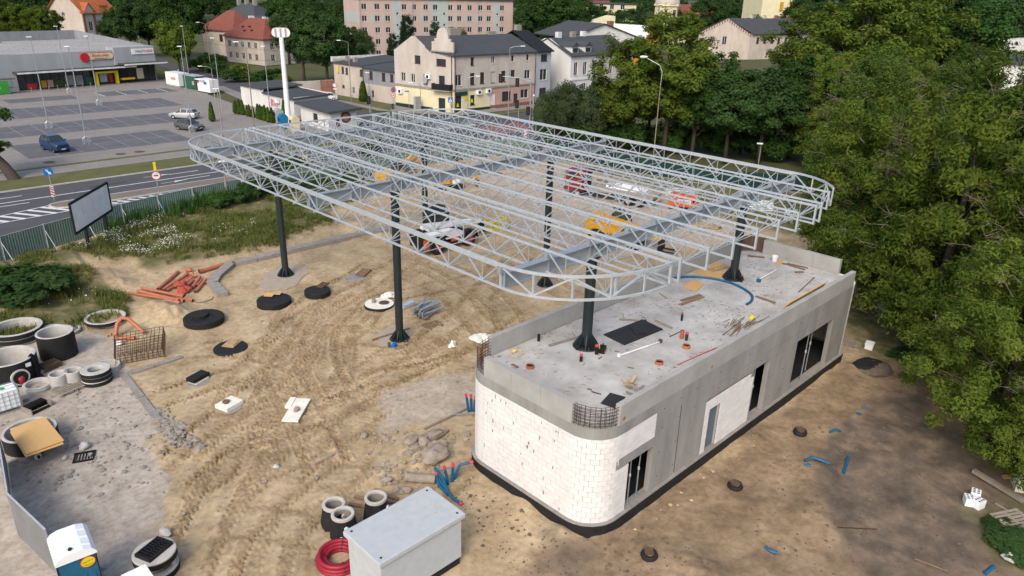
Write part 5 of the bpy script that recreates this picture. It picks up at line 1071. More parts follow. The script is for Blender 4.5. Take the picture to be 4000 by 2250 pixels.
for k, (px, py, top) in enumerate(((15,190,30),(75,195,50),(140,195,55),(205,200,60),(-40,190,20))):
    tp('broad2', px, py, top, ('yellow green tree behind the supermarket, second from the left edge','yellow green tree behind the supermarket, third from the left edge','yellow green tree behind the supermarket, fourth from the left edge','yellow green tree behind the supermarket next to the orange roof house','yellow green tree behind the supermarket at the left edge')[k], m='leaf_light', group='trees behind the supermarket', wide=1.2)
# left edge tree, leaning
me_, cc_ = crown(31, 3.1, 5.2, 70, 13000, .33, .2, cr=.26); me_.materials.append(MT['leaf_mid'])
t = T('leaning_tree', 'leaning tree with thick trunk at the left picture edge', 'tree', (16.2,90.6,0)); tb = MB().path([(0,0,-.2),(-.6,.5,1.4),(-1.6,1.2,3.2),(-2.2,1.6,5.2)], [.62,.5,.36,.12], 10).path([(-1.1,.8,2.3),(-.8,1.0,3.2),(-.2,1.2,4.6)], [.3,.2,.05], 7); obj('trunk', tb, 'bark', t, smooth=60)
c = obj('crown', me_, None, t); c.location = (-2.3,2.2,3.4); c = obj('crown', me_, None, t); c.location = (-1.5,.8,2.0); c.scale = (.55,.55,.5)
# far wood: one mass to the horizon
def wood(name, rings, m, label):
    rg = np.random.default_rng(77); P = []; NR = []; LN = []
    for d0, d1, a0, a1, n, h in rings:
        aa = np.radians(rg.uniform(a0, a1, n)); dd = rg.uniform(d0, d1, n); cx = np.cos(aa)*dd; cy = np.sin(aa)*dd
        R = rg.uniform(3.5,6.5,n); Hc = h*rg.uniform(.7,1.15,n)
        for k in range(n):
            nl = 520 if d0 < 400 else 260; g = rg.normal(size=(nl,3)); g /= np.linalg.norm(g, axis=1, keepdims=True); g[:,2] = np.abs(g[:,2])*1.1-.25
            q = g*np.array([R[k],R[k],Hc[k]*.5])*rg.uniform(.72,1.05,(nl,1)); q += np.array([cx[k],cy[k],Hc[k]*.52]); P.append(q); NR.append(g+np.array([0,0,.5])+rg.normal(size=(nl,3))*.35); LN.append(np.full(nl, 1.15 if d0 < 400 else 1.9))
    P = np.concatenate(P); NR = np.concatenate(NR); LN = np.concatenate(LN); me = quads(leaves(P, NR, LN, LN*.75, rg, .1)); me.materials.append(MT[m]); o = obj(name, me, None); o['kind'] = 'stuff'; return tag(o, label, 'wood')
wood('far_wood', ((380,560,64,82,170,15),(330,470,46,63,150,13),(330,480,28,45,130,13),(300,420,8,27,120,14),(600,1000,8,82,420,16)), 'leaf_dark', 'dark mass of woodland stretching across the background')
wood('distant_wood', ((1100,2600,6,84,700,20),), 'leaf_conifer', 'distant wooded rise along the horizon')
# thuja rows by the kiosk and the low building
def thuja(seed, h):
    rg = np.random.default_rng(seed); n = 1500; z = rg.uniform(.03,1,n); a = rg.uniform(0,6.283,n); r = .34*(1-z)**.55*(.7+.3*rg.uniform(0,1,n))*np.clip(z*9,0,1)+.02
    p = np.stack([r*np.cos(a), r*np.sin(a), z*h], 1); me = quads(leaves(p, np.stack([np.cos(a),np.sin(a),np.full(n,.2)],1)+rg.normal(size=(n,3))*.4, np.full(n,.22), np.full(n,.1), rg)); me.materials.append(MT['leaf_thuja']); return me
th = thuja(5, 1.9)
tb_ = MB().tube((0,0,0),(0,0,1.2),.04).mesh('trunk'); tb_.materials.append(MT['bark'])
ORD = ('first','second','third','fourth','fifth','sixth','seventh','eighth','ninth','tenth','eleventh','twelfth','thirteenth','fourteenth')
pts = [G(K_x*.43956+900, K_y*.43956+250) for K_x, K_y in ((52,445),(83,450),(113,455),(152,465),(173,470),(205,480),(250,490),(272,498),(292,503),(312,508),(342,520),(374,525),(480,455))]
for k, p in enumerate(pts):
    t = T('thuja', '%s slim thuja from the left in the row by the low white building' % ORD[k], 'thuja', (p.x,p.y,0), rnd.uniform(0,6), 'thujas by the low white building'); s_ = (1.25 if k < 3 or 6 <= k else .95)*rnd.uniform(.85,1.1); t.scale = (s_,)*3; obj('crown', th, None, t); obj('trunk', tb_, None, t)
p = G(830,475); t = T('thuja', 'single dark thuja beside the white container', 'thuja', (p.x,p.y,0)); t.scale = (1.5,)*3; obj('crown', th, None, t); obj('trunk', tb_, None, t)
p = G(1420,398); t = T('thuja', 'thick dark thuja against the cream house wall', 'thuja', (p.x,p.y,0)); t.scale = (2.6,2.6,1.9); obj('crown', th, None, t); obj('trunk', tb_, None, t)
# bushes
def bush_mesh(seed, n=5200, leaf=.2, m='leaf_mid'):
    me, _ = crown(seed, 1.0, 1.5, 34, n, leaf, leaf*.55, cr=.34); me.materials.append(MT[m]); return me
bm1, bm2, bm3 = bush_mesh(41,4200,.16), bush_mesh(42,4200,.16,'leaf_dark'), bush_mesh(43,3000,.18,'leaf_light')
def bush(px, py, sx, sz, me, label, group=None, z=None):
    p = GG(px, py); o = obj('bush', me, None); o.location = (p.x,p.y,p.z-.1); o.scale = (sx,sx,sz); o.rotation_euler = (0,0,rnd.uniform(0,6)); return tag(o, label, 'bush', group)
bush(130,1150,3.0,1.3,bm2,'large dark green bush at the left picture edge'); bush(30,1140,2.4,1.2,bm1,'green bush cut by the left picture edge'); bush(220,1110,1.5,.9,bm1,'small bush right of the large dark bush')
for k, (x, y, s_) in enumerate(((850,300,3.2),(900,320,2.8),(960,315,3),(1010,330,2.6),(1065,320,3),(1110,345,2.4),(790,275,3),(840,262,3.4))):
    bush(x, y, s_, s_*.75, (bm1,bm2,bm3)[k%3], '%s hedge shrub along the far side of the side street' % ORD[k], 'shrubs along the side street')
for k, (x, y, s_) in enumerate(((1450,620,1.6),(1330,700,1.3),(1000,770,1.6),(940,790,1.2),(860,810,1.2),(1100,690,1.9),(1160,700,2.0))):
    bush(x, y, s_, s_*.9, (bm1,bm2)[k%2], '%s wild shrub along the corrugated fence' % ORD[k], 'wild shrubs along the fence')
for k, (x, y, s_) in enumerate(((2170,600,2.6),(2260,605,3.0),(2360,600,2.8),(2450,612,3.2),(2540,600,2.6),(2620,615,3.2),(2720,612,2.8),(2820,625,3.0),(2920,640,3.0),(3030,650,2.8))):
    bush(x, y-18, s_, s_*.95, (bm2,bm1)[k%2], '%s shrub from the left below the park trees' % ORD[k], 'shrubs below the park trees')
bush(4000,2150,1.5,.4,bm2,'dark undergrowth at the lower right picture edge'); bush(3910,2080,.9,.28,bm2,'low dark weeds left of the lower right undergrowth'); bush(3920,1790,1.0,.5,bm1,'undergrowth behind the white boxes on the right'); bush(3560,1400,1.3,.4,bm2,'shaded undergrowth under the near trees, right of the pallets'); bush(3720,1430,2.0,.9,bm1,'undergrowth at the foot of the near trees')
# grass tufts and white flowers on the bank, weeds along the fence
def tufts(name, m, label, mask_fn, n, h, seed, blades=7, up=.5, cat='grass', wd=.018):
    rg = np.random.default_rng(seed); x = rg.uniform(4,44,n*6); y = rg.uniform(24,69,n*6); w_ = mask_fn(x, y); keep = rg.uniform(0,1,len(x)) < w_; x, y = x[keep][:n], y[keep][:n]; n = len(x)
    if n == 0: return
    i = np.clip(np.searchsorted(gx,x),0,nx-1); j = np.clip(np.searchsorted(gy,y),0,ny-1); z = HH[i,j]
    bx = np.repeat(x,blades)+rg.normal(size=n*blades)*.08; by = np.repeat(y,blades)+rg.normal(size=n*blades)*.08; bz = np.repeat(z,blades); hh = h*rg.uniform(.4,1.2,n*blades)*np.repeat(rg.uniform(.5,1.2,n),blades)
    a = rg.uniform(0,6.283,n*blades); tx = np.cos(a)*hh*up*rg.uniform(.2,1,n*blades); ty = np.sin(a)*hh*up*rg.uniform(.2,1,n*blades); W = wd*rg.uniform(.7,1.6,n*blades); sx, sy = -np.sin(a)*W, np.cos(a)*W
    co = np.stack([np.stack([bx-sx,by-sy,bz],1), np.stack([bx+sx,by+sy,bz],1), np.stack([bx+tx+sx*.4,by+ty+sy*.4,bz+hh],1), np.stack([bx+tx-sx*.4,by+ty-sy*.4,bz+hh*.96],1)], 1)
    me = quads(co); me.materials.append(MT[m]); o = obj(name, me, None); o['kind'] = 'stuff'; return tag(o, label, cat)
def gmask(x, y):
    i = np.clip(np.searchsorted(gx,x),0,nx-1); j = np.clip(np.searchsorted(gy,y),0,ny-1); return np.clip(z_grass[i,j]-.1,0,1)*np.clip(.35+2.6*vn(x,y,2.2,301)+1.2*vn(x,y,.7,302),0,1)*site[i,j]
tufts('bank_grass', 'grass_blades', 'rough green grass covering the bank', gmask, 26000, .34, 51, 6, .6)
tufts('bank_dry_grass', 'dry_grass', 'dry straw coloured grass on the bank', lambda x, y: gmask(x,y)*np.clip(.1+1.8*vn(x,y,3,303),0,1), 7000, .3, 52, 5, .8)
FL = [tuple(G(*p)[:2]) for p in ((290,980),(380,950),(480,910),(620,870),(760,900),(780,960),(640,1030),(480,1010),(380,1000),(300,1010))]
FL2 = [tuple(G(*p)[:2]) for p in ((830,920),(960,880),(1010,900),(960,970),(850,985))]; FL3 = [tuple(G(*p)[:2]) for p in ((100,1130),(230,1150),(530,1170),(500,1200),(250,1240),(90,1200))]
def fmask(x, y): return (inpoly(x,y,FL)*1.0+inpoly(x,y,FL2)*.6+inpoly(x,y,FL3)*.12)*np.clip(.35+2.4*vn(x,y,1.3,305),0,1)
tufts('flower_stems', 'grass_blades', 'tall green stems of the flower patch', fmask, 7000, .62, 53, 6, .35)
rg = np.random.default_rng(8); x = rg.uniform(8,34,60000); y = rg.uniform(36,68,60000); k = rg.uniform(0,1,60000) < fmask(x,y)*.9; x, y = x[k][:5600], y[k][:5600]; i = np.clip(np.searchsorted(gx,x),0,nx-1); j = np.clip(np.searchsorted(gy,y),0,ny-1)
c = np.stack([x,y,HH[i,j]+rg.uniform(.3,.72,len(x))],1); me = quads(leaves(c, np.tile([0,0,1.],(len(x),1))+rg.normal(size=(len(x),3))*.35, np.full(len(x),.085), np.full(len(x),.085), rg)); me.materials.append(MT['flower_white']); o = obj('white_flowers', me, None); o['kind'] = 'stuff'; tag(o, 'white wild flowers on the bank beside the billboard', 'flowers')
def wmask(x, y):
    m_ = np.zeros(len(x))
    for a, c in zip(FENCE, FENCE[1:]):
        ax, ay = a; d = np.array([c[0]-ax, c[1]-ay]); l = np.hypot(*d); u = d/l; s_ = (x-ax)*u[0]+(y-ay)*u[1]; dd = (x-ax)*-u[1]+(y-ay)*u[0]
        m_ = np.maximum(m_, ((s_ > 0) & (s_ < l) & (dd < -.25) & (dd > -2.6))*np.clip(.55+2*vn(x,y,2,307),0,1)*(x > 17.5))
    return m_
tufts('fence_weeds', 'leaf_mid', 'tall green weeds along the corrugated fence', wmask, 5200, 1.15, 54, 9, .35, wd=.04)
# ================================================================ things on the site
def dist(p): return math.sqrt(p.x**2+p.y**2+(p.z-CAMH)**2)
def rad(px, py, hw): return hw*dist(G(px,py))/FOC
def zr3(x, y): return (x*.3885, 1126+y*.3885)
def z3b(x, y): return (1000+x*.3885, 1126+y*.3885)
def z3c(x, y): return (2000+x*.3885, 1126+y*.3885)
def z3d(x, y): return (3000+x*.3885, 1126+y*.3885)
def z4a(x, y): return (x*.3885, 1687+y*.3885)
def z4b(x, y): return (1000+x*.3885, 1687+y*.3885)
def z4c(x, y): return (2000+x*.3885, 1687+y*.3885)
def z4d(x, y): return (3000+x*.3885, 1687+y*.3885)
def ringthing(name, label, px, py, hw, h, t=.12, coat='bitumen', n=1, inner='pale_concrete', cat='concrete ring', group='concrete rings and chambers', top='pale_concrete'):
    p = GG(px, py); r = rad(px, py, hw); T_ = T(name, label, cat, p, rnd.uniform(0,6), group); hh = h/n
    for k in range(n):
        r_ = r*(1-.0*k); c = obj('ring', MB().ring(r_, r_-t, k*hh, (k+1)*hh-.012, 32), top, T_, smooth=30)
        c.location = (rnd.uniform(-.03,.03)*(n > 1), rnd.uniform(-.03,.03)*(n > 1), 0)
        obj('coating', MB().lathe([(r_+.006,k*hh+.01),(r_+.006,(k+1)*hh-.035)], 32), coat, c, smooth=60)
    return T_, r
ringthing('wide_well_rings','two wide black coated well rings stacked at the left edge', *zr3(175,480), 75, .62, .2, n=2)
ringthing('flat_well_ring','flat black coated ring lying in grass beside the sand pile', *zr3(1063,310), 63, .26, .17)
ringthing('thin_ring','thin small grey ring lying in the grass', *zr3(682,388), 36, .13, .14, coat='pale_concrete'); ringthing('grey_ring','grey ring half hidden behind the tall black cylinder', *zr3(525,445), 35, .38, .1, coat='pale_concrete')
ringthing('tall_well_cylinder','tall black coated well cylinder with pale rim', *zr3(600,672), 55, 1.5, .13)
t, r = ringthing('well_chamber','large black well chamber with round pipe hole and hoses over its rim', *zr3(130,905), 78, 1.35, .16)
d = Vector((-t.location.x, -t.location.y)).normalized(); a = math.atan2(d.y,d.x)+.25-t.rotation_euler.z; cx, cy = math.cos(a), math.sin(a)
obj('pipe_socket', MB().path([(cx*(r-.1),cy*(r-.1),.55),(cx*(r+.07),cy*(r+.07),.55)], .44, 20), 'pale_concrete', t, smooth=40); obj('socket_hole', MB().path([(cx*(r+.02),cy*(r+.02),.55),(cx*(r+.075),cy*(r+.075),.55)], .36, 20), 'black', t)
obj('red_rag', MB().blob((cx*(r+.1),cy*(r+.1),.42), .17,.17,.2, 3).blob((cx*(r+.16)-.05*cy,cy*(r+.16)+.05*cx,.18), .11,.11,.2, 4), 'red_hose', t, smooth=60); obj('label_sticker', MB().solid([(cx*(r+.02)-cy*e,cy*(r+.02)+cx*e,z_) for e, z_ in ((.35,1.0),(.6,1.0),(.6,1.2),(.35,1.2))], (cx*.02,cy*.02,0)), 'pvc_white', t)
for k in range(4):
    e = .62+k*.05; q = lambda rr, z_: ((cx*math.cos(e)-cy*math.sin(e))*rr, (cy*math.cos(e)+cx*math.sin(e))*rr, z_)
    one('hose', 'black hose draped over the well chamber rim, %s of four' % ORD[k], 'hose', MB().path([q(r-.3,.9),q(r-.18,1.25),q(r-.08,1.45),q(r+.06,1.3),q(r+.1,.8),q(r+.14,.25),q(r+.3,.05)], .03, 6), 'black', t.location, t.rotation_euler.z, 'hoses over the well chamber', smooth=60)
ringthing('thin_ring_stack','stack of thin grey rings left of the two pipe stubs', *zr3(385,1005), 42, .3, .14, coat='pale_concrete', n=3)
ringthing('concrete_pipe','short grey concrete pipe on the pallet, left one', *zr3(605,975), 28, .72, .09, coat='pale_concrete'); ringthing('concrete_pipe','short grey concrete pipe on the pallet, right one', *zr3(755,940), 28, .74, .09, coat='pale_concrete')
ringthing('cover_ring_stack','stack of three black edged cover rings with pale top', *zr3(985,935), 46, .78, .36, n=3); ringthing('grey_ring','grey ring behind the stack of cover rings', *zr3(1085,815), 41, .32, .09, coat='pale_concrete')
ringthing('board_covered_well','low black well ring under two chipboard sheets', *zr3(330,1560), 77, .78, .14)
def lidthing(name, label, px, py, hw, h, m='bitumen', top=None, hole=0):
    p = GG(px, py); r = rad(px, py, hw); t = T(name, label, 'well cover', p, 0, 'concrete well covers')
    obj('rim', MB().ring(r, hole or r*.02, 0, h, 36, ch=.03), m, t, smooth=30)
    if top: obj('top_skin', MB().lathe([(r-.03,h+.003),(hole+.001 if hole else .01,h+.003)], 36), top, t)
    return t, r
t, r = lidthing('well_cover','black round well lid with a smaller lid on it', *zr3(2053,335), 69, .36); obj('small_lid', MB().disc(.52,.36,.55,24,(-.15,.15,0)), 'bitumen', t, smooth=30)
t, r = lidthing('sunken_well_cover','sand covered black lid with a pale board on it', *zr3(2320,610), 60, .12); 
t2, r = lidthing('well_cover','black well lid with two brown boards on top', *z3b(185,160), 62, .38); t3, r = lidthing('well_cover','black well lid behind, with a grating on it', *z3b(620,65), 48, .36)
tp_, r = lidthing('pale_well_cover','pale round concrete lid with off centre hole and a stub on it', *z3b(1240,180), 57, .2, 'bitumen', 'white_foam'); obj('opening', MB().lathe([(.38,.2),(.34,.212),(.001,.212)],20,(.33,-.1,0)), 'brown_box', tp_); obj('concrete_stub', MB().disc(.13,.2,.5,14,(-.2,.35,0)), 'old_concrete', tp_, smooth=30)
lidthing('sunken_plate','round concrete plate in the sand under a grating', 1388,1084, 45, .06, 'old_concrete')
def board(name, label, cat, pts, z, th, m, group=None, zoff=0):
    """flat board from photo corners lying at height z"""
    P = [G(x,y,z) for x, y in pts]; c = sum(P, Vector())/len(P); return one(name, label, cat, MB().prism([(p.x-c.x,p.y-c.y) for p in P], -th, 0), m, (c.x,c.y,z+th), 0, group)
def plank(name, label, p0, p1, z, w_=.14, h=.05, m='wood', group='loose planks and battens', z1=None, cat='plank'):
    a, c = G(*p0, z), G(*p1, z if z1 is None else z1); g = (lambda q: gz(q.x,q.y) if z < 1 and not (18.4 < q.x < 42.6 and 13.7 < q.y < 21.4) else 0)
    a.z += g(a)+h/2; c.z += g(c)+h/2; mid_ = (a+c)/2; return one(name, label, cat, MB().bar(a-mid_, c-mid_, w_, h), m, mid_, 0, group)
board('chipboard','upper chipboard sheet on the low well ring','chipboard', [(38,1677),(175,1629),(251,1722),(103,1777)], .92, .03, 'osb', 'chipboard sheets'); board('chipboard','lower chipboard sheet under the other on the well ring','chipboard', [(40,1690),(176,1640),(250,1735),(100,1787)], .86, .03, 'osb', 'chipboard sheets')
t = T('round_vent','white rimmed round vent pipe in the low well ring','pipe', GG(151,1795)); obj('rim', MB().path([(0,0,.2),(-.02,-.12,.2)], .14, 16), 'pvc_white', t, smooth=40); obj('bore', MB().path([(0,-.1,.2),(-.02,-.13,.2)], .1, 16), 'black', t)
P0 = GG(775,1482); t = T('gully_frame','black gully frame with white foam under it on a lid','gully', P0, .35); obj('foam', MB().cb(0,0,.02,.85,.62,.14), 'white_foam', t); obj('frame', MB().cb(0,0,.16,1.05,.6,.2), 'black', t); lidthing('buried_cover','round sand coloured cover below the black gully frame', 775,1492, 40, .04, 'old_concrete')
P0 = GG(897,1588); t = T('foam_block','white foam block with a brown lump on a round cover','foam block', P0, .3); obj('slab', MB().cb(0,0,.05,1.05,.85,.2), 'white_foam', t); obj('lump', MB().blob((-.1,.1,.3),.2,.16,.12,4), 'soil_lump', t); lidthing('buried_cover','round cover in the sand below the foam block', 900,1592, 42, .05, 'old_concrete')
P0 = GG(*z3b(410,1240)); t = T('foam_slab','long white foam slab with a grey stone on it','foam slab', P0, .75); obj('slab', MB().cb(0,0,.05,2.1,.8,.1), 'white_foam', t); obj('broken_piece', MB().cb(.6,.5,.05,.9,.3,.14), 'white_foam', t); obj('stone', MB().blob((-.1,-.05,.2),.22,.16,.13,5), 'stone', t)
sheet_ = [G(*z3b(*q)) for q in ((330,1360),(500,1300),(560,1230),(420,1240),(290,1310))]
p = GG(905,1352); one('pale_board','pale square board lying on the sunken black lid','board', MB().cb(0,0,.13,.85,.75,.05,.6).cb(.05,-.1,.18,.6,.4,.06,.6), 'new_wood', p)
for k, (q, m_) in enumerate((((1055,1172),'osb'),((1085,1166),'new_wood'))): p = GG(*q); one('small_board', ('brown square board on the black well lid','pale square board on the black well lid')[k], 'board', MB().cb(0,0,.39+k*.02,.62,.6,.03,.7), m_, p)
def grating(name, label, px, py, L_, W_, rz, z=0.0, m='black', h=.07):
    p = GG(px, py); t = T(name, label, 'grating', (p.x,p.y,p.z+z), rz, 'drain gratings'); obj('frame', MB().box(-L_/2,-W_/2,0,L_/2,-W_/2+.06,h).box(-L_/2,W_/2-.06,0,L_/2,W_/2,h).box(-L_/2,-W_/2,0,-L_/2+.06,W_/2,h).box(L_/2-.06,-W_/2,0,L_/2,W_/2,h), m, t)
    n = int(L_/.11)
    for k in range(1,n): obj('bar', MB().box(-L_/2+k*L_/n-.018,-W_/2+.05,.01,-L_/2+k*L_/n+.018,W_/2-.05,h-.008), m, t)
    return t
grating('drain_grating','dark grating leaning on the far black lid', 1262,1135,.9,.55,.5,.38,'brown_box'); grating('drain_grating','rusty grating lying on the round concrete plate', 1420,1070,1.3,.7,.55,.08,'wood')
grating('drain_grating','black grating lying on the yard by the white stone', 330,1786,.85,.75,-.4)
# drain chamber with grate at the lower edge
p = GG(*z4a(1590,1395)); t = T('drain_chamber','stacked grey drain chamber with black grate at the lower edge','drain chamber', p, .4); 
obj('lower_ring', MB().ring(.74,.5,0,.32,32), 'pale_concrete', t, smooth=30); obj('lower_coating', MB().lathe([(.748,.01),(.748,.25)],32), 'bitumen', t); obj('upper_ring', MB().ring(.74,.34,.62,.92,32), 'pale_concrete', t, smooth=30); obj('upper_coating', MB().lathe([(.748,.63),(.748,.86)],32), 'bitumen', t)
for k in range(4): obj('post', MB().cb(.6*math.cos(k*1.57+.4),.6*math.sin(k*1.57+.4),.31,.16,.16,.32,k), 'pale_concrete', t)
gt_ = obj('grate', MB().box(-.52,-.36,.921,.52,-.3,1.06).box(-.52,.3,.921,.52,.36,1.06).box(-.52,-.3,.921,-.46,.3,1.06).box(.46,-.3,.921,.52,.3,1.06).box(-.46,-.03,.921,.46,.03,1.05), 'black', t)
for k in range(8): obj('bar', MB().box(-.43+k*.12,-.3,.94,-.39+k*.12,.3,1.05), 'black', gt_)
# pallets
def pallet(label, p, rz, m='grey_wood', name='pallet', s=1.0):
    t = T(name, label, 'pallet', p, rz, 'wooden pallets'); t.scale = (s,s,s)
    for k in range(6): obj('slat', MB().box(-.6,-.4+k*.152,.1,.6,-.4+k*.152+.1,.125), m, t)
    for x in (-.55,0,.55): obj('bearer', MB().box(x-.05,-.4,0,x+.05,.46,.1), m, t)
    return t
pallet('wooden pallet under the two grey concrete pipes', GG(*zr3(720,1010)), .22, s=1.25); pallet('weathered pallet in front of the galvanized bundle', GG(*z3b(1775,390)), -.15, 'wood'); pallet('pale pallet against the far end of the station building', GG(*z3d(850,580)), .3, 'grey_wood'); pallet('pallet of pale slats at the lower right edge', GG(3960,2040), -.5, 'grey_wood', s=1.2); pallet('tilted pallet beside the base of the middle far column', GG(2075,1090), .8, 'new_wood')
# IBC tank at left edge
def ibc(label, loc, rz):
    t = T('liquid_container', label, 'tank', loc, rz, 'caged liquid containers'); tk = MB(); tk.box(-.57,-.47,.16,.57,.47,1.12); o = obj('tank', tk, 'white_plastic', t); bv = o.modifiers.new('b','BEVEL'); bv.width = .06; bv.segments = 2
    cg = MB()
    for z_ in (.2,.43,.66,.89,1.13):
        for q, w_ in ((((-.6,-.5),(.6,-.5)),0),(((-.6,.5),(.6,.5)),0),(((-.6,-.5),(-.6,.5)),0),(((.6,-.5),(.6,.5)),0)): cg.tube((*q[0],z_),(*q[1],z_),.012,n=5)
    for k in range(6):
        for y in (-.5,.5): cg.tube((-.6+k*.24,y,.14),(-.6+k*.24,y,1.14),.012,n=5)
    for k in range(1,5):
        for x in (-.6,.6): cg.tube((x,-.5+k*.2,.14),(x,-.5+k*.2,1.14),.012,n=5)
    for y in (-.2,.2): cg.tube((-.6,y,1.14),(.6,y,1.14),.012,n=5)
    obj('cage', cg, 'galv_web', t); obj('lid', MB().disc(.11,1.12,1.17,14), 'bright_green', t); obj('base_pallet', MB().box(-.6,-.5,0,.6,.5,.05).box(-.6,-.5,.05,-.45,.5,.14).box(.45,-.5,.05,.6,.5,.14), 'galv_web', t); return t
ibc('white caged liquid container cut by the left picture edge', GG(30,1600)+V(0,.1,0), 0); ibc('white caged liquid container behind the canopy right end', GG(3138,900), .2); ibc('second caged container partly behind the first, right of the canopy', GG(3085,865), .2)
# crate, brown block etc.
p = GG(*zr3(380,1215)); t = T('plastic_crate','wooden framed crate holding black plastic grids','crate', p, .35); obj('side', MB().cb(-.5,0,0,.05,.75,.3), 'grey_wood', t); obj('side', MB().cb(.5,0,0,.05,.75,.3), 'grey_wood', t); obj('bottom', MB().cb(0,0,0,.95,.7,.05), 'black', t)
for k in range(9): obj('grid_bar', MB().cb(-.42+k*.105,.12,.05,.02,.45,.3), 'black', t)
obj('grid_bar', MB().cb(0,.12,.3,.92,.03,.04).cb(0,.3,.3,.92,.03,.04), 'black', t); obj('stick', MB().bar((-.4,-.2,.12),(.35,-.28,.15),.04,.03), 'grey_wood', t)
one('rusty_block','rusty brown frame block in front of the tall cylinder','block', MB().cb(0,0,0,.95,.7,.3).cb(0,0,.3,.7,.12,.06).cb(0,.2,.3,.7,.1,.06), 'brown_box', GG(*zr3(505,800)), .3); one('grey_block','flat grey block left of the rusty frame block','block', MB().cb(0,0,0,.6,.42,.18), 'old_concrete', GG(*zr3(395,860)), .5)
for k, (q, s_, lab) in enumerate(((zr3(1205,570),.4,'pale foam scrap on the rebar cage'),(z4a(860,165),.5,'white rounded stone on the grey yard'),(z4a(655,275),.26,'grey stone left of the black grating'),(z4a(1040,1365),.3,'pale stone right of the blue toilet'),(z4a(1665,1040),.45,'flat grey slab piece above the drain chamber'),(z4b(205,355),.28,'grey blue stone on the sand'),(z4b(1520,610),.38,'round stone left of the grey cabinet'),(z4b(1320,490),.4,'half buried stone left of the old pipe'))):
    p = GG(*q); one('stone' if k else 'foam_scrap', lab, 'stone' if k else 'foam', MB().blob((0,0,s_*.25),s_*.6,s_*.42,s_*.4,60+k,flat=True), 'white_foam' if k in (0,) else 'pale_concrete' if k in (1,2,3,4,5) else 'stone', p, .4*k, None, 60)
# kerb stones in the yard
for k, (a, c, lab) in enumerate((((482,1464),(552,1556),'upper part of the concrete kerb line in the yard'),((554,1559),(622,1647),'lower part of the concrete kerb line in the yard'),((507,1459),(600,1432),'kerb strip left of the broken slab edge'),((604,1431),(711,1396),'kerb strip towards the rebar cage'))):
    a, c = GG(*a), GG(*c); mid_ = (a+c)/2; one('kerb_stone', lab, 'kerb', MB().bar(a-mid_+V(0,0,.02), c-mid_+V(0,0,.02), .34, .16), 'old_concrete', mid_, 0, 'concrete kerbs in the yard')
# retaining kerb wall between bank and sand
kp = [GG(*q) for q in ((1560,893),(1400,923),(1200,970),(1000,1019),(905,1036),(845,1085),(830,1115),(872,1160))]
t = T('edging_wall','low grey concrete edging wall bending round the sand','low wall', V(kp[3].x,kp[3].y,0))
for a, c in zip(kp, kp[1:]): a = V(a.x,a.y,.1); c = V(c.x,c.y,.1); dd = (c-a).normalized()*.02; obj('slab', MB().bar(a+dd, c-dd*0, .72, .42), 'old_concrete', t, world=True)
# rebar cage
p = GG(*zr3(1400,690)); t = T('rebar_cage','rusty rebar cage lying on the slab edge','rebar cage', p, -.25); L_, W_, H_ = 2.5, 1.2, 1.45; sh = lambda x, y, z_: (x+.25*(z_/H_), y-.1*z_, z_)
for j in range(9):
    z_ = .05+j*H_/8.5; obj('hoop', MB().path([sh(-L_/2,-W_/2,z_),sh(L_/2,-W_/2,z_),sh(L_/2,W_/2,z_),sh(-L_/2,W_/2,z_)], .013, 5, closed=True), 'rust', t)
vb = MB()
for k in range(13):
    x = -L_/2+k*L_/12
    for y in (-W_/2,W_/2): vb.tube(sh(x,y,0), sh(x+rnd.uniform(-.06,.06),y,H_+rnd.uniform(-.1,.15)), .013, n=5)
for k in range(1,6):
    y = -W_/2+k*W_/6
    for x in (-L_/2,L_/2): vb.tube(sh(x,y,0), sh(x,y,H_), .013, n=5)
for k in range(10): x = -L_/2+k*L_/9; vb.tube(sh(x,-W_/2,.06), sh(x,W_/2,.06), .013, n=5)
obj('upright_bars', vb, 'rust', t)
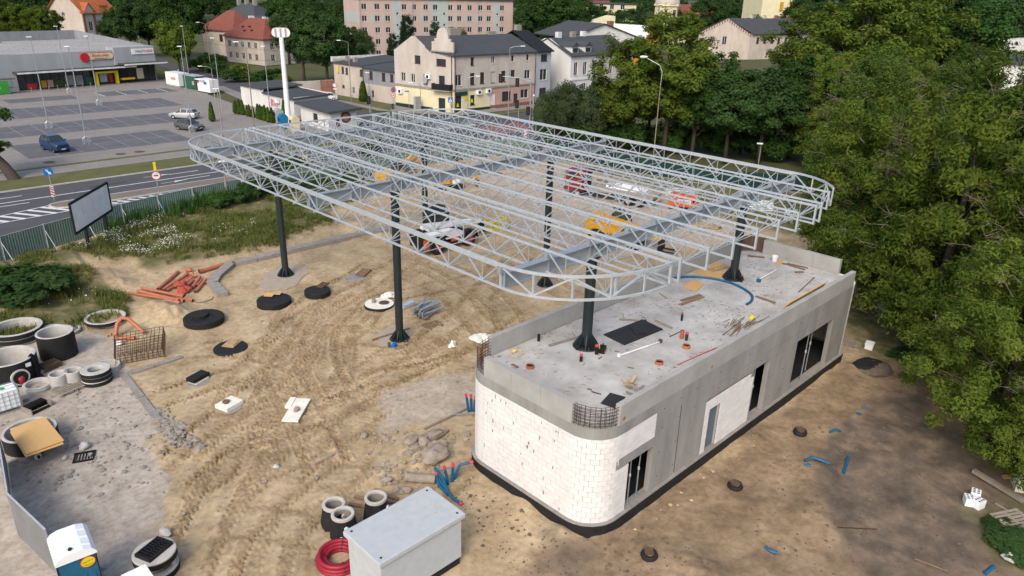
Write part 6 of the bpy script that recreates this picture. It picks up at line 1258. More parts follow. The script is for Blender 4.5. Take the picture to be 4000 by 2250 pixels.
# orange pipes: each one
def pipe(label, p0, p1, r, z=.0, m='orange_pvc', name='sewer_pipe', group='orange sewer pipes', open_=True):
    a, c = GG(*p0), GG(*p1); a.z += r+z; c.z += r+z; mid_ = (a+c)/2; d = (c-a).normalized(); t = T(name, label, 'pipe', mid_, 0, group)
    o = obj('tube', MB().path([a-mid_, c-mid_], r, 14, caps=False).path([c-mid_, a-mid_], r*.93, 14, caps=False), m, t, smooth=60)
    e = obj('socket', MB().path([c-mid_-d*.22, c-mid_], r*1.13, 14, caps=False), m, t, smooth=60); obj('bore', MB().path([c-mid_-d*.03,c-mid_-d*.01], r*.92, 14), 'brown_frame', t); obj('bore', MB().path([a-mid_+d*.01,a-mid_+d*.03], r*.92, 14), 'brown_frame', t); return t
def z7(x, y): return (500+x*.3434, 960+y*.3434)
OP = [((345,508),(572,310),.115,0,'leftmost orange pipe of the upper bundle'),((395,520),(680,335),.11,0,'second orange pipe of the upper bundle from the left'),((440,530),(725,352),.11,.0,'third orange pipe of the upper bundle from the left'),((525,500),(750,378),.09,.1,'thin orange pipe lying on the upper bundle'),((640,440),(715,408),.1,.05,'short orange pipe in the middle of the upper bundle'),((750,412),(680,472),.11,.05,'short pink orange pipe above the red sacks'),((822,372),(735,495),.11,.02,'orange pipe right of the red sacks'),((848,396),(785,470),.085,0,'thin short orange pipe between two thicker ones'),((888,396),(770,542),.11,0,'long orange pipe at the right of the bundle'),((937,376),(890,445),.085,0,'rightmost short orange pipe by the edging wall'),((1145,218),(815,315),.15,0,'large single orange pipe lying behind the bundle'),
 ((10,555),(585,645),.1,0,'longest orange pipe of the lower bundle'),((110,530),(640,652),.1,.0,'second orange pipe of the lower bundle'),((160,515),(640,612),.1,.12,'upper orange pipe of the lower bundle'),((295,520),(742,640),.1,.0,'orange pipe reaching farthest right in the lower bundle'),((430,665),(592,672),.1,0,'short orange pipe in front of the lower bundle'),((510,545),(648,577),.085,.0,'short orange pipe under the red sacks')]
for p0, p1, r_, z_, lab in OP: pipe(lab, z7(*p0), z7(*p1), r_, z_)
for k, q in enumerate(((655,300),(785,352))): p = GG(*z7(*q)); one('pipe_elbow', ('orange pipe elbow above the upper bundle','orange pipe elbow at the end of the large pipe')[k], 'pipe elbow', MB().path([(0,0,.12),(.2,.05,.12),(.33,-.05,.15),(.38,-.2,.25)], .12, 12), 'orange_pvc', p, k*2.4, 'orange pipe elbows', 60)
mat('sack_red', (.40,.075,.05), .8)
for k, q in enumerate(((600,465),(660,520),(625,540))): p = GG(*z7(*q)); one('red_sack', ('crumpled red sack at the back of the pipe bundle','large crumpled red sack in front of the pipes','small crumpled red sack under the pipes')[k], 'sack', MB().blob((0,0,.15),.42,.34,.25,80+k,14,.4,True), 'sack_red', p, k, 'red sacks among the pipes')
p = GG(*z7(850,600)); one('cable_loop','thin black cable loop beside the edging wall','cable', MB().path([(.7*math.cos(a),.5*math.sin(a),.03) for a in [k*.39 for k in range(16)]], .018, 5, closed=True), 'black', p)
pipe('orange pipe lying left of the rebar cage', zr3(1360,515), zr3(1150,520), .12); p = GG(*zr3(1200,470)); one('bent_pipe','bent orange pipe standing as an arch by the rebar cage','pipe', MB().path([(-.2,-.3,.1),(.0,.0,.75),(.25,.2,1.0),(.6,.1,.95),(1.0,-.2,.5),(1.35,-.5,.15)], .12, 12), 'orange_pvc', p, -.3, None, 60)
pipe('orange pipe lying by the pallets at the far building end', z3d(840,115), z3d(970,150), .13)
for k in range(4): p = GG(*zr3(1090+k*22,480-k*10)); one('wood_block', '%s small pale wood block beside the bent orange pipe' % ORD[k], 'wood block', MB().cb(0,0,0,.32,.1,.12,.9), 'new_wood', p, .2*k, 'small wood blocks')
# galvanized bar bundle
p = GG(*z3b(1690,260)); t = T('steel_bundle','bundle of galvanized steel bars stacked on the sand','steel bundle', p, .45)
for k in range(46):
    a = rnd.gauss(0,.3); y = rnd.uniform(-.5,.5); z_ = .12+rnd.random()*(.85-abs(y)*.9); L_ = rnd.uniform(.7,.95)
    obj('bar', MB().bar((-L_,y,z_),(L_,y+a,z_+rnd.uniform(-.05,.05)),.06,.06), 'galv_web' if k%3 else 'galv', t)
for x in (-.5,.5): obj('bearer', MB().cb(x,0,0,.1,1.2,.1), 'wood', t)
one('steel_bundle_tail','loose galvanized bars poking out left of the bundle','steel bars', MB().box(-.6,-.25,.05,.7,.25,.16).box(-.5,-.2,.17,.6,.2,.24), 'galv', GG(*z3b(1520,190)), .15)
# column footing slabs and small things by the columns
mat('footing', (.38,.33,.27), .95, col2=(.30,.25,.195), scale=2, amt=.5, bump=.2)
def footing(px, py, r, lab):
    P = []; c = GG(px,py)
    for k in range(18): a = 2*PI*k/18; q = r*(1+.16*math.sin(2*a+1)+.1*math.sin(5*a)); P.append((q*math.cos(a)*1.35,q*math.sin(a)))
    z_ = gz(c.x,c.y); one('footing_slab', lab, 'slab', MB().prism(P, -.2, .045), 'footing', (c.x,c.y,z_), .6, 'column footings')
footing(1110,1082,1.7,'pale footing slab round the left column'); footing(1540,1318,1.15,'sunken footing slab round the front middle column'); footing(2120,1108,1.1,'footing slab round the far middle column')
plank('timber_beam','brown timber lying beside the front middle column', z3b(1170,518), z3b(1540,402), 0, .12, .1, 'wood', None)
p = GG(*z3b(1385,595)); one('paint_bucket','blue and white bucket lying by the front middle column','bucket', MB().path([(-.15,0,.14),(.17,0,.14)], [.13,.15], 14), 'sign_blue', p, .3, None, 60); one('tin_can','brown tin beside the bucket by the column','tin', MB().disc(.09,0,.3,12), 'brown_box', GG(*z3b(1340,590)))
for k, (q, s_) in enumerate((((2270,520),.75),((1980,590),.3),((1345,85),.55))): p = GG(*z3b(*q)); one('plastic_scrap', ('heap of white foam sheeting beside the building corner','small white plastic rag on the sand','white foam scrap behind the pale lid')[k], 'rubbish', MB().blob((0,0,.1),s_,s_*.7,.22,90+k,12,.5,True), 'white_foam', p, k)
# blue pipes
def bpipe(label, pts, r=.07, m='blue_pipe', cap=True, name='blue_pipe'):
    """pts: (px,py,z)"""
    P = [G(x,y,0) for x, y, z_ in pts]; P = [V(p.x,p.y,gz(p.x,p.y)+q[2]+r*.6) for p, q in zip(P,pts)]; t = T(name, label, 'pipe', P[0], 0, 'blue conduit pipes'); obj('tube', MB().path([q-P[0] for q in P], r, 10), m, t, smooth=60)
    if cap: e = P[-1]-P[0]; d = (P[-1]-P[-2]).normalized(); obj('cap', MB().path([e-d*.05, e+d*.09], r*1.12, 10), 'pink', t, smooth=60)
    return t
def up_pipe(label, px, py, h, dx, dy, r=.065, bend=None):
    p = GG(px, py); P = [V(0,0,-.1), V(dx*.5,dy*.5,h*.55), V(dx,dy,h)]+([V(*bend)] if bend else []); t = T('blue_pipe', label, 'pipe', p, 0, 'blue conduit pipes'); obj('tube', MB().path(P, r, 10), 'blue_pipe', t, smooth=60); d = (P[-1]-P[-2]).normalized(); obj('cap', MB().path([P[-1]-d*.12, P[-1]+d*.04], r*1.12, 10), 'pink', t, smooth=60)
for k, (x, y, dx, dy) in enumerate(((2140,1245,-.1,.12),(2165,1240,.03,.08),(2190,1240,.1,.0))): up_pipe(('left','middle','right')[k]+' upright blue pipe beside the white block wall', *z3b(x,y), 1.0-.1*k, dx, dy)
up_pipe('left upright blue pipe of the group near the grey cabinet', *z4b(1935,530), .95, -.15, .1); up_pipe('middle upright blue pipe of the group near the grey cabinet', *z4b(1975,500), .85, .08, .05); up_pipe('blue pipe bending over to the right near the cabinet', *z4b(1990,490), .75, .25, -.1, bend=(.75,-.35,.8))
bpipe('blue pipe running down from the bundle to the right of the cabinet', [(*z4b(1800,450),.35),(*z4b(1890,545),.25),(*z4b(1925,640),.1),(*z4b(1980,700),.05),(*z4b(2060,735),.03)]); bpipe('short blue pipe lying under the long one by the cabinet', [(*z4b(1930,660),.05),(*z4b(1840,575),.1),(*z4b(1815,500),.3)]); bpipe('second short blue pipe in the bundle by the cabinet', [(*z4b(1915,620),.1),(*z4b(1850,545),.2)], cap=False)
for k, (q, lab) in enumerate(((((2990,2140,.0),(3012,2158,.02),(3035,2160,.0)),'curved blue offcut on the sand right of the tyre well'),(((3313,1792,.1),(3305,1820,.05),(3295,1848,.0)),'straight blue offcut on the dark soil'),(((3140,1812,.05),(3170,1803,.1),(3200,1815,.08),(3238,1821,.02)),'long dusty blue offcut on the soil mound'),(((3845,2246,.0),(3880,2222,.05)),'blue offcut at the lower right corner'),(((3365,1595,.0),(3390,1603,.0)),'short blue offcut near the dark patch'),(((3345,1620,.0),(3360,1628,.0)),'tiny blue offcut near the dark patch'),(((3140,1828,0),(3165,1832,.0)),'crushed blue offcut beside the long dusty one'),(((3240,1695,0),(3265,1690,.1),(3285,1694,.05)),'blue and grey offcut behind the third tyre well'))): bpipe(lab, q, .07 if k < 4 else .06, cap=False, name='blue_offcut')
# old pipe, rocks
a, c = GG(*z4b(1500,490)), GG(*z4b(1800,515)); mid_ = (a+c)/2; one('old_pipe','old brown clay pipe lying left of the blue pipes','pipe', MB().path([a-mid_+V(0,0,.2),a-mid_+(c-a)*.08+V(0,0,.2),a-mid_+(c-a)*.08+V(0,0,.2),c-mid_+V(0,0,.2)],[.24,.24,.2,.2],14), 'stone', mid_, 0, None, 60)
for k, (q, sx, sy, sz, rz, lab) in enumerate((((1780,75),1.5,.55,.45,.0,'long flat boulder at the back of the rock pile'),((1790,260),1.25,.95,.6,.5,'large broken boulder with dark face in the rock pile'),((1690,140),.6,.5,.45,.3,'small boulder between the two large ones'),((1560,110),.75,.5,.3,.2,'low boulder at the left of the rock pile'),((1830,160),.8,.4,.4,-.4,'boulder behind the large broken one'),((1410,600),.35,.3,.2,0,'cobble beside the planks'))):
    p = GG(*z4b(*q)); one('boulder', lab, 'boulder', MB().blob((0,0,sz*.3),sx*.55,sy*.55,sz*.6,120+k,14,.28,True), 'stone', p, rz, 'boulders left of the building', 35)
# manhole cones
def cone(label, px, py, rz):
    t = T('manhole_cone', label, 'manhole cone', GG(px,py), rz, 'black coated manhole cones'); h = 1.05
    obj('shell', MB().lathe([(.56,0),(.55,.25),(.44,h-.12)], 8), 'bitumen', t); obj('neck', MB().ring(.45,.33,h-.12,h,28), 'pale_concrete', t, smooth=30); obj('inner', MB().lathe([(.335,h-.02),(.42,.02),(.01,.01)], 24), 'old_concrete', t, smooth=40)
    for k in range(2): a = -2.0+k*.4; obj('step_hole', MB().path([(.5*math.cos(a),.5*math.sin(a),.22+k*.45),(.56*math.cos(a),.56*math.sin(a),.22+k*.45)], .09, 12), 'pvc_white', t)
cone('left black manhole cone of the pair', 1310,2045,.2); cone('front black manhole cone of the pair', 1345,2088,-.3); cone('single black manhole cone beside the grey cabinet', 1472,2022,.5)
for k, (a, c, lab) in enumerate((((990,660),(1160,700),'upper short plank left of the single cone'),((935,735),(1120,770),'lower short plank left of the single cone'),((1190,595),(1430,695),'long plank behind the single cone'),((1320,700),(1400,725),'short plank touching the cabinet'),((1130,640),(1250,660),'stub plank behind the single cone'))): plank('plank', lab, z4b(*a), z4b(*c), .05, .16, .07)
# grey utility cabinet
t = T('utility_cabinet','large pale grey utility cabinet with overhanging lid in the foreground','cabinet', (12.4,17.4,0)); 
o = obj('body', MB().box(-1.78,-1.0,.3,1.75,.98,2.1), 'box_grey', t); o = obj('lid', MB().box(-1.9,-1.1,2.06,1.88,1.1,2.27), 'box_grey', t); bv = o.modifiers.new('b','BEVEL'); bv.width = .035; bv.segments = 2
obj('plinth', MB().box(-1.74,-.96,-.1,1.71,.94,.3), 'bitumen', t)
for x, y in ((-1.68,.88),(1.66,.88),(1.66,-.88),(-1.68,-.88)): obj('lid_bolt', MB().disc(.045,2.27,2.30,10,(x,y,0)), 'black', t)
for k in range(5): obj('scuff', MB().blob((rnd.uniform(-1.4,1.6),rnd.uniform(-.9,.5),2.2705),.06,.05,.003,k), 'foam_yellow', t)
# red hose coil
p = GG(*z4b(840,1300)); t = T('hose_coil','coil of thick red corrugated hose beside the cabinet','hose coil', p, .2)
for k, (r_, z_) in enumerate(((.78,.08),(.78,.22),(.64,.12),(.64,.26),(.5,.1),(.5,.24),(.72,.36))): obj('turn', MB().path([(r_*math.cos(a),r_*math.sin(a),z_) for a in [j*2*PI/28 for j in range(28)]], .085, 8, closed=True), 'red_hose', t, smooth=60)
for a in (.6,2.4,4.2): obj('tie', MB().path([(.35*math.cos(a),.35*math.sin(a),.2),(.6*math.cos(a),.6*math.sin(a),.46),(.9*math.cos(a),.9*math.sin(a),.2)], .015, 5), 'black', t)
plank('plank','grey board leaning under the red hose coil', z4b(700,1370), z4b(790,1449), .05, .2, .05, 'grey_wood')
# tyre wells
def tyrewell(label, px, py):
    t = T('tyre_well', label, 'tyre', GG(px,py), rnd.random(), 'tyres over pipe openings'); obj('tyre', MB().lathe([(.18,.04),(.3,.0),(.34,.1),(.3,.22),(.18,.2)], 24, closed=True), 'rubber', t, smooth=60); obj('pipe', MB().ring(.17,.14,-.1,.24,18), 'orange_pvc', t); o = obj('cover_board', MB().cb(.02,.06,.24,.36,.34,.05,.5), 'brown_box', t); o.rotation_euler = (.12,-.08,0)
tyrewell('tyre with board over a pipe opening, nearest to the camera', 2535,2176); tyrewell('tyre with board over a pipe opening, middle one beside the building', 2870,1905); tyrewell('tyre with board over a pipe opening, farthest along the building', 3124,1695)
# hollow blocks, boards on the right
for k, (x, y, rz) in enumerate(((3806,1946,.2),(3781,1968,.5),(3818,1980,-.3))):
    t = T('hollow_block', ('white hollow block, rear one of three','white hollow block, left one of three','white hollow block, right one of three')[k], 'hollow block', GG(x,y), rz, 'white hollow blocks'); obj('body', MB().cb(0,0,0,.42,.36,.38), 'white_plastic', t)
    for i in range(3):
        for j in range(2): obj('hole', MB().cb(-.13+i*.13,-.08+j*.16,.381,.07,.09,.004), 'black', t)
plank('plank','long pale timber at the right edge', (3800,1846), (3998,1963), .1, .22, .16, 'grey_wood'); plank('plank','short broken plank right of the long timber', (3888,1970), (3940,2005), .05, .12, .05, 'grey_wood'); plank('stick','thin bare stick on the soil, lower right', (3570,2190), (3700,2235), .05, .04, .04, 'wood'); plank('steel_rod','thin rusty rod lying on the dark soil', (3270,2068), (3425,2070), .02, .03, .03, 'rust')
p = GG(3990,1905); one('foam_stack','stack of white foam boards at the right edge','foam stack', MB().cb(0,0,0,.9,.7,.9,.4), 'white_foam', p); board('chipboard','brown board lying behind the foam stack','chipboard', [(3910,1858),(3990,1850),(4010,1868),(3920,1872)], .1, .04, 'osb', 'chipboard sheets'); one('stone','white stone at the lower right','stone', MB().blob((0,0,.12),.28,.25,.18,7,10,.25,True), 'pale_concrete', GG(3940,2188))
p = GG(*z3d(1070,815)); t = T('covered_mound','low sandy mound under a dark ragged cover','mound', p, -.5); obj('mound', MB().blob((0,0,.0),1.15,.95,.42,33,20,.12,True), 'soil_lump', t, smooth=60); obj('cover', MB().blob((-.1,.25,.1),1.02,.75,.36,35,20,.16,True), 'bitumen', t, smooth=60)
one('plastic_tub','pale blue plastic tub near the pallet at the building end','tub', MB().cb(0,0,0,.62,.45,.3).cb(0,0,.3,.68,.5,.05), 'white_plastic', GG(*z3d(1015,600)), .2)
for k, (a, c) in enumerate((((1100,200),(1140,300)),((1000,130),(1060,250)),((1030,120),(1100,240)),((900,200),(1000,240)),((870,160),(960,190)),((1060,60),(1110,150)))): plank('plank', '%s board of the timber heap beyond the building end' % ORD[k], z3d(*a), z3d(*c), .1+.05*k, .18, .05, 'grey_wood')
one('steel_sheet','grey tilted sheet on a post beyond the building end','sheet', MB().solid([(-.6,0,.9),(.6,.1,1.3),(.6,.8,1.2),(-.6,.7,.8)],(0,0,.03)).tube((0,.3,0),(0,.3,1),.04), 'grey_panel', GG(*z3d(1190,300)), .3)
# foam crumbs, gravel lumps, soil clods (uncountable)
def scatter(name, label, cat, m, n, poly, s0, s1, seed, flat=.5):
    P = [tuple(G(*q)[:2]) for q in poly]; r = random.Random(seed); xs = [p[0] for p in P]; ys = [p[1] for p in P]; mb = MB(); c = 0; arr = np.array([(r.uniform(min(xs),max(xs)), r.uniform(min(ys),max(ys))) for _ in range(n*4)]); kk = inpoly(arr[:,0],arr[:,1],P)
    for x, y in arr[kk][:n]:
        if 18.2 < x < 42.8 and 13.4 < y < 21.6: continue
        s_ = r.uniform(s0,s1)*(1 if r.random() < .85 else 1.8); mb.blob((x,y,gz(x,y)+s_*.2), s_*r.uniform(.7,1.3), s_, s_*flat, r.randrange(9999), 6, .4)
    o = obj(name, mb, m); o['kind'] = 'stuff'; return tag(o, label, cat)
scatter('foam_crumbs','yellowish foam crumbs scattered along the plinth','crumbs','foam_yellow',22,[(2430,2060),(2900,1700),(3020,1640),(2960,1750),(2700,1960),(2500,2080)],.02,.06,1,.3)
scatter('gravel_lumps','grey gravel and rubble lumps on the yard','rubble','old_concrete',420,[(0,1540),(480,1450),(620,1640),(720,1720),(600,1900),(300,1960),(0,1850)],.02,.09,2); scatter('rubble','broken concrete rubble by the kerb end','rubble','old_concrete',160,[(590,1590),(660,1600),(740,1690),(800,1760),(680,1760),(600,1680)],.04,.14,3)
scatter('soil_clods','brown soil clods scattered on the sand','clods','soil_lump',260,[(1800,1900),(2300,2080),(2500,2050),(2900,2250),(2000,2250),(1750,2000)],.015,.05,4); scatter('clods','dark soil clods on the right soil','clods','soil_lump',500,[(3080,1700),(3500,1550),(3800,1850),(3900,2250),(3000,2250),(2900,1950)],.015,.05,5); scatter('sand_clods','dry sand clods churned up by wheels','clods','stone',900,[(600,1500),(1000,1100),(2000,950),(1850,1450),(1500,1800),(1200,2250),(650,2250)],.015,.06,6); scatter('rock_rubble','small stones round the rock pile','rubble','stone',240,[(1400,1700),(1850,1660),(1850,1900),(1500,1950)],.03,.13,7)
plank('stick','pale round stick lying on the sand', z4b(600,325), z4b(915,150), .03, .06, .06, 'grey_wood'); plank('plank','long batten leading to the building corner', z3b(1690,1420), z3b(2130,1215), .05, .12, .06, 'grey_wood'); plank('steel_rod','thin rods and wire beside the blue upright pipes', z3b(1980,1275), z3b(2190,1275), .2, .05, .05, 'galv_web')
# site gate panels, toilet, second white box
def corr_panel(p0, p1, h, m, par, name='panel', step=.14, amp=.022, z0=0.05):
    p0, p1 = Vector(p0), Vector(p1); d = p1-p0; L_ = d.length; u = d/L_; n_ = Vector((-u.y,u.x)); k = max(2,int(L_/step)*2); V0 = []; F = []
    for i in range(k+1):
        a = u*(L_*i/k)+n_*(amp if (i//1)%2 else -amp); V0 += [(p0.x+a.x,p0.y+a.y,z0),(p0.x+a.x,p0.y+a.y,z0+h)]
        if i: F.append((2*i-2,2*i,2*i+1,2*i-1))
    return obj(name, MB().add(V0,F), m, par, world=True)
t = T('fence_gate','grey corrugated site fence panels at the lower left edge','fence', V(2.9,28,0)); corr_panel((2.62,28.95),(3.09,25.85),1.95,'fence_grey',t); corr_panel((2.95,31.6),(2.64,29.05),1.95,'fence_grey',t); corr_panel((3.4,34.5),(2.96,31.7),1.95,'fence_grey',t)
for x, y in ((2.62,29.0),(3.09,25.85),(2.95,31.65)): obj('post', MB().cb(x,y,0,.06,.06,2.05), 'galv', t, world=True)
obj('top_rail', MB().bar((2.62,28.95,2.03),(3.09,25.85,2.03),.05,.05).bar((3.4,34.5,2.03),(2.64,29.05,2.03),.05,.05), 'galv', t, world=True)
t = T('portable_toilet','blue portable toilet with white roof and yellow oval sign','portable toilet', (3.52,24.35,0), -.1); o = obj('cabin', MB().box(-.56,-.72,.12,.56,.72,1.98), 'blue_plastic', t)
prof = [(-.62,1.96),(.62,1.96),(.62,2.06),(.5,2.2),(.25,2.28),(-.25,2.28),(-.5,2.2),(-.62,2.06)]; obj('roof', MB().solid([(x,-.78,z_) for x, z_ in prof],(0,1.56,0)), 'white_plastic', t); 
for y in (-.45,0,.45): obj('roof_rib', MB().solid([(x*1.0,y-.05,z_+.035) for x, z_ in prof[3:7]]+[(-.45,y-.05,2.19),(.45,y-.05,2.19)],(0,.1,0)), 'white_plastic', t)
obj('vent', MB().disc(.06,2.29,2.36,12,(-.1,-.55,0)), 'black', t); obj('skid', MB().box(-.56,-.72,0,.56,.72,.12), 'black', t); obj('corner_strip', MB().box(.56,-.74,.1,.6,-.68,1.98).box(-.6,-.74,.1,-.56,-.68,1.98), 'black', t)
for k in range(4): obj('cabin_rib', MB().box(-.4+k*.26,-.745,.3,-.32+k*.26,-.72,1.3), 'blue_plastic', t)
sg = obj('oval_sign', MB().solid([(.3+.22*math.cos(a),-.745,1.72+.2*math.sin(a)) for a in [k*2*PI/20 for k in range(20)]],(0,-.02,0)), 'signal_yellow', t); obj('sign_rim', MB().path([(.3+.225*math.cos(a),-.76,1.72+.205*math.sin(a)) for a in [k*2*PI/20 for k in range(20)]], .015, 5, closed=True), 'shop_red', sg); c_, s_ = math.cos(-.1), math.sin(-.1)
for k in range(7): obj('lettering', MB().bar((.16+k*.045,-.768,1.70+.006*k),(.18+k*.045,-.768,1.745+.006*k),.012,.006,(0,1,0)), 'black', sg)
for k in range(6): obj('lettering', MB().bar((.2+k*.04,-.768,1.59+.02*abs(k-2.5)*.5),(.225+k*.04,-.768,1.59+.02*abs(k-2.0)*.5),.02,.006,(0,1,0)), 'black', sg)
t = T('white_cabin','white box roof corner at the lower edge beside the toilet','cabin', (5.0,22.4,0)); obj('body', MB().box(-.5,-.9,0,.2,.35,1.1), 'white_plastic', t); obj('lid', MB().box(-.55,-.95,1.1,.24,.4,1.2), 'white_plastic', t); obj('label', MB().box(-.56,.1,.9,-.552,.3,1.05), 'shop_red', t)
# ================================================================ things on the flat roof
ZR = 4.886
def RG(px, py, dz=0): p = G(px, py, ZR); p.z += dz; return p
def stub(label, q, h, r, m, cap=None):
    t = T('roof_pipe', label, 'pipe', RG(*q), 0, 'pipe stubs on the roof'); obj('tube', MB().ring(r, r*.86, 0, h, 16, ch=.006), m, t, smooth=40); obj('bore', MB().disc(r*.86,h-.05,h-.045,16), 'black', t)
    if cap: obj('cap', MB().disc(r*1.08,h-.06,h+.02,14), cap, t, smooth=40)
stub('open black pipe stub by the left parapet', z3c(267,530), .34, .065, 'black'); stub('black pipe stub with pink cap in the front part of the roof', z3c(693,735), .34, .07, 'black', 'pink'); stub('black pipe stub with pink cap beside the front roof column', z3c(850,662), .45, .085, 'black', 'pink'); stub('tall orange pipe stub in the middle of the roof', z3c(1705,503), .42, .1, 'orange_pvc'); stub('dark pipe stub with pink cap right of the orange one', z3c(1752,522), .4, .075, 'dark_green', 'pink'); stub('black pipe stub with pink cap behind the black mat', z3c(1705,325), .42, .055, 'black', 'pink')
stub('low orange pipe ring in the left front of the roof', z3c(182,800), .14, .18, 'orange_pvc'); stub('low orange pipe ring in the right front of the roof', z3c(1480,760), .14, .18, 'orange_pvc'); stub('low orange pipe ring below the tall orange stub', z3c(1752,600), .16, .18, 'orange_pvc'); stub('dark pipe stub with orange cap by the rear roof column', (2896,1102), .42, .06, 'black', 'orange_pvc')
def rboard(name, label, cat, qs, th, m, z=0, group=None): P = [RG(*q) for q in qs]; c = sum(P, Vector())/len(P); return one(name, label, cat, MB().prism([(p.x-c.x,p.y-c.y) for p in P], 0, th), m, (c.x,c.y,ZR+z), 0, group)
rboard('black_mat','large black insulation mat lying on the roof','mat',[z3c(*q) for q in ((920,470),(1310,320),(1518,418),(1130,575))],.05,'black_mat'); rboard('black_mat','smaller black mat lying across the large one','mat',[z3c(*q) for q in ((1175,382),(1345,330),(1420,465),(1235,475))],.05,'black_mat',.051)
R1 = lambda x, y: (2700+x*.31056, 850+y*.31056)
for k, (qs, lab) in enumerate((([(220,620),(295,555),(440,612),(330,660)],'chipboard sheet left of the rear roof column'),([(0,690),(160,640),(420,700),(280,768)],'chipboard sheet nearest to the blue pipe'),([(275,735),(420,660),(560,680),(400,775)],'chipboard sheet at the foot of the rear column'),([(-110,880),(0,792),(165,835),(60,932)],'chipboard sheet under the end of the canopy'),([(1045,578),(1110,545),(1172,570),(1105,602)],'small chipboard piece by the white bucket'),([(560,650),(600,615),(625,625),(590,665)],'chipboard strip right of the rear column'))): rboard('chipboard', lab, 'chipboard', [R1(*q) for q in qs], .022, 'osb', .002+.003*k, 'chipboard on the roof')
t = T('ladder','light aluminium ladder lying on the chipboard','ladder', RG(*R1(350,655)), 0); a, c = RG(*R1(225,680)), RG(*R1(470,612)); d = (c-a).normalized(); n_ = V(-d.y,d.x,0)*.2
for s_ in (-1,1): obj('rail', MB().bar(a+n_*s_+V(0,0,.06), c+n_*s_+V(0,0,.06), .04, .07), 'new_wood', t, world=True)
for k in range(7): m_ = a+(c-a)*((k+.5)/7); obj('rung', MB().bar(m_-n_+V(0,0,.06), m_+n_+V(0,0,.06), .03, .03), 'new_wood', t, world=True)
BP = [(2600,1095),(2665,1086),(2700,1085),(2778,1091),(2855,1109),(2911,1136),(2938,1161),(2930,1185),(2899,1199)]; P = [RG(*q,.06) for q in BP]; P = [V(*q,ZR+.06) for q in catmull(P,.3)]; one('blue_pipe','long blue pipe curving across the roof','pipe', MB().path([p-P[0] for p in P], .07, 10), 'blue_pipe', P[0], 0, None, 60)
P0, P1 = RG(*R1(1010,1232)), RG(*R1(1430,960)); t = T('leaning_boards','pair of long boards leaning on the right parapet','boards', (P0.x,14.0,ZR)); L_ = (P1-P0).length
for k in range(2): obj('board', MB().solid([(k*.1-.1,.55-.08*k,.0),(L_*1.0+k*.1,.55-.08*k,.0),(L_+k*.1,.03-.02*k,.98),(k*.1-.1,.03-.02*k,.98)],(0,.03,.02)), 'osb', t)
for k, (a, c, w_, m_, lab) in enumerate(((z3c(375,582),z3c(700,485),.16,'grey_wood','long batten left of the front roof column'),(z3c(1080,318),z3c(1265,330),.14,'grey_wood','batten behind the large black mat'),(z3c(1440,330),z3c(1605,405),.16,'grey_wood','batten right of the large black mat'),(z3c(0,770),z3c(60,800),.12,'wood','short stick at the left parapet'),(z3c(870,655+60),z3c(905,690),.03,'rust','bent rod in front of the toolbox'),(z3c(1480,50),z3c(1560,105),.1,'grey_wood','batten under the curved canopy end'),(z3c(1690,170),z3c(1920,90),.2,'wood','thick timber of the pair on the roof'),(z3c(1700,130),z3c(1895,70),.2,'wood','upper timber of the pair on the roof'),(R1(815,995),R1(1055,1080),.2,'wood','short thick timber beside the blue pipe end'),(R1(1155,580),R1(1430,660),.18,'wood','long dark timber by the far parapet'),(R1(1200,580),R1(1470,640),.12,'wood','second timber by the far parapet'),(R1(1350,940),R1(1550,755),.07,'wood','thin lath crossing the far part of the roof'),(R1(710,485),R1(920,505),.2,'wood','flat timber by the formwork corner'),(R1(1305,692),R1(1410,688),.16,'wood','short plank near the far parapet'),(z3c(1160,795),z3c(1220,808),.06,'wood','small stick on the open roof'),(z3c(800,1042),z3c(895,1070),.04,'rust','thin rod near the open front corner'),(z3c(755,1015),z3c(800,1025),.08,'wood','splinter near the open front corner'),(z3c(1030,635),z3c(1080,640),.06,'wood','short stick right of the toolbox'),(z3c(1585,490),z3c(1690,440),.035,'rust','thin rod left of the orange stub'))):
    plank('plank', lab, a, c, ZR, w_, .05 if w_ > .1 else .03, m_, 'timber on the roof')
a, c = z3c(1075,690), z3c(1490,548); A_, B_ = RG(*a,.06), RG(*c,.06); t = T('steel_prop','white steel prop lying on the roof','steel prop', A_); obj('tube', MB().tube(V(0,0,0), (B_-A_)*.7, .04).tube((B_-A_)*.7, B_-A_, .03), 'white_plastic', t, smooth=60); obj('head', MB().cb(0,0,-.05,.12,.12,.14), 'white_plastic', t); obj('foot_plate', MB().cb(*(B_-A_)[:2],-.05,.14,.14,.16), 'brown_box', t)
A_, B_ = RG(*R1(815,808),.06), RG(*R1(1065,672),.06); t = T('steel_prop','white steel prop with blue clamp behind the blue pipe','steel prop', A_); obj('tube', MB().tube(V(0,0,0), B_-A_, .035), 'white_plastic', t, smooth=60); obj('clamp', MB().cb(.1,-.1,-.05,.2,.2,.16), 'blue_pipe', t)
A_, B_ = G(*z3c(1665,777),5.76), G(*z3c(2055,602),5.76); A_.z = B_.z = 5.79; one('red_bar','thin red steel bar lying on the right parapet','bar', MB().tube(V(0,0,0), B_-A_, .022), 'red', A_)
t = T('tool_box','black tool box with yellow trim beside the front roof column','tool box', RG(*z3c(905,635)), .5); obj('box', MB().cb(0,0,0,.5,.3,.22), 'black', t); obj('trim', MB().cb(-.1,-.152,.05,.22,.01,.06), 'yellow', t); obj('handle', MB().path([(-.2,0,.22),(-.2,0,.33),(.2,0,.33),(.2,0,.22)], .02, 6), 'black', t); obj('spray_can', MB().disc(.04,.0,.42,10,(-.18,.12,0)), 'signal_yellow', t)
